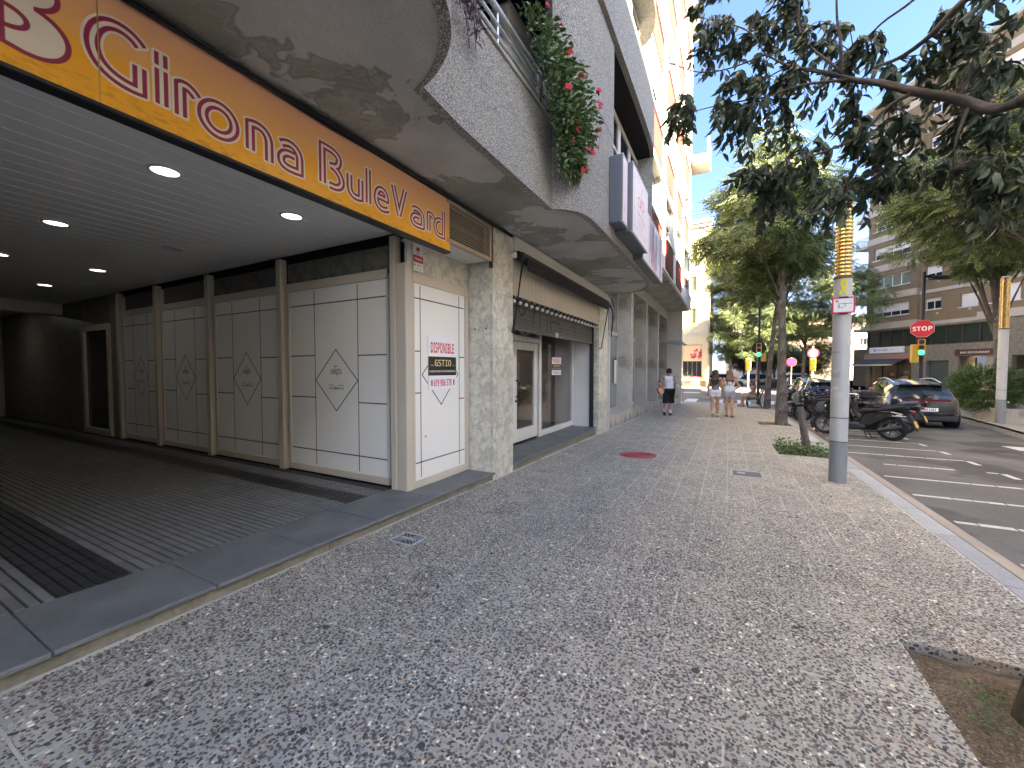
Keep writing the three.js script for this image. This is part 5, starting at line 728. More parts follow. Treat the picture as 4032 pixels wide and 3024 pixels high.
  const t = thing('near_street_tree', 'near street tree with drooping dark leaves across the top right', 'tree', [1.26, gy(-2.5) - .04, -2.5]), O = t.position, L = [], K = [];
  part(t, 'trunk', tube([[1.26, -.15, -2.5], [1.27, .15, -2.5], [1.32, 1.2, -2.5], [1.5, 2.4, -2.75], [1.74, 3.0, -3.45], [1.71, 3.22, -4.05]], [.17, .125, .11, .10, .07, .048], 14, 5), M.barkDark);
  part(t, 'limbs', [...limbs.map(l => tube(l[0], l[1], 8, 4)), tube([[1.5, 2.4, -2.75], [1.9, 3.4, -3.2], [1.8, 4.1, -3.9]], [.07, .05, .03], 9, 4), tube([[1.9, 3.4, -3.2], [1.8, 4.3, -3.5], [1.4, 4.4, -4.1]], [.04, .02, .012], 8, 4)], M.barkDark);
  const tw = [];
  for (const c of cl) { let best = pts[0], bd = 9; for (const p of pts) { const d = Math.hypot(p[0] - c[0], p[1] - c[1] - .1, p[2] - c[2]); if (d < bd) { bd = d; best = p; } }
    const n = 6; for (let k = 0; k < n; k++) { const e = V(c[0] + rr(-.2, .2), c[1] + rr(-.16, .16), c[2] + rr(-.22, .22)), m = V((best[0] + e.x) / 2 + rr(-.05, .05), Math.max(best[1], e.y) * .5 + (best[1] + e.y) * .25 + .06, (best[2] + e.z) / 2); const cv = new THREE.CatmullRomCurve3([V(...best), m, e]); tw.push(tube([V(...best), m, e], [.005, .0028, .0016], 4, 4));
      for (let i = 0; i < 15; i++) { const u = .45 + .55 * (i + 1) / 15, p = cv.getPoint(u); L.push([p.add(V(rr(-.02, .02), rr(-.02, .02), rr(-.02, .02))).sub(O), V(rr(-1, 1), rr(-1.9, -.3), rr(-1, 1)), rr(-1.4, 1.4), rr(.7, 1.25)]); if (rnd() < .10) K.push([p.clone(), V(rr(-.2, .2), -1, rr(-.2, .2)), rr(-1, 1), rr(.6, 1)]); } } }
  part(t, 'twigs', tw, M.barkDark);
  instLeaves(t, 'crown', leafG(.125, .044, .6), leafMat(1, 1, 1, .28), L, [[.034, .055, .022], [.042, .066, .026], [.028, .045, .020], [.052, .075, .028], [.065, .085, .030]]);
  instLeaves(t, 'seed_keys', leafG(.05, .012, .1), mat(1, 1, 1, .8), K, [[.16, .07, .04], [.11, .05, .03], [.2, .12, .06]]);
}
const PIN = sprayG(11, .30, .042, .095), PINM = leafMat(1, 1, 1, .42), GREENS = [[.085, .13, .022], [.07, .11, .022], [.12, .16, .026], [.055, .085, .020], [.15, .18, .035]];
function feathery(name, label, x, z, h, lean, crownC, crownR, nClump, per, group, extra = {}) {
  const y0 = gy(z) - .06, tx = x + lean[0], tz = z + lean[1], trunk = [[x, y0 - .1, z], [x + lean[0] * .1, y0 + h * .25, z + lean[1] * .1], [x + lean[0] * .45, y0 + h * .6, z + lean[1] * .45], [tx, y0 + h, tz]], limbs = [], clumps = [], r0 = extra.r || .12;
  for (let i = 0; i < nClump; i++) { const d = rdir(), q = Math.pow(rnd(), .4), c = [crownC[0] + d.x * crownR[0] * q, crownC[1] + d.y * crownR[1] * q, crownC[2] + d.z * crownR[2] * q]; clumps.push([c, rr(.45, .85) * (extra.cs || 1), per]); if (i % 3 === 0) { const u = rr(.55, 1), s = [x + (tx - x) * u, y0 + h * u, z + (tz - z) * u]; limbs.push([[s, [(s[0] + c[0]) / 2, Math.max(s[1], c[1]) * .6 + Math.min(s[1], c[1]) * .4, (s[2] + c[2]) / 2], c], [r0 * .34, r0 * .16, .006]]); } }
  return broadTree(name, label, [x, y0, z], trunk, [r0 * 1.5, r0, r0 * .85, r0 * .5], limbs, clumps, { leaf: PIN, lm: PINM, cols: extra.cols || GREENS, group, flat: .6, limb: M.barkDark });
}
feathery('slim_street_tree', 'slim grey trunked street tree nearest behind the stump, feathery crown', 1.47, -15.1, 6.2, [-.1, -.1], [1.25, 6.4, -15.4], [1.9, 2.4, 2.1], 46, 150, 'street trees along the kerb', { r: .12 });
feathery('slim_street_tree', 'leaning street tree just behind the bench with a feathery crown', 1.62, -22.6, 6.4, [.45, .3], [1.2, 6.6, -22.8], [2.6, 2.4, 2.6], 44, 150, 'street trees along the kerb', { r: .11 });
feathery('junction_tree', 'leafy tree across the junction behind the far traffic light', 2.4, -45.5, 5, [.2, 0], [1.9, 5.6, -45.5], [3.2, 3.0, 3], 44, 150, 'trees across the junction', { r: .14, cs: 1.3 });
feathery('junction_tree', 'leafy tree left of centre across the junction near the cream house', .2, -50, 6, [-.3, 0], [-.1, 6.6, -50], [2.6, 4.4, 3], 56, 150, 'trees across the junction', { r: .14, cs: 1.3 });
feathery('junction_tree', 'leafy tree across the junction beside the speed limit sign', 6.6, -50, 6, [.2, 0], [6.0, 6.6, -50], [4.0, 3.6, 3], 50, 150, 'trees across the junction', { r: .16, cs: 1.4 });
feathery('junction_tree', 'dense tree at the left corner of the brown block', 9.4, -46.5, 6.5, [0, 0], [8.4, 8.4, -46.5], [3.8, 4.2, 3], 52, 150, 'trees across the junction', { r: .17, cs: 1.4 });
feathery('junction_tree', 'distant tree closing the street beyond the junction', 4.2, -66, 7, [0, 0], [3.6, 6.0, -66], [5.5, 4.2, 3], 46, 150, 'trees across the junction', { r: .2, cs: 2 });
feathery('right_street_tree', 'feathery tree over the opposite pavement, its branches reaching in from the right', 7.4, -13.6, 5.2, [-.3, -.5], [6.6, 6.9, -15.6], [2.6, 2.0, 3.2], 48, 150, 'trees on the opposite pavement', { r: .15 });
feathery('right_street_tree', 'feathery tree on the opposite pavement behind the second pole', 9.6, -23.5, 5.4, [-.3, 0], [9.2, 7.6, -24], [3.0, 2.3, 3], 46, 150, 'trees on the opposite pavement', { r: .15, cs: 1.1 });
feathery('plum_tree', 'small dark reddish tree beyond the far traffic signal', 1.6, -57, 2.6, [0, 0], [1.4, 2.8, -57], [1.9, 1.5, 1.6], 26, 130, undefined, { r: .1, cols: [[.05, .022, .025], [.04, .02, .02], [.07, .04, .03]] });
feathery('junction_tree', 'low bushy tree beyond the no parking sign', 5.0, -60, 2.6, [0, 0], [4.8, 3.0, -60], [2.6, 1.8, 2], 34, 150, 'trees across the junction', { r: .12, cs: 1.3 });
feathery('junction_tree', 'low bushy tree behind the 30 speed sign', 8.6, -61, 2.4, [0, 0], [8.6, 2.6, -61], [3.0, 2.0, 2], 40, 150, 'trees across the junction', { r: .12, cs: 1.3 });
{ // sawn-off trunk and weeds
  const zb = -9.5, t = thing('tree_stump', 'sawn-off leaning tree trunk standing in weeds by the kerb', 'stump', [1.33, gy(zb) - .06, zb]);
  part(t, 'trunk', tube([[1.36, gy(zb) - .2, zb], [1.34, gy(zb) + .1, zb], [1.29, gy(zb) + .45, zb - .02], [1.23, gy(zb) + .86, zb - .03]], [.10, .068, .06, .057], 12, 4), M.bark); part(t, 'cut_face', moveG(rotG(cyl(.056, .056, -.004, .004, 0, 0, 16), 0, 0, .12), 1.23, gy(zb) + .863, zb - .03), mat(.52, .40, .26, .8, { map: TEX.bark.map }));
  const w = new THREE.Group(), L = []; for (let i = 0; i < 900; i++) { const x = rr(.86, 1.66), z = rr(-9.06, -10.1), y = gy(z) - .04 + Math.pow(rnd(), 1.6) * (.10 + .16 * fbm(x / 3, -z / 12, 6, 2, 3)); if (Math.hypot(x - 1.34, z - zb) < .09) continue; L.push([V(x, y, z), V(rr(-1, 1), rr(0, .9), rr(-1, 1)), rr(-1, 1), rr(.6, 1.3)]); }
  const im = instLeaves(scene, 'weeds', leafG(.075, .03, .4), leafMat(1, 1, 1, .4), L, [[.13, .23, .05], [.09, .17, .04], [.17, .27, .07], [.06, .11, .03]]); im.userData = { kind: 'stuff', label: 'green weeds growing round the sawn-off trunk' };
  const L2 = []; for (let i = 0; i < 260; i++) { const u = rnd(), x = .90 + .12 * rnd() + .10 * u, z = -2.35 - .35 * u; L2.push([V(x + rr(-.03, .08), gy(z) - .045 + rr(0, .025), z), V(rr(-1, 1), rr(0, 1), rr(-1, 1)), rr(-1, 1), rr(.3, .6)]); }
  const im2 = instLeaves(scene, 'pit_weeds', leafG(.05, .012, .4), leafMat(1, 1, 1, .3), L2, [[.10, .19, .04], [.07, .14, .035], [.12, .2, .05]]); im2.userData = { kind: 'stuff', label: 'small green weeds in the near tree pit' };
}
{ // hedge in a planter behind the parked car
  const t = thing('planter_hedge', 'bushy green hedge in a planter behind the dark car', 'hedge', [8.2, gy(-21) + .02, -20.8]), O = t.position, L = []; part(t, 'planter', cbox(7.9, 8.7, gy(-21) + .0, gy(-21) + .5, -19.6, -22.2, .02), M.concrete); part(t, 'stems', [0, 1, 2, 3].map(i => tube([[8.3, .0, -19.9 - i * .6], [8.3 + rr(-.2, .2), .9, -20 - i * .6]], [.02, .008], 6, 2)), M.barkDark);
  for (let i = 0; i < 2600; i++) { const d = rdir(), q = Math.pow(rnd(), .4); L.push([V(8.2 + d.x * .85 * q, .75 + d.y * .78 * q, -20.9 + d.z * 1.5 * q).sub(O), V(d.x, d.y * .5 + .2, d.z), rr(-1, 1), rr(.6, 1.1)]); }
  instLeaves(t, 'foliage', sprayG(7, .2, .04, .08), leafMat(1, 1, 1, .3), L, [[.07, .13, .025], [.10, .17, .03], [.05, .09, .022]]);
}
// ------------------------------------------------------------------ poles, signs, lights
const GOLD = phys(.62, .40, .12, .22, { metalness: .75, clearcoat: .4 });
function ribbedPole(label, x, z, r, yTop, y1) {
  const y0 = gy(z), t = thing('ribbed_lamp_column', label, 'lamp post', [x, y0, z], 0, 'grey columns with golden ribbed tops'); const g = mat(.60, .605, .60, .5, { map: TEX.plaster.map, metalness: .1 });
  mesh('shaft', [cyl(r, r, .445 - y0 - .0, yTop - y0, 0, 0, 32)], g, t); mesh('shaft_base', [cyl(r * 1.01, r * 1.01, -.02, .44 - y0, 0, 0, 32)], mat(.30, .32, .33, .6, { map: TEX.plaster.map, metalness: .2 }), t);
  for (const y of [.442, .765]) mesh('joint_ring', lathe([[r * 1.005, y - y0 - .005], [r * 1.018, y - y0 - .003], [r * 1.018, y - y0 + .003], [r * 1.005, y - y0 + .005]], 32), M.black, t);
  const prof = [[r * .55, yTop - y0]]; const n = Math.round((y1 - yTop) / .05); for (let i = 0; i < n; i++) { const y = yTop - y0 + i * .05; prof.push([r * .86, y + .004], [r * .97, y + .018], [r * .98, y + .03], [r * .86, y + .046]); } prof.push([r * .5, y1 - y0]); mesh('golden_sleeve', lathe(prof, 32), GOLD, t);
  mesh('collar', lathe([[r * 1.0, yTop - y0 - .02], [r * 1.09, yTop - y0 - .015], [r * 1.09, yTop - y0 + .006], [r * .8, yTop - y0 + .008]], 32), M.bronze, t); mesh('cap', lathe([[0, y1 - y0 + .05], [r * .7, y1 - y0 + .04], [r * 1.02, y1 - y0], [r * .5, y1 - y0 - .01]], 24), M.galv, t);
  for (const a of [2.3, 3.9]) mesh('sleeve_rod', cyl(.008, .008, yTop - y0, y1 - y0, Math.cos(a) * r * 1.03, -Math.sin(a) * r * 1.03, 8), GOLD, t);
  for (let i = 0; i < 16; i++) { const w = rr(.03, .14), h = rr(.015, .09), y = rr(.8, 1.85), a0 = rr(0, 6.28), P = new THREE.CylinderGeometry(r + .0012, r + .0012, h, 6, 1, true, a0, w / r); P.translate(0, y - y0, 0); mesh('paper_remnant', prep(P), pick([mat(.55, .54, .50, .9), mat(.40, .39, .36, .9), mat(.62, .61, .58, .9)]), t); } return t;
}
{
  const x = 1.345, z = -7.0, t = ribbedPole('near grey lamp column with golden ribbed top and yellow ribbon sticker', x, z, .1, 2.665, 3.75), y0 = t.position.y, face = Math.atan2(-x, -z) + Math.PI; // turned to the walkers
  const rib = canvasTex(128, 192, g => { g.clearRect(0, 0, 128, 192); g.strokeStyle = '#e2d420'; g.lineWidth = 26; g.lineCap = 'butt'; g.beginPath(); g.moveTo(18, 186); g.bezierCurveTo(60, 120, 100, 90, 92, 46); g.bezierCurveTo(86, 6, 46, 6, 42, 46); g.bezierCurveTo(38, 92, 70, 120, 104, 184); g.stroke(); });
  const a = new THREE.CylinderGeometry(.1015, .1015, .22, 12, 1, true, -.62, 1.24); a.rotateY(Math.atan2(-x, -z) + Math.PI + Math.PI + .1); a.translate(0, 2.53 - y0, 0); mesh('ribbon_sticker', prep(a), new THREE.MeshStandardMaterial({ map: rib, alphaTest: .5, transparent: true, roughness: .5, side: THREE.DoubleSide }), t);
  const s = thing('measure_plate', 'small white plate with red border reading H 2.aT on the near column', 'sign', [x, 2.175, z], Math.atan2(-x, -z) + Math.PI + Math.PI + .1); const art = canvasTex(256, 220, g => { g.fillStyle = '#c8283c'; g.fillRect(0, 0, 256, 220); g.fillStyle = '#e6e4e2'; g.fillRect(16, 16, 224, 188); g.fillStyle = '#26262a'; g.font = 'bold 52px sans-serif'; g.fillText('H', 34, 66); g.fillRect(62, 84, 166, 7); g.fillRect(142, 84, 7, 50); g.font = 'bold 58px sans-serif'; g.fillText('2.', 60, 146); g.font = 'bold 30px sans-serif'; g.fillText('a', 108, 146); g.fillRect(206, 140, 8, 8); });
  mesh('plate', cbox(-.122, .122, 0, .215, .104, .112, .003), mat(.5, .05, .08, .5), s); const p = plane(.236, .207); p.translate(0, .1075, .1135); mesh('print', p, artMat(art), s); mesh('clamp', [cbox(-.05, .05, .2, .222, .098, .118, .003), cbox(-.05, .05, -.012, .006, .098, .118, .003)], M.darkMetal, s);
}
ribbedPole('far grey lamp column with ribbed top on the opposite pavement', 7.86, -19.2, .115, 2.75, 4.4);
function signalHead(t, y, z, face, back) { // three lamps, bottom one green
  const h = new THREE.Group(); h.name = 'signal_head'; h.position.set(0, y, 0); h.rotation.y = face; t.add(h); const Y = mat(.62, .36, .03, .5);
  if (back) mesh('backboard', moveG(rotG(cyl(.34, .34, -.01, .01, 0, 0, 28), Math.PI / 2, 0, 0), 0, .12, z - .06), M.black, h);
  mesh('housing', cbox(-.13, .13, -.38, .38, z - .05, z + .10, .03), Y, h);
  for (let i = 0; i < 3; i++) { const yy = .25 - i * .25, vis = new THREE.CylinderGeometry(.115, .115, .16, 18, 1, true, -1.2, Math.PI + .8); vis.rotateX(Math.PI / 2); vis.rotateZ(Math.PI); vis.translate(0, yy, z + .18); mesh('visor', prep(vis), Y, h); const lens = moveG(rotG(cyl(.1, .1, -.008, .008, 0, 0, 20), Math.PI / 2, 0, 0), 0, yy, z + .108); mesh('lens', lens, i === 2 ? new THREE.MeshStandardMaterial({ color: lin(.02, .4, .2), emissive: lin(.04, .95, .45), emissiveIntensity: .16 }) : mat(.02, .018, .015, .3), h); }
  const l = new THREE.PointLight(lin(.05, 1, .5), .03, 0, 2); l.position.set(0, -.25, z + .16); l.castShadow = true; h.add(l); return h;
}
{
  const t = thing('street_lamp', 'black street lamp post with a STOP sign and green traffic signal', 'lamp post', [8.0, gy(-26) - .02, -26]), y0 = t.position.y; const P = (g) => g;
  mesh('post', cyl(.085, .07, 0, 6.0 - y0, 0, 0, 16), M.darkMetal, t); mesh('lamp_arm', cbox(-.06, 1.12, 5.72 - y0, 5.84 - y0, -.05, .05, .01), M.darkMetal, t).rotation.y = .4; mesh('luminaire', cbox(.25, 1.2, 5.62 - y0, 5.80 - y0, -.17, .17, .05), M.darkMetal, t).rotation.y = .4;
  const s = thing('stop_sign', 'red octagonal STOP sign on the black lamp post', 'sign', [8.0, 3.35, -26], -.31); const oc = new THREE.CylinderGeometry(.43, .43, .02, 8); oc.rotateY(Math.PI / 8); oc.rotateX(Math.PI / 2); oc.translate(0, 0, .12); mesh('plate', prep(oc), M.galv, s);
  const art = canvasTex(256, 256, g => { const o = (r, c) => { g.fillStyle = c; g.beginPath(); for (let i = 0; i < 8; i++) { const a = Math.PI / 8 + i * Math.PI / 4; g.lineTo(128 + r * Math.cos(a), 128 + r * Math.sin(a)); } g.fill(); }; g.fillStyle = '#c01a2c'; g.fillRect(0, 0, 256, 256); o(138, '#ece6e6'); o(126, '#c01a2c'); g.fillStyle = '#f2eeee'; g.font = 'bold 84px sans-serif'; g.textAlign = 'center'; g.fillText('STOP', 128, 158, 210); }); const f = new THREE.CircleGeometry(.425, 8, Math.PI / 8); f.translate(0, 0, .133); mesh('face', prep(f), artMat(art), s);
  signalHead(t, 2.47 - y0, .12, -.31, false); mesh('side_signal', [cbox(-.38, -.12, 1.75 - y0, 2.62 - y0, -.12, .16, .03)], mat(.55, .33, .04, .5), t);
}
{
  const t = thing('traffic_light', 'green traffic light with round black backboard on a dark post by the bench', 'traffic light', [1.41, gy(-25.6), -25.6]), y0 = t.position.y; mesh('post', cyl(.07, .055, 0, 6.8 - y0, 0, 0, 14), M.darkMetal, t); signalHead(t, 2.48 - y0, .10, -.06, true); mesh('luminaire', cbox(-.15, .15, 6.7 - y0, 6.82 - y0, -.9, .1, .03), M.darkMetal, t); mesh('side_signal', cbox(.1, .34, 1.85 - y0, 2.3 - y0, -.1, .08, .03), mat(.6, .36, .05, .5), t);
}
function farSignal(label, x, z, sign) { const t = thing('far_traffic_signal', label, 'traffic light', [x, -.43, z]); mesh('post', cyl(.08, .08, 0, sign ? 3.9 : 2.9, 0, 0, 12), M.galv, t); mesh('housing', [cbox(-.2, .2, 1.75, 2.85, .08, .34, .04)], mat(.75, .42, .05, .5), t); for (let i = 0; i < 3; i++) mesh('visor', moveG(rotG(prep(new THREE.CylinderGeometry(.14, .14, .14, 14, 1, true)), Math.PI / 2, 0, 0), 0, 2.6 - i * .32, .4), mat(.5, .28, .04, .5), t); return t; }
farSignal('yellow traffic signal on a pale post straight across the junction', 1.5, -41.6);
{ const t = farSignal('yellow traffic signal under the 30 speed sign', 6.4, -43.5, 1), o = thing('speed_sign', 'round red bordered 30 speed limit sign', 'sign', [6.4, 2.85, -43.3]); mesh('disc', moveG(rotG(cyl(.42, .42, -.01, .01, 0, 0, 28), Math.PI / 2, 0, 0), 0, 0, .06), M.galv, o); const f = new THREE.CircleGeometry(.415, 28); f.translate(0, 0, .075); mesh('face', prep(f), artMat(canvasTex(128, 128, g => { g.fillStyle = '#c8283a'; g.fillRect(0, 0, 128, 128); g.fillStyle = '#efe9e6'; g.beginPath(); g.arc(64, 64, 46, 0, 7); g.fill(); g.fillStyle = '#1c1c1e'; g.font = 'bold 56px sans-serif'; g.textAlign = 'center'; g.fillText('30', 64, 84); })), o); }
{ const o = thing('no_parking_sign', 'round blue and red no parking sign on a thin post', 'sign', [4.7, -.43, -41.8]); mesh('post', cyl(.03, .03, 0, 2.9, 0, 0, 10), M.galv, o); const f = new THREE.CircleGeometry(.36, 24); f.translate(0, 2.5, .045); mesh('face', prep(f), artMat(canvasTex(96, 96, g => { g.fillStyle = '#b02838'; g.fillRect(0, 0, 96, 96); g.fillStyle = '#3a3a8c'; g.beginPath(); g.arc(48, 48, 36, 0, 7); g.fill(); g.strokeStyle = '#b02838'; g.lineWidth = 10; g.beginPath(); g.moveTo(20, 20); g.lineTo(76, 76); g.stroke(); })), o); mesh('disc', moveG(rotG(cyl(.37, .37, -.01, .01, 0, 0, 24), Math.PI / 2, 0, 0), 0, 2.5, .03), M.galv, o); }
{ // cables slung across the street
  const t = thing('overhead_cables', 'black cables with loose loops slung across the street', 'cable', [-1.95, 6, -13.5]); const A = [[-1.95, 6.05, -13.4], [-1.2, 6.2, -13.8], [0, 6.4, -14.4], [2, 6.75, -15.6], [6, 7.4, -18], [12.2, 8.2, -21]];
  part(t, 'cable', [tube(A, [.016, .016], 6, 4)], M.black); part(t, 'cable', [tube(A.map((p, i) => [p[0], p[1] - .42 + (i > 2 ? .06 : 0), p[2]]), [.013, .013], 6, 4)], M.black); part(t, 'cable', [tube(A.map((p, i) => [p[0], p[1] + .14, p[2]]), [.006, .006], 5, 4)], M.black);
  for (const [x, s] of [[-.2, .25], [.25, .38], [.6, .5], [.0, .3]]) part(t, 'loop', tube([[x, 6.38, -14.3], [x + .1, 6.1, -14.3], [x + .3 * s, 6.0 - s * .5, -14.35], [x + s, 6.2, -14.5], [x + s * .9, 6.5, -14.5]], [.008, .008], 5, 4), M.black); part(t, 'loose_end', tube([[.25, 6.4, -14.4], [.26, 5.8, -14.4], [.02, 5.35, -14.4]], [.012, .009], 6, 3), M.black);
}
{ // bench beside the kerb, its back to the road
  const z = -23.6, t = thing('street_bench', 'dark slatted street bench near the second tree, seen end on', 'bench', [1.1, gy(z), z]); const W = mat(.05, .035, .025, .6);
  for (let i = 0; i < 5; i++) mesh('seat_slat', cbox(-.24 + i * .095, -.16 + i * .095, .41, .445, -.8, .8, .006), W, t); for (let i = 0; i < 3; i++) { const s = cbox(-.015, .015, 0, .09, -.8, .8, .006); s.rotateZ(-.25); s.translate(.28 + i * .03, .5 + i * .12, 0); mesh('back_slat', s, W, t); }
  for (const s of [-.72, .72]) { mesh('end_frame', [tube([[-.26, 0, s], [-.22, .4, s], [.2, .4, s]], [.026, .026], 8, 3), tube([[.34, 0, s], [.24, .4, s], [.4, .85, s]], [.028, .024], 8, 3), tube([[-.24, .41, s], [-.24, .64, s], [.28, .62, s]], [.02, .02], 8, 3)], M.black, t); }
}
// ------------------------------------------------------------------ scooters
const paintK = phys(.006, .006, .007, .16, { clearcoat: .8, clearcoatRoughness: .08 }), paintG = phys(.16, .17, .18, .3, { clearcoat: .8, clearcoatRoughness: .1, metalness: .3 }), rubber = mat(.014, .014, .014, .85), plastic = mat(.02, .02, .021, .5), chrome = mat(.6, .6, .6, .2, { metalness: 1 }), lampGlass = phys(.5, .5, .5, .08, { clearcoat: 1 });
function wheel(t, x, y, r, w, z = 0) {
  const o = new THREE.Group(); o.name = 'wheel'; o.position.set(x, y, z); t.add(o); mesh('tyre', lathe([[r * .72, -w * .4], [r * .9, -w * .5], [r * .985, -w * .3], [r, 0], [r * .985, w * .3], [r * .9, w * .5], [r * .72, w * .4]].map(p => [p[0], p[1]]), 30).rotateX(Math.PI / 2), rubber, o);
  mesh('rim', [lathe([[r * .73, -w * .38], [r * .66, -w * .2], [r * .66, w * .2], [r * .73, w * .38]], 30).rotateX(Math.PI / 2), moveG(rotG(cyl(r * .16, r * .16, -w * .35, w * .35, 0, 0, 14), Math.PI / 2, 0, 0), 0, 0, 0), ...[0, 1, 2, 3, 4].map(i => { const g = cbox(r * .12, r * .7, -r * .045, r * .045, -w * .16, w * .16, .004); g.rotateZ(i * 1.2566); return g; })], mat(.16, .16, .17, .35, { metalness: .7 }), o);
  mesh('brake_disc', moveG(rotG(cyl(r * .42, r * .42, -.002, .002, 0, 0, 20), Math.PI / 2, 0, 0), 0, 0, w * .42), M.steel, o); return o;
}
function scooter(label, x, z, turn, o = {}) {
  const t = thing('parked_scooter', label, 'scooter', [x, gy(z) - .12, z], turn, 'scooters parked at the kerb'), P = o.paint || paintK; t.rotation.order = 'YXZ';
  wheel(t, .71, .30, .30, .10); wheel(t, -.70, .30, .30, .12);
  mesh('fork', [tube([[.71, .3, .075], [.52, .82, .06]], [.022, .026], 8, 1), tube([[.71, .3, -.075], [.52, .82, -.06]], [.022, .026], 8, 1)], M.darkMetal, t);
  { const g = new THREE.CylinderGeometry(.335, .335, .13, 22, 1, true, .2, 1.9); g.rotateX(Math.PI / 2); g.translate(.71, .3, 0); mesh('front_mudguard', [prep(g), moveG(extrudeSide([[.40, .26], [.30, .40], [.05, .40], [-.1, .32], [.1, .34], [.3, .28]], .12, .02), .55, .22, 0)], P, t); }
  mesh('front_shield', extrudeSide([[.50, 1.00], [.62, .95], [.72, .80], [.66, .66], [.56, .50], [.44, .36], [.36, .33], [.36, .42], [.44, .60], [.44, .85]], .36, .05), P, t);
  mesh('inner_shield', extrudeSide([[.42, .92], [.45, .9], [.43, .6], [.34, .40], [.26, .36], [.25, .40], [.34, .55], [.36, .85]], .30, .03), plastic, t);
  mesh('headlight', [ball(.11, .655, .80, .09, .5, .8, .9), ball(.11, .655, .80, -.09, .5, .8, .9)], lampGlass, t); mesh('nose_grille', cbox(.60, .665, .60, .68, -.09, .09, .015), plastic, t);
  mesh('handlebar_cover', extrudeSide([[.36, .98], [.44, 1.08], [.54, 1.06], [.58, .98], [.46, .93]], .30, .05), P, t); mesh('handlebar', tube([[.36, 1.00, -.36], [.42, 1.03, -.2], [.44, 1.03, 0], [.42, 1.03, .2], [.36, 1.00, .36]], [.014, .014], 8, 3), plastic, t); mesh('grip', [tube([[.36, 1.0, -.38], [.40, 1.02, -.25]], [.02, .02], 8, 1), tube([[.36, 1.0, .38], [.40, 1.02, .25]], [.02, .02], 8, 1)], rubber, t);
  for (const s of [-1, 1]) { mesh('brake_lever', tube([[.42, 1.02, s * .24], [.47, 1.0, s * .36]], [.008, .008], 6, 1), M.steel, t); const m = mesh('mirror', [tube([[.40, 1.04, s * .26], [.42, 1.16, s * .34], [.40, 1.22, s * .38]], [.009, .008], 6, 3), ball(.075, .395, 1.24, s * .41, .3, .62, 1.1)], plastic, t); mesh('mirror_glass', ball(.066, .378, 1.24, s * .41, .15, .6, 1.08), chrome, m); }
  mesh('floorboard', extrudeSide([[.42, .30], [.36, .36], [-.15, .36], [-.22, .30], [-.1, .24], [.3, .24]], .32, .03), plastic, t);
  mesh('tail_body', extrudeSide([[-.08, .34], [-.12, .60], [-.22, .70], [-.6, .72], [-1.02, .80], [-1.08, .76], [-.95, .64], [-.68, .56], [-.5, .48], [-.3, .34]], .27, .045), P, t);
  mesh('seat', extrudeSide([[-.04, .69], [-.08, .765], [-.3, .775], [-.46, .80], [-.56, .845], [-.92, .875], [-.99, .84], [-.8, .785], [-.5, .74], [-.2, .69]], .29, .04), mat(.012, .012, .013, .6), t);
  mesh('grab_rail', tube([[-.62, .80, .15], [-.95, .885, .14], [-1.08, .89, 0], [-.95, .885, -.14], [-.62, .80, -.15]], [.014, .014], 8, 4), o.rail || M.darkMetal, t); mesh('tail_light', ball(.08, -1.07, .755, 0, .6, .5, 1.3), mat(.35, .012, .015, .2), t);
  mesh('engine', [extrudeSide([[-.05, .20], [-.02, .34], [-.3, .40], [-.72, .40], [-.82, .30], [-.72, .22], [-.4, .2]], .13, .03)].map(g => moveG(g, 0, 0, .14)), plastic, t); mesh('engine_cover', moveG(rotG(cyl(.10, .09, -.02, .02, 0, 0, 18), Math.PI / 2, 0, 0), -.58, .31, .215), mat(.35, .36, .37, .4, { metalness: .7 }), t); mesh('kick_starter', tube([[-.45, .28, .22], [-.25, .22, .24], [-.2, .24, .25]], [.01, .01], 6, 2), M.steel, t);
  mesh('exhaust', [tube([[-.1, .22, -.14], [-.4, .22, -.17], [-.55, .27, -.18]], [.022, .025], 8, 2), tube([[-.5, .26, -.19], [-.95, .38, -.20]], [.055, .062], 12, 1)], M.darkMetal, t); mesh('shock_absorber', [tube([[-.72, .36, .15], [-.66, .64, .14]], [.022, .026], 8, 1)], M.darkMetal, t);
  mesh('rear_mudguard', extrudeSide([[-.95, .66], [-1.0, .7], [-1.12, .5], [-1.18, .3], [-1.15, .29], [-1.06, .48]], .12, .012), plastic, t); { const g = cbox(-.007, .007, 0, .16, -.10, .10, .003); g.rotateZ(-.35 + Math.PI * 0); g.translate(-1.165, .38, 0); mesh('plate', g, mat(.62, .42, .08, .5), t); }
  mesh('centre_stand', [tube([[-.18, .24, .12], [-.26, .02, .16], [-.36, .012, .17]], [.014, .012], 6, 2), tube([[-.18, .24, -.12], [-.26, .02, -.16], [-.36, .012, -.17]], [.014, .012], 6, 2)], M.black, t);
  if (o.decal) for (const s of [-1, 1]) mesh('white_stripe', [[[-.70, .735], [-.92, .69]], [[-.92, .69], [-.80, .66]], [[-.80, .66], [-.99, .64]], [[-.99, .64], [-.72, .64]]].map(([a, b]) => { const L = Math.hypot(b[0] - a[0], b[1] - a[1]), g = cbox(-L / 2, L / 2, -.009, .009, -.003, .003, .001); g.rotateZ(Math.atan2(b[1] - a[1], b[0] - a[0])); g.translate((a[0] + b[0]) / 2, (a[1] + b[1]) / 2, s * .137); return g; }), M.white, t);
  if (o.screen) mesh('windscreen', (() => { const g = new THREE.CylinderGeometry(.42, .36, .46, 14, 1, true, .95, 1.25); g.rotateZ(.45); g.translate(.25, 1.22, 0); return prep(g); })(), phys(.75, .72, .6, .05, { transmission: .7, thickness: 0 }), t);
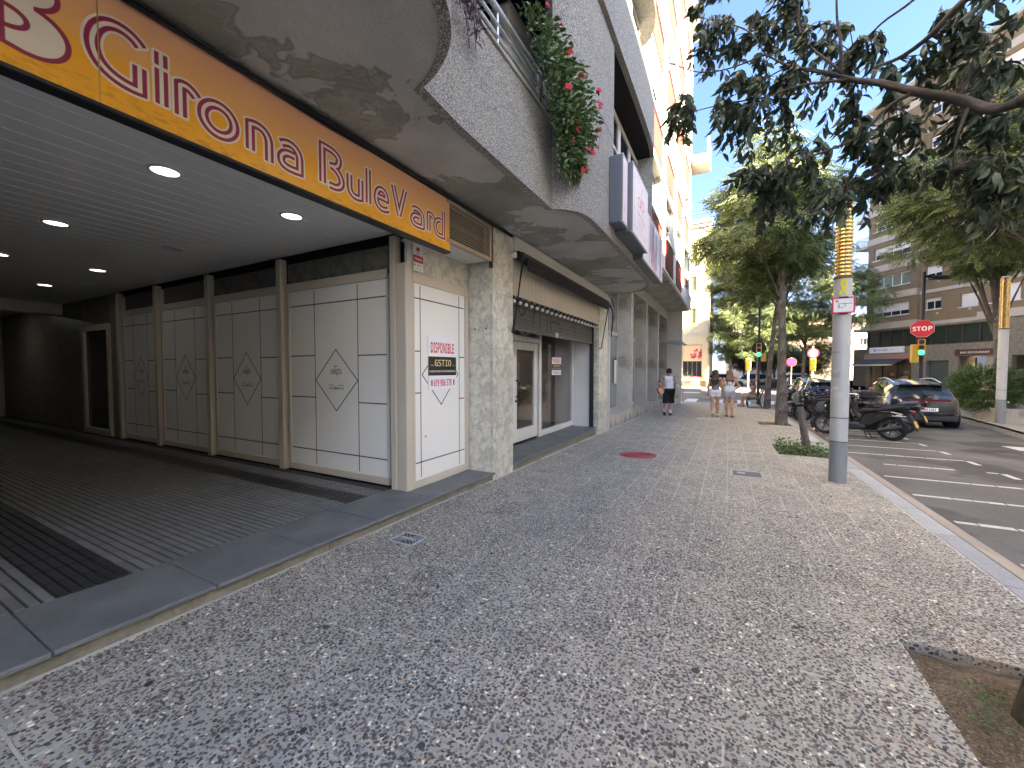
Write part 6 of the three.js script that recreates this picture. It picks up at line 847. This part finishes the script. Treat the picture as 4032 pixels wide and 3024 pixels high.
  if (o.box) { mesh('top_box', cbox(-1.28, -.86, .90, 1.20, -.22, .22, .07), plastic, t); mesh('box_rack', cbox(-1.1, -.8, .87, .899, -.1, .1, .01), M.darkMetal, t); }
  if (o.tag) mesh('hanging_tag', cbox(.30, .305, .70, .86, .10, .24, .003), M.white, t);
  return t;
}
scooter('black scooter with white zigzag tail stripes beside the near column', 3.035, -13.81, 2.644, { decal: true, tag: true });
scooter('big touring scooter with clear windscreen and top box, second from the near one', 3.02, -17.5, 2.75, { screen: true, box: true, paint: paintK });
scooter('grey scooter third in the row behind the tall windscreen', 2.92, -19.3, 2.8, { paint: paintG });
scooter('black scooter fourth in the row by the leaning tree', 2.92, -20.9, 2.75, { paint: paintK, box: true });
scooter('farthest parked scooter in the row beside the kerb', 2.92, -22.4, 2.8, { paint: paintG, screen: true });
scooter('scooter standing behind the near one towards the dark car', 3.8, -15.75, 2.72, { paint: paintK });
// ------------------------------------------------------------------ cars
function car(label, x, z, turn, o) {
  const t = thing('parked_car', label, 'car', [x, gy(z) - .12, z], turn), P = o.paint, hw = o.hw || .92;
  const st = [[-2.22, .36, .62, .80, .84, .82], [-2.16, .28, .80, .86, 1.0, .70], [-1.98, .25, .90, .92, 1.08, .66], [-1.58, .25, 1, 1.0, 1.40, .58], [-1.0, .25, 1, 1.0, 1.52, .58], [-.2, .25, .99, .99, 1.56, .58], [.45, .25, .99, .98, 1.51, .57], [1.12, .25, .99, .96, 1.10, .62], [1.65, .26, .98, .94, 1.02, .6], [2.02, .28, .9, .84, .90, .6], [2.22, .36, .68, .66, .72, .6]];
  const ring = ([X, lo, w, sh, top, rw]) => { const S = Math.min(.93, top - .03), W = hw * w; return [[0, lo], [W * .85, lo], [W * .97, lo + .12], [W, .55], [W * .985, .75], [W * .955, S], [W * .955 * (.45 + .55 * .8) + 0 * rw, S + (top - S) * .55], [Math.min(hw * rw * 1.18, W * .80), top - .035 * (top > 1.2 ? 1.4 : .4)], [Math.min(hw * rw * .6, W * .45), top], [0, top + .01]].map(p => [X, p[1], p[0]]); };
  const R = st.map(ring), loft = (i0, i1, j0, j1, off = 0) => { const Q = []; for (let i = i0; i < i1; i++) for (let j = j0; j < j1; j++) for (const s of [-1, 1]) { const f = p => [p[0] + (off && p[0] < -1.4 ? -off * .6 : 0), p[1] + off * .5, s * (p[2] + off)]; const a = f(R[i][j]), b = f(R[i + 1][j]), c = f(R[i + 1][j + 1]), d = f(R[i][j + 1]); Q.push(...a, ...b, ...c, ...a, ...c, ...d); } return Q; };
  const smooth = q => { let g = new THREE.BufferGeometry(); g.setAttribute('position', new THREE.Float32BufferAttribute(q, 3)); g = mergeVertices(g, .002); g.computeVertexNormals(); g = g.toNonIndexed(); g.setAttribute('uv', new THREE.BufferAttribute(new Float32Array(g.attributes.position.count * 2), 2)); return g; };
  const cap = i => { const Q = []; for (let j = 0; j < 9; j++) Q.push(...R[i][j], ...R[i][j + 1], R[i][0][0], .6, 0, R[i][j][0], R[i][j][1], -R[i][j][2], R[i][j + 1][0], R[i][j + 1][1], -R[i][j + 1][2], R[i][0][0], .6, 0); return Q; };
  mesh('body', smooth([...loft(0, 10, 0, 9), ...cap(0), ...cap(10)]), P, t);
  mesh('side_window', smooth(loft(3, 7, 5, 7, .006)), M.glassDark, t); mesh('rear_window', smooth(loft(2, 3, 7, 9, .008)), M.glassDark, t); mesh('windscreen', smooth(loft(6, 7, 7, 9, .008)), M.glassDark, t); mesh('window_trim', [0, 1].map(s => tube([[-1.75, .97, (s ? 1 : -1) * hw * .95], [-.8, .955, (s ? 1 : -1) * hw * .962], [1.1, .945, (s ? 1 : -1) * hw * .95]], [.012, .012], 6, 3)), chrome, t);
  for (const X of [-1.36, 1.36]) for (const s of [-1, 1]) { const w = wheel(t, X, .34, .34, .24, s * (hw - .13)); mesh('wheel_arch', (() => { const g = new THREE.CylinderGeometry(.40, .40, .03, 26); g.rotateX(Math.PI / 2); g.translate(X, .37, s * (hw - .0)); return prep(g); })(), plastic, t); w.scale.z = 1; w.position.z = s * (hw - .09); }
  mesh('tail_light', [cbox(-2.20, -2.12, .88, .96, -hw * .62, hw * .62, .02)], mat(.10, .008, .012, .15), t); mesh('rear_bumper', cbox(-2.26, -2.05, .26, .46, -hw * .80, hw * .80, .05), plastic, t); mesh('bumper_panel', cbox(-2.25, -2.1, .47, .60, -hw * .72, hw * .72, .04), P, t);
  const g = plane(.52, .11); g.rotateY(-Math.PI / 2); g.translate(-2.268, .64, 0); mesh('plate_holder', cbox(-2.26, -2.2, .57, .72, -.30, .30, .015), plastic, t); if (o.plate) mesh('plate', g, artMat(canvasTex(256, 56, c => { c.fillStyle = '#e8e8e6'; c.fillRect(0, 0, 256, 56); c.fillStyle = '#2a4a9a'; c.fillRect(0, 0, 26, 56); c.fillStyle = '#1a1a1c'; c.font = 'bold 46px sans-serif'; c.fillText(o.plate, 36, 45, 212); })), t); else mesh('plate', g, M.white, t);
  mesh('roof_rail', [-1, 1].map(s => tube([[-1.4, 1.47, s * hw * .62], [-.6, 1.60, s * hw * .63], [.4, 1.555, s * hw * .62]], [.018, .018], 6, 3)), M.railMetal, t); mesh('spoiler', cbox(-1.78, -1.45, 1.385, 1.42, -hw * .6, hw * .6, .015), P, t);
  for (const s of [-1, 1]) { mesh('door_mirror', ball(.11, .82, 1.0, s * (hw + .09), .6, .6, 1), P, t); mesh('door_handle', cbox(-.55, -.35, .80, .83, s * hw * .985, s * (hw + .012), .008), P, t); mesh('headlight', ball(.16, 2.06, .76, s * hw * .66, .7, .45, 1), lampGlass, t); } mesh('rear_emblem', ball(.05, -2.205, .84, 0, .2, 1, 1.2), chrome, t);
  return t;
}
car('dark blue-grey coupe-backed car parked against the opposite kerb', 5.55, -19.6, Math.PI / 2 - .02, { paint: phys(.022, .025, .031, .3, { clearcoat: 1, clearcoatRoughness: .05, metalness: .2 }), plate: '9689 LNZ' });
car('black car parked beyond the row of scooters', 3.75, -25.6, Math.PI / 2 + .05, { paint: phys(.01, .01, .012, .25, { clearcoat: 1, clearcoatRoughness: .05 }) });

[['pale parked car far across the junction left of the plum tree', -.4, -52, [.5, .5, .5]], ['dark parked car far across the junction behind the girls', 3.1, -54.5, [.02, .02, .025]], ['silver parked car far across the junction by the speed sign', 7.2, -55.5, [.35, .36, .38]]].forEach(([l, x, z, c]) => car(l, x, z, .1, { paint: phys(...c, .3, { clearcoat: 1, clearcoatRoughness: .08 }) }));
// ------------------------------------------------------------------ people (bodies meshed from joined tapered bones)
function sdf(bones, cell, k, clip) { // bones: [a, b, ra, rb]
  let lo = [9, 9, 9], hi = [-9, -9, -9]; for (const b of bones) for (const p of [b[0], b[1]]) for (let i = 0; i < 3; i++) { const r = Math.max(b[2], b[3]) + .04; lo[i] = Math.min(lo[i], p[i] - r); hi[i] = Math.max(hi[i], p[i] + r); }
  const S = Math.max(hi[0] - lo[0], hi[1] - lo[1], hi[2] - lo[2]) + cell * 6, c = [0, 1, 2].map(i => (lo[i] + hi[i]) / 2), n = Math.ceil(S / cell), mc = new MarchingCubes(n, new THREE.MeshBasicMaterial(), false, false, 90000); mc.isolation = 0;
  const B = bones.map(([a, b, ra, rb]) => { const d = [b[0] - a[0], b[1] - a[1], b[2] - a[2]], L = d[0] * d[0] + d[1] * d[1] + d[2] * d[2] || 1e-6; return { a, d, L, ra, rb, m: [(a[0] + b[0]) / 2, (a[1] + b[1]) / 2, (a[2] + b[2]) / 2], R: Math.sqrt(L) / 2 + Math.max(ra, rb) }; });
  const h = n / 2, F = mc.field; F.fill(-1);
  const w = i => (i - h) / h * S / 2, rng = q => [0, 1, 2].map(i => [Math.max(1, Math.floor((lo[i] - .02 - c[i]) / (S / 2) * h + h)), Math.min(n - 2, Math.ceil((hi[i] + .02 - c[i]) / (S / 2) * h + h))])[q];
  const [x0, x1] = rng(0), [y0, y1] = rng(1), [z0, z1] = rng(2);
  for (let z = z0; z <= z1; z++) for (let y = y0; y <= y1; y++) for (let x = x0; x <= x1; x++) {
    const px = c[0] + w(x), py = c[1] + w(y), pz = c[2] + w(z); let d = 1;
    for (const b of B) { const mx = px - b.m[0], my = py - b.m[1], mz = pz - b.m[2]; if (mx * mx + my * my + mz * mz > (b.R + .15) * (b.R + .15)) continue; const ex = px - b.a[0], ey = py - b.a[1], ez = pz - b.a[2]; let t = (ex * b.d[0] + ey * b.d[1] + ez * b.d[2]) / b.L; t = t < 0 ? 0 : t > 1 ? 1 : t; const qx = ex - b.d[0] * t, qy = ey - b.d[1] * t, qz = ez - b.d[2] * t, e = Math.sqrt(qx * qx + qy * qy + qz * qz) - (b.ra + (b.rb - b.ra) * t); const hh = Math.max(k - Math.abs(d - e), 0) / k; d = Math.min(d, e) - hh * hh * k * .25; }
    if (clip) d = Math.max(d, clip(px, py, pz)); F[x + y * n + z * n * n] = -d;
  }
  mc.update(); const cnt = mc.count, P = new Float32Array(cnt * 3); for (let i = 0; i < cnt; i++) for (let j = 0; j < 3; j++) P[i * 3 + j] = c[j] + mc.positionArray[i * 3 + j] * S / 2;
  let g = new THREE.BufferGeometry(); g.setAttribute('position', new THREE.BufferAttribute(P, 3)); g = mergeVertices(g, 1e-4); g.computeVertexNormals(); g = g.toNonIndexed(); g.setAttribute('uv', new THREE.BufferAttribute(new Float32Array(g.attributes.position.count * 2), 2)); return g;
}
function handBones(wr, dir, side) { // palm and five fingers from the wrist
  const d = V(...dir).normalize(), s = V(side, 0, 0).sub(d.clone().multiplyScalar(d.x * side)).normalize(), n = d.clone().cross(s), at = (a, b, c) => V(...wr).addScaledVector(d, a).addScaledVector(s, b).addScaledVector(n, c).toArray(), B = [[at(0, 0, 0), at(.075, 0, 0), .024, .030]];
  [[-.028, .068], [-.010, .08], [.010, .075], [.027, .06]].forEach(([o, l]) => { B.push([at(.075, o, 0), at(.075 + l * .5, o, .008), .0095, .009], [at(.075 + l * .5, o, .008), at(.075 + l, o * .9, .028), .009, .0078]); }); B.push([at(.02, -.02, 0), at(.055, -.05, .012), .012, .010], [at(.055, -.05, .012), at(.085, -.05, .022), .010, .009]); return B;
}
function person(label, pos, turn, J, c) {
  const t = thing('person', label, 'person', pos, turn, c.group), s = c.s || 1, q = a => a.map(v => v * s);
  const D = { hipL: [-.085, .88, 0], hipR: [.085, .88, 0], kneeL: [-.09, .47, -.01], kneeR: [.09, .47, -.01], ankL: [-.09, .08, .02], ankR: [.09, .08, .02], toeL: [-.1, .03, -.12], toeR: [.1, .03, -.12], pel: [0, .92, 0], waist: [0, 1.10, 0], chest: [0, 1.30, .005], neck: [0, 1.43, .01], head: [0, 1.58, -.005], shL: [-.17, 1.38, .01], shR: [.17, 1.38, .01], elL: [-.225, 1.10, .02], elR: [.225, 1.10, .02], wrL: [-.23, .86, -.02], wrR: [.23, .86, -.02], hL: [0, -1, -.1], hR: [0, -1, -.1], ...J }, j = {}; for (const k in D) j[k] = k === 'hL' || k === 'hR' ? D[k] : q(D[k]);
  const m = (a, b, u) => a.map((v, i) => v + (b[i] - v) * u), f = c.f || 1, R = v => v * s;
  const torso = [[[j.hipL[0] * .8, j.pel[1], j.pel[2]], [j.hipR[0] * .8, j.pel[1], j.pel[2]], R(.118), R(.118)], [j.pel, j.waist, R(.115), R(.098 * f)], [m(j.waist, [j.waist[0] - .03, j.waist[1], j.waist[2]], 1), m(j.chest, [j.chest[0] - .05, j.chest[1], j.chest[2]], 1), R(.09 * f), R(.105 * f)], [m(j.waist, [j.waist[0] + .03, j.waist[1], j.waist[2]], 1), m(j.chest, [j.chest[0] + .05, j.chest[1], j.chest[2]], 1), R(.09 * f), R(.105 * f)], [j.shL, j.chest, R(.055), R(.10)], [j.shR, j.chest, R(.055), R(.10)]];
  const legs = ['L', 'R'].map(e => [[j['hip' + e], j['knee' + e], R(.088), R(.056)], [j['knee' + e], m(j['knee' + e], j['ank' + e], .35), R(.053), R(.055)], [m(j['knee' + e], j['ank' + e], .35), j['ank' + e], R(.055), R(.034)]]), feet = ['L', 'R'].map(e => [[j['ank' + e], j['toe' + e], R(.036), R(.026)], [j['ank' + e].map((v, i) => v + [0, -.03, .03][i] * s), j['toe' + e], R(.034), R(.030)]]);
  const arms = ['L', 'R'].map(e => [[j['sh' + e], j['el' + e], R(.046 * f), R(.035)], [j['el' + e], m(j['el' + e], j['wr' + e], .3), R(.035), R(.036)], [m(j['el' + e], j['wr' + e], .3), j['wr' + e], R(.036), R(.024)]]);
  const hd = [[j.neck, m(j.neck, j.head, .5), R(.05), R(.048)], [m(j.head, [j.head[0], j.head[1] - .06, j.head[2] - .012], 1), j.head.map((v, i) => v + [0, .035, 0][i] * s), R(.068), R(.088)], [j.head.map((v, i) => v + [0, .0, .02][i] * s), j.head.map((v, i) => v + [0, .04, .02][i] * s), R(.085), R(.088)], [j.head.map((v, i) => v + [0, -.01, -.088][i] * s), j.head.map((v, i) => v + [0, -.03, -.10][i] * s), R(.012), R(.016)]];
  for (const e of [-1, 1]) hd.push([j.head.map((v, i) => v + [e * .088, -.02, .01][i] * s), j.head.map((v, i) => v + [e * .09, .02, .015][i] * s), R(.012), R(.014)]);
  const hands = [...handBones(j.wrL, j.hL, 1), ...handBones(j.wrR, j.hR, -1)];
  const body = sdf([...torso, ...legs.flat(), ...feet.flat(), ...arms.flat(), ...hd], .014, .05); const hg = hands.length ? [sdf(hands.slice(0, hands.length / 2), .0045, .012), sdf(hands.slice(hands.length / 2), .0045, .012)] : [];
  mesh('body', [body, ...hg], mat(...(c.skin || [.42, .23, .15]), .6), t);
  mesh('eyes', [-1, 1].map(e => ball(.011, j.head[0] + e * .032 * s, j.head[1] + .005, j.head[2] - .084 * s, 1, .7, .5, 8, 6)), mat(.03, .02, .015, .3), t); mesh('mouth', ball(.02, j.head[0], j.head[1] - .055 * s, j.head[2] - .080 * s, 1, .22, .3, 8, 6), mat(.28, .09, .08, .6), t);
  const grow = (b, d) => b.map(([a, e, x, y]) => [a, e, x + d, y + d]); c.build({ t, j, torso, legs, feet, arms, hd, grow, sdf, mesh, m, s }); return t;
}
const cloth = (r, g, b) => mat(r, g, b, .9, { bumpMap: TEX.concrete.bumpMap, bumpScale: .01 });
const faceAway = (x, z) => Math.atan2(x, z) + Math.PI; // walking away along the street
person('person in white tank top and black shorts walking off with a tote bag', [-1.95, gy(-16), -16.0], .0, { hipL: [-.09, .9, 0], kneeL: [-.10, .50, .05], ankL: [-.12, .14, .22], toeL: [-.13, .05, .10], kneeR: [.07, .49, -.09], ankR: [.05, .08, -.05], toeR: [.05, .03, -.2], elL: [-.36, 1.16, .10], wrL: [-.22, .97, -.08], hL: [.6, -.3, -.7], elR: [.23, 1.10, .05], wrR: [.22, .93, -.1], shL: [-.185, 1.39, .01], shR: [.185, 1.39, .01] }, { s: 1.03, f: 1.08, skin: [.40, .23, .15], build({ t, j, torso, legs, feet, hd, grow, sdf }) {
  mesh('tank_top', sdf(grow(torso, .013), .014, .05, (x, y, z) => Math.max(y - 1.47, .98 - y, Math.abs(x) - (y > 1.30 ? .135 : .3))), cloth(.68, .68, .74), t);
  mesh('shorts', sdf([...grow(torso.slice(0, 2), .02), ...legs.map(l => [l[0][0], l[0][1], .112, .115])], .014, .06, (x, y) => Math.max(y - 1.02, .47 - y)), cloth(.012, .012, .014), t);
  mesh('hair', sdf(grow(hd.slice(2, 3), .010), .012, .03, (x, y, z) => Math.max(1.58 - y, -.05 - z)), mat(.02, .014, .010, .8), t);
  for (const f of feet) { mesh('shoe', sdf(grow(f, .012), .01, .03, (x, y) => y - (f[0][0][1] + .01)), mat(.012, .012, .012, .6), t); } for (const k of ['L', 'R']) mesh('sock', sdf([[j['ank' + k], j['ank' + k].map((v, i) => v + [0, .13, (k === 'L' ? -.07 : -.01)][i]), .044, .046]], .012, .02), cloth(.7, .7, .74), t);
  mesh('tattoo', sdf([[[-.35, 1.23, .09], [-.31, 1.30, .07], .046, .049]], .01, .01), mat(.10, .07, .06, .7), t); } });
{ const b = thing('tote_bag', 'beige canvas tote bag hanging from the walker shoulder', 'bag', [-1.95 + .3, gy(-16), -16.0]); mesh('bag', [moveG(extrudeSide([[-.17, .70], [-.18, 1.12], [.18, 1.12], [.17, .70], [0, .66]], .12, .03).rotateY(Math.PI / 2), 0, 0, .02)], cloth(.40, .32, .22), b); mesh('strap', [tube([[-.02, 1.1, .14], [-.10, 1.47, .02], [-.02, 1.1, -.12]], [.014, .014], 6, 4)], cloth(.38, .30, .20), b);
  const c = thing('carried_box', 'small orange and brown box under the walker left arm', 'box', [-1.95 - .24, gy(-16) + .98, -15.94], .5); const g = cbox(-.17, .09, -.13, .10, -.10, .10, .01); g.rotateZ(.5); mesh('carton', g, mat(.38, .17, .10, .8), c); const l = cbox(-.16, -.02, -.132, .102, .1005, .103, .002); l.rotateZ(.5); mesh('label', l, mat(.60, .32, .20, .8), c); }
const longHair = (c1, len, wd) => ({ t, j, sdf }) => { const o = (x, y, z) => j.head.map((v, i) => v + [x, y, z][i]), B = [[o(0, .02, .02), o(0, .05, .01), .104, .105]];
  for (const [x, l, w, k] of [[-.075, .62, .036, -.03], [-.05, .92, .046, -.02], [-.015, 1.08, .044, 0], [.025, 1.0, .046, .01], [.055, .84, .044, .03], [.08, .66, .034, .03]]) B.push([o(x * .6, -.01, .045), o(x * 1.15, -len * .5, .095), .062, w * 1.25], [o(x * 1.15, -len * .5, .095), o(x * 1.1 + k, -len * l, .10), w * 1.25, .016]);
  mesh('long_hair', sdf(B, .010, .022, (x, y, z) => -(z - j.head[2]) - .03 + (y < j.head[1] - .02 ? 0 : -.03)), mat(...c1, .6, { bumpMap: TEX.bark.bumpMap, bumpScale: .01 }), t); };
person('person with long dark hair, grey top and white shorts walking on the left', [-.43, gy(-16.6), -16.6], -.06, { kneeL: [-.08, .50, .06], ankL: [-.07, .20, .28], toeL: [-.07, .06, .22], kneeR: [.08, .48, -.05], ankR: [.08, .08, -.02], toeR: [.08, .03, -.16], elR: [.24, 1.10, -.02], wrR: [.22, .86, -.10] }, { s: 1.0, f: .88, skin: [.44, .24, .15], group: undefined, build(o) { const { t, j, torso, legs, feet, grow, sdf } = o;
  mesh('top', sdf(grow(torso, .012), .014, .05, (x, y) => Math.max(y - 1.37, .99 - y)), cloth(.16, .14, .15), t); mesh('shorts', sdf([...grow(torso.slice(0, 1), .012), ...legs.map(l => [l[0][0], l[0][1], .102, .10])], .014, .05, (x, y) => Math.max(y - 1.0, .74 - y)), cloth(.70, .70, .74), t); longHair([.055, .034, .022], .44, .075)(o); for (const f of feet) mesh('shoe', sdf(grow(f, .012), .01, .03, (x, y) => y - (f[0][0][1] + .02)), cloth(.5, .46, .38), t); } });
person('person with long light brown hair, white top and denim shorts on the right', [.03, gy(-16.7), -16.7], .08, { kneeL: [-.08, .48, -.06], ankL: [-.07, .08, -.1], toeL: [-.07, .03, -.24], kneeR: [.09, .47, .03], ankR: [.10, .08, .10], toeR: [.10, .03, -.03], elL: [-.30, 1.16, .05], wrL: [-.20, .98, -.08], hL: [.6, -.5, -.5], elR: [.30, 1.15, .06], wrR: [.19, 1.0, -.08], hR: [-.7, -.3, -.5] }, { s: .99, f: .88, skin: [.46, .26, .17], build(o) { const { t, torso, legs, feet, grow, sdf } = o;
  mesh('top', sdf([...grow(torso.slice(1), .020), [[-.07, 1.0, 0], [.07, 1.0, 0], .13, .13]], .014, .05, (x, y) => Math.max(y - 1.30, .93 - y)), cloth(.66, .66, .66), t); mesh('shorts', sdf([...grow(torso.slice(0, 1), .012), ...legs.map(l => [l[0][0], l[0][1], .104, .105])], .014, .05, (x, y) => Math.max(y - .97, .73 - y)), cloth(.34, .38, .44), t); longHair([.17, .10, .055], .42, .07)(o); for (const f of feet) mesh('sandal', sdf(grow(f, .008), .01, .03, (x, y) => y - .06), mat(.14, .05, .03, .6), t); } });
person('person in beige dress with long brown hair sitting on the bench', [1.02, gy(-23.4) - .0, -23.2], Math.PI / 2, { hipL: [-.09, .52, .04], hipR: [.09, .52, .04], pel: [0, .55, .06], waist: [0, .72, .07], chest: [0, .92, .05], neck: [0, 1.06, .04], head: [0, 1.20, .0], shL: [-.165, 1.0, .05], shR: [.165, 1.0, .05], elL: [-.22, .76, .0], wrL: [-.12, .68, -.22], hL: [.3, -.1, -1], elR: [.22, .76, .02], wrR: [.12, .68, -.2], hR: [-.3, -.1, -1], kneeL: [-.09, .50, -.40], kneeR: [.10, .51, -.40], ankL: [-.08, .09, -.36], ankR: [.02, .12, -.44], toeL: [-.08, .03, -.50], toeR: [.0, .05, -.58] }, { s: 1, f: .9, skin: [.38, .21, .14], build(o) { const { t, torso, legs, grow, sdf } = o; mesh('dress', sdf([...grow(torso, .014), ...legs.map(l => [l[0][0], [l[0][0][0], l[0][0][1], -.22], .108, .10])], .014, .06, (x, y, z) => Math.max(y - 1.0, -.24 - z)), cloth(.36, .31, .24), t); longHair([.05, .028, .018], .36, .065)(o); for (const f of o.feet) mesh('shoe', sdf(grow(f, .008), .01, .03), cloth(.3, .26, .2), t); } });
person('person in a dark red top sitting by the far lamp column', [9.15, gy(-19.5) + .015, -19.5], -Math.PI / 2, { hipL: [-.09, .50, .04], hipR: [.09, .50, .04], pel: [0, .53, .06], waist: [0, .72, .07], chest: [0, .92, .05], neck: [0, 1.06, .04], head: [0, 1.20, .0], shL: [-.18, 1.0, .05], shR: [.18, 1.0, .05], elL: [-.24, .76, .0], wrL: [-.15, .62, -.22], hL: [.3, -.1, -1], elR: [.24, .76, .02], wrR: [.15, .62, -.2], hR: [-.3, -.1, -1], kneeL: [-.11, .50, -.40], kneeR: [.12, .5, -.40], ankL: [-.11, .09, -.38], ankR: [.12, .09, -.40], toeL: [-.12, .03, -.52], toeR: [.13, .03, -.54] }, { s: 1.02, f: 1.05, skin: [.4, .23, .16], build(o) { const { t, torso, legs, arms, hd, grow, sdf } = o; mesh('top', sdf([...grow(torso.slice(1), .016), ...arms.map(a => [a[0][0], a[0][1], .062, .056])], .014, .05, (x, y) => Math.max(y - 1.06, .5 - y)), cloth(.16, .02, .03), t); mesh('trousers', sdf([...grow(torso.slice(0, 1), .014), ...grow(legs.flat(), .018)], .014, .05, (x, y) => .12 - y), cloth(.02, .022, .03), t); mesh('hair', sdf(grow(hd.slice(2, 3), .012), .012, .03, (x, y, z) => Math.max(1.2 - y, -.05 - z)), mat(.3, .28, .26, .8), t); for (const f of o.feet) mesh('shoe', sdf(grow(f, .012), .01, .03), mat(.02, .02, .02, .6), t); } });
{ const t = thing('terrace_chair', 'metal terrace chair under the person in dark red', 'chair', [9.2, gy(-19.5) + .015, -19.5]); mesh('seat', cbox(-.22, .22, .40, .425, -.22, .22, .01), M.galv, t); mesh('backrest', [cbox(-.24, -.22, .55, .85, -.2, .2, .008)], M.galv, t); for (const [x, z] of [[-.2, -.2], [-.2, .2], [.2, -.2], [.2, .2]]) mesh('leg', tube([[x * 1.1, 0, z * 1.1], [x, .4, z]], [.012, .012], 6, 1), M.steel, t); for (const z of [-.2, .2]) mesh('back_post', tube([[-.2, .42, z], [-.235, .86, z]], [.012, .012], 6, 1), M.steel, t); }
scene.traverse(o => { if (o.isMesh) { o.castShadow = true; o.receiveShadow = true; } });
renderer.render(scene, camera);
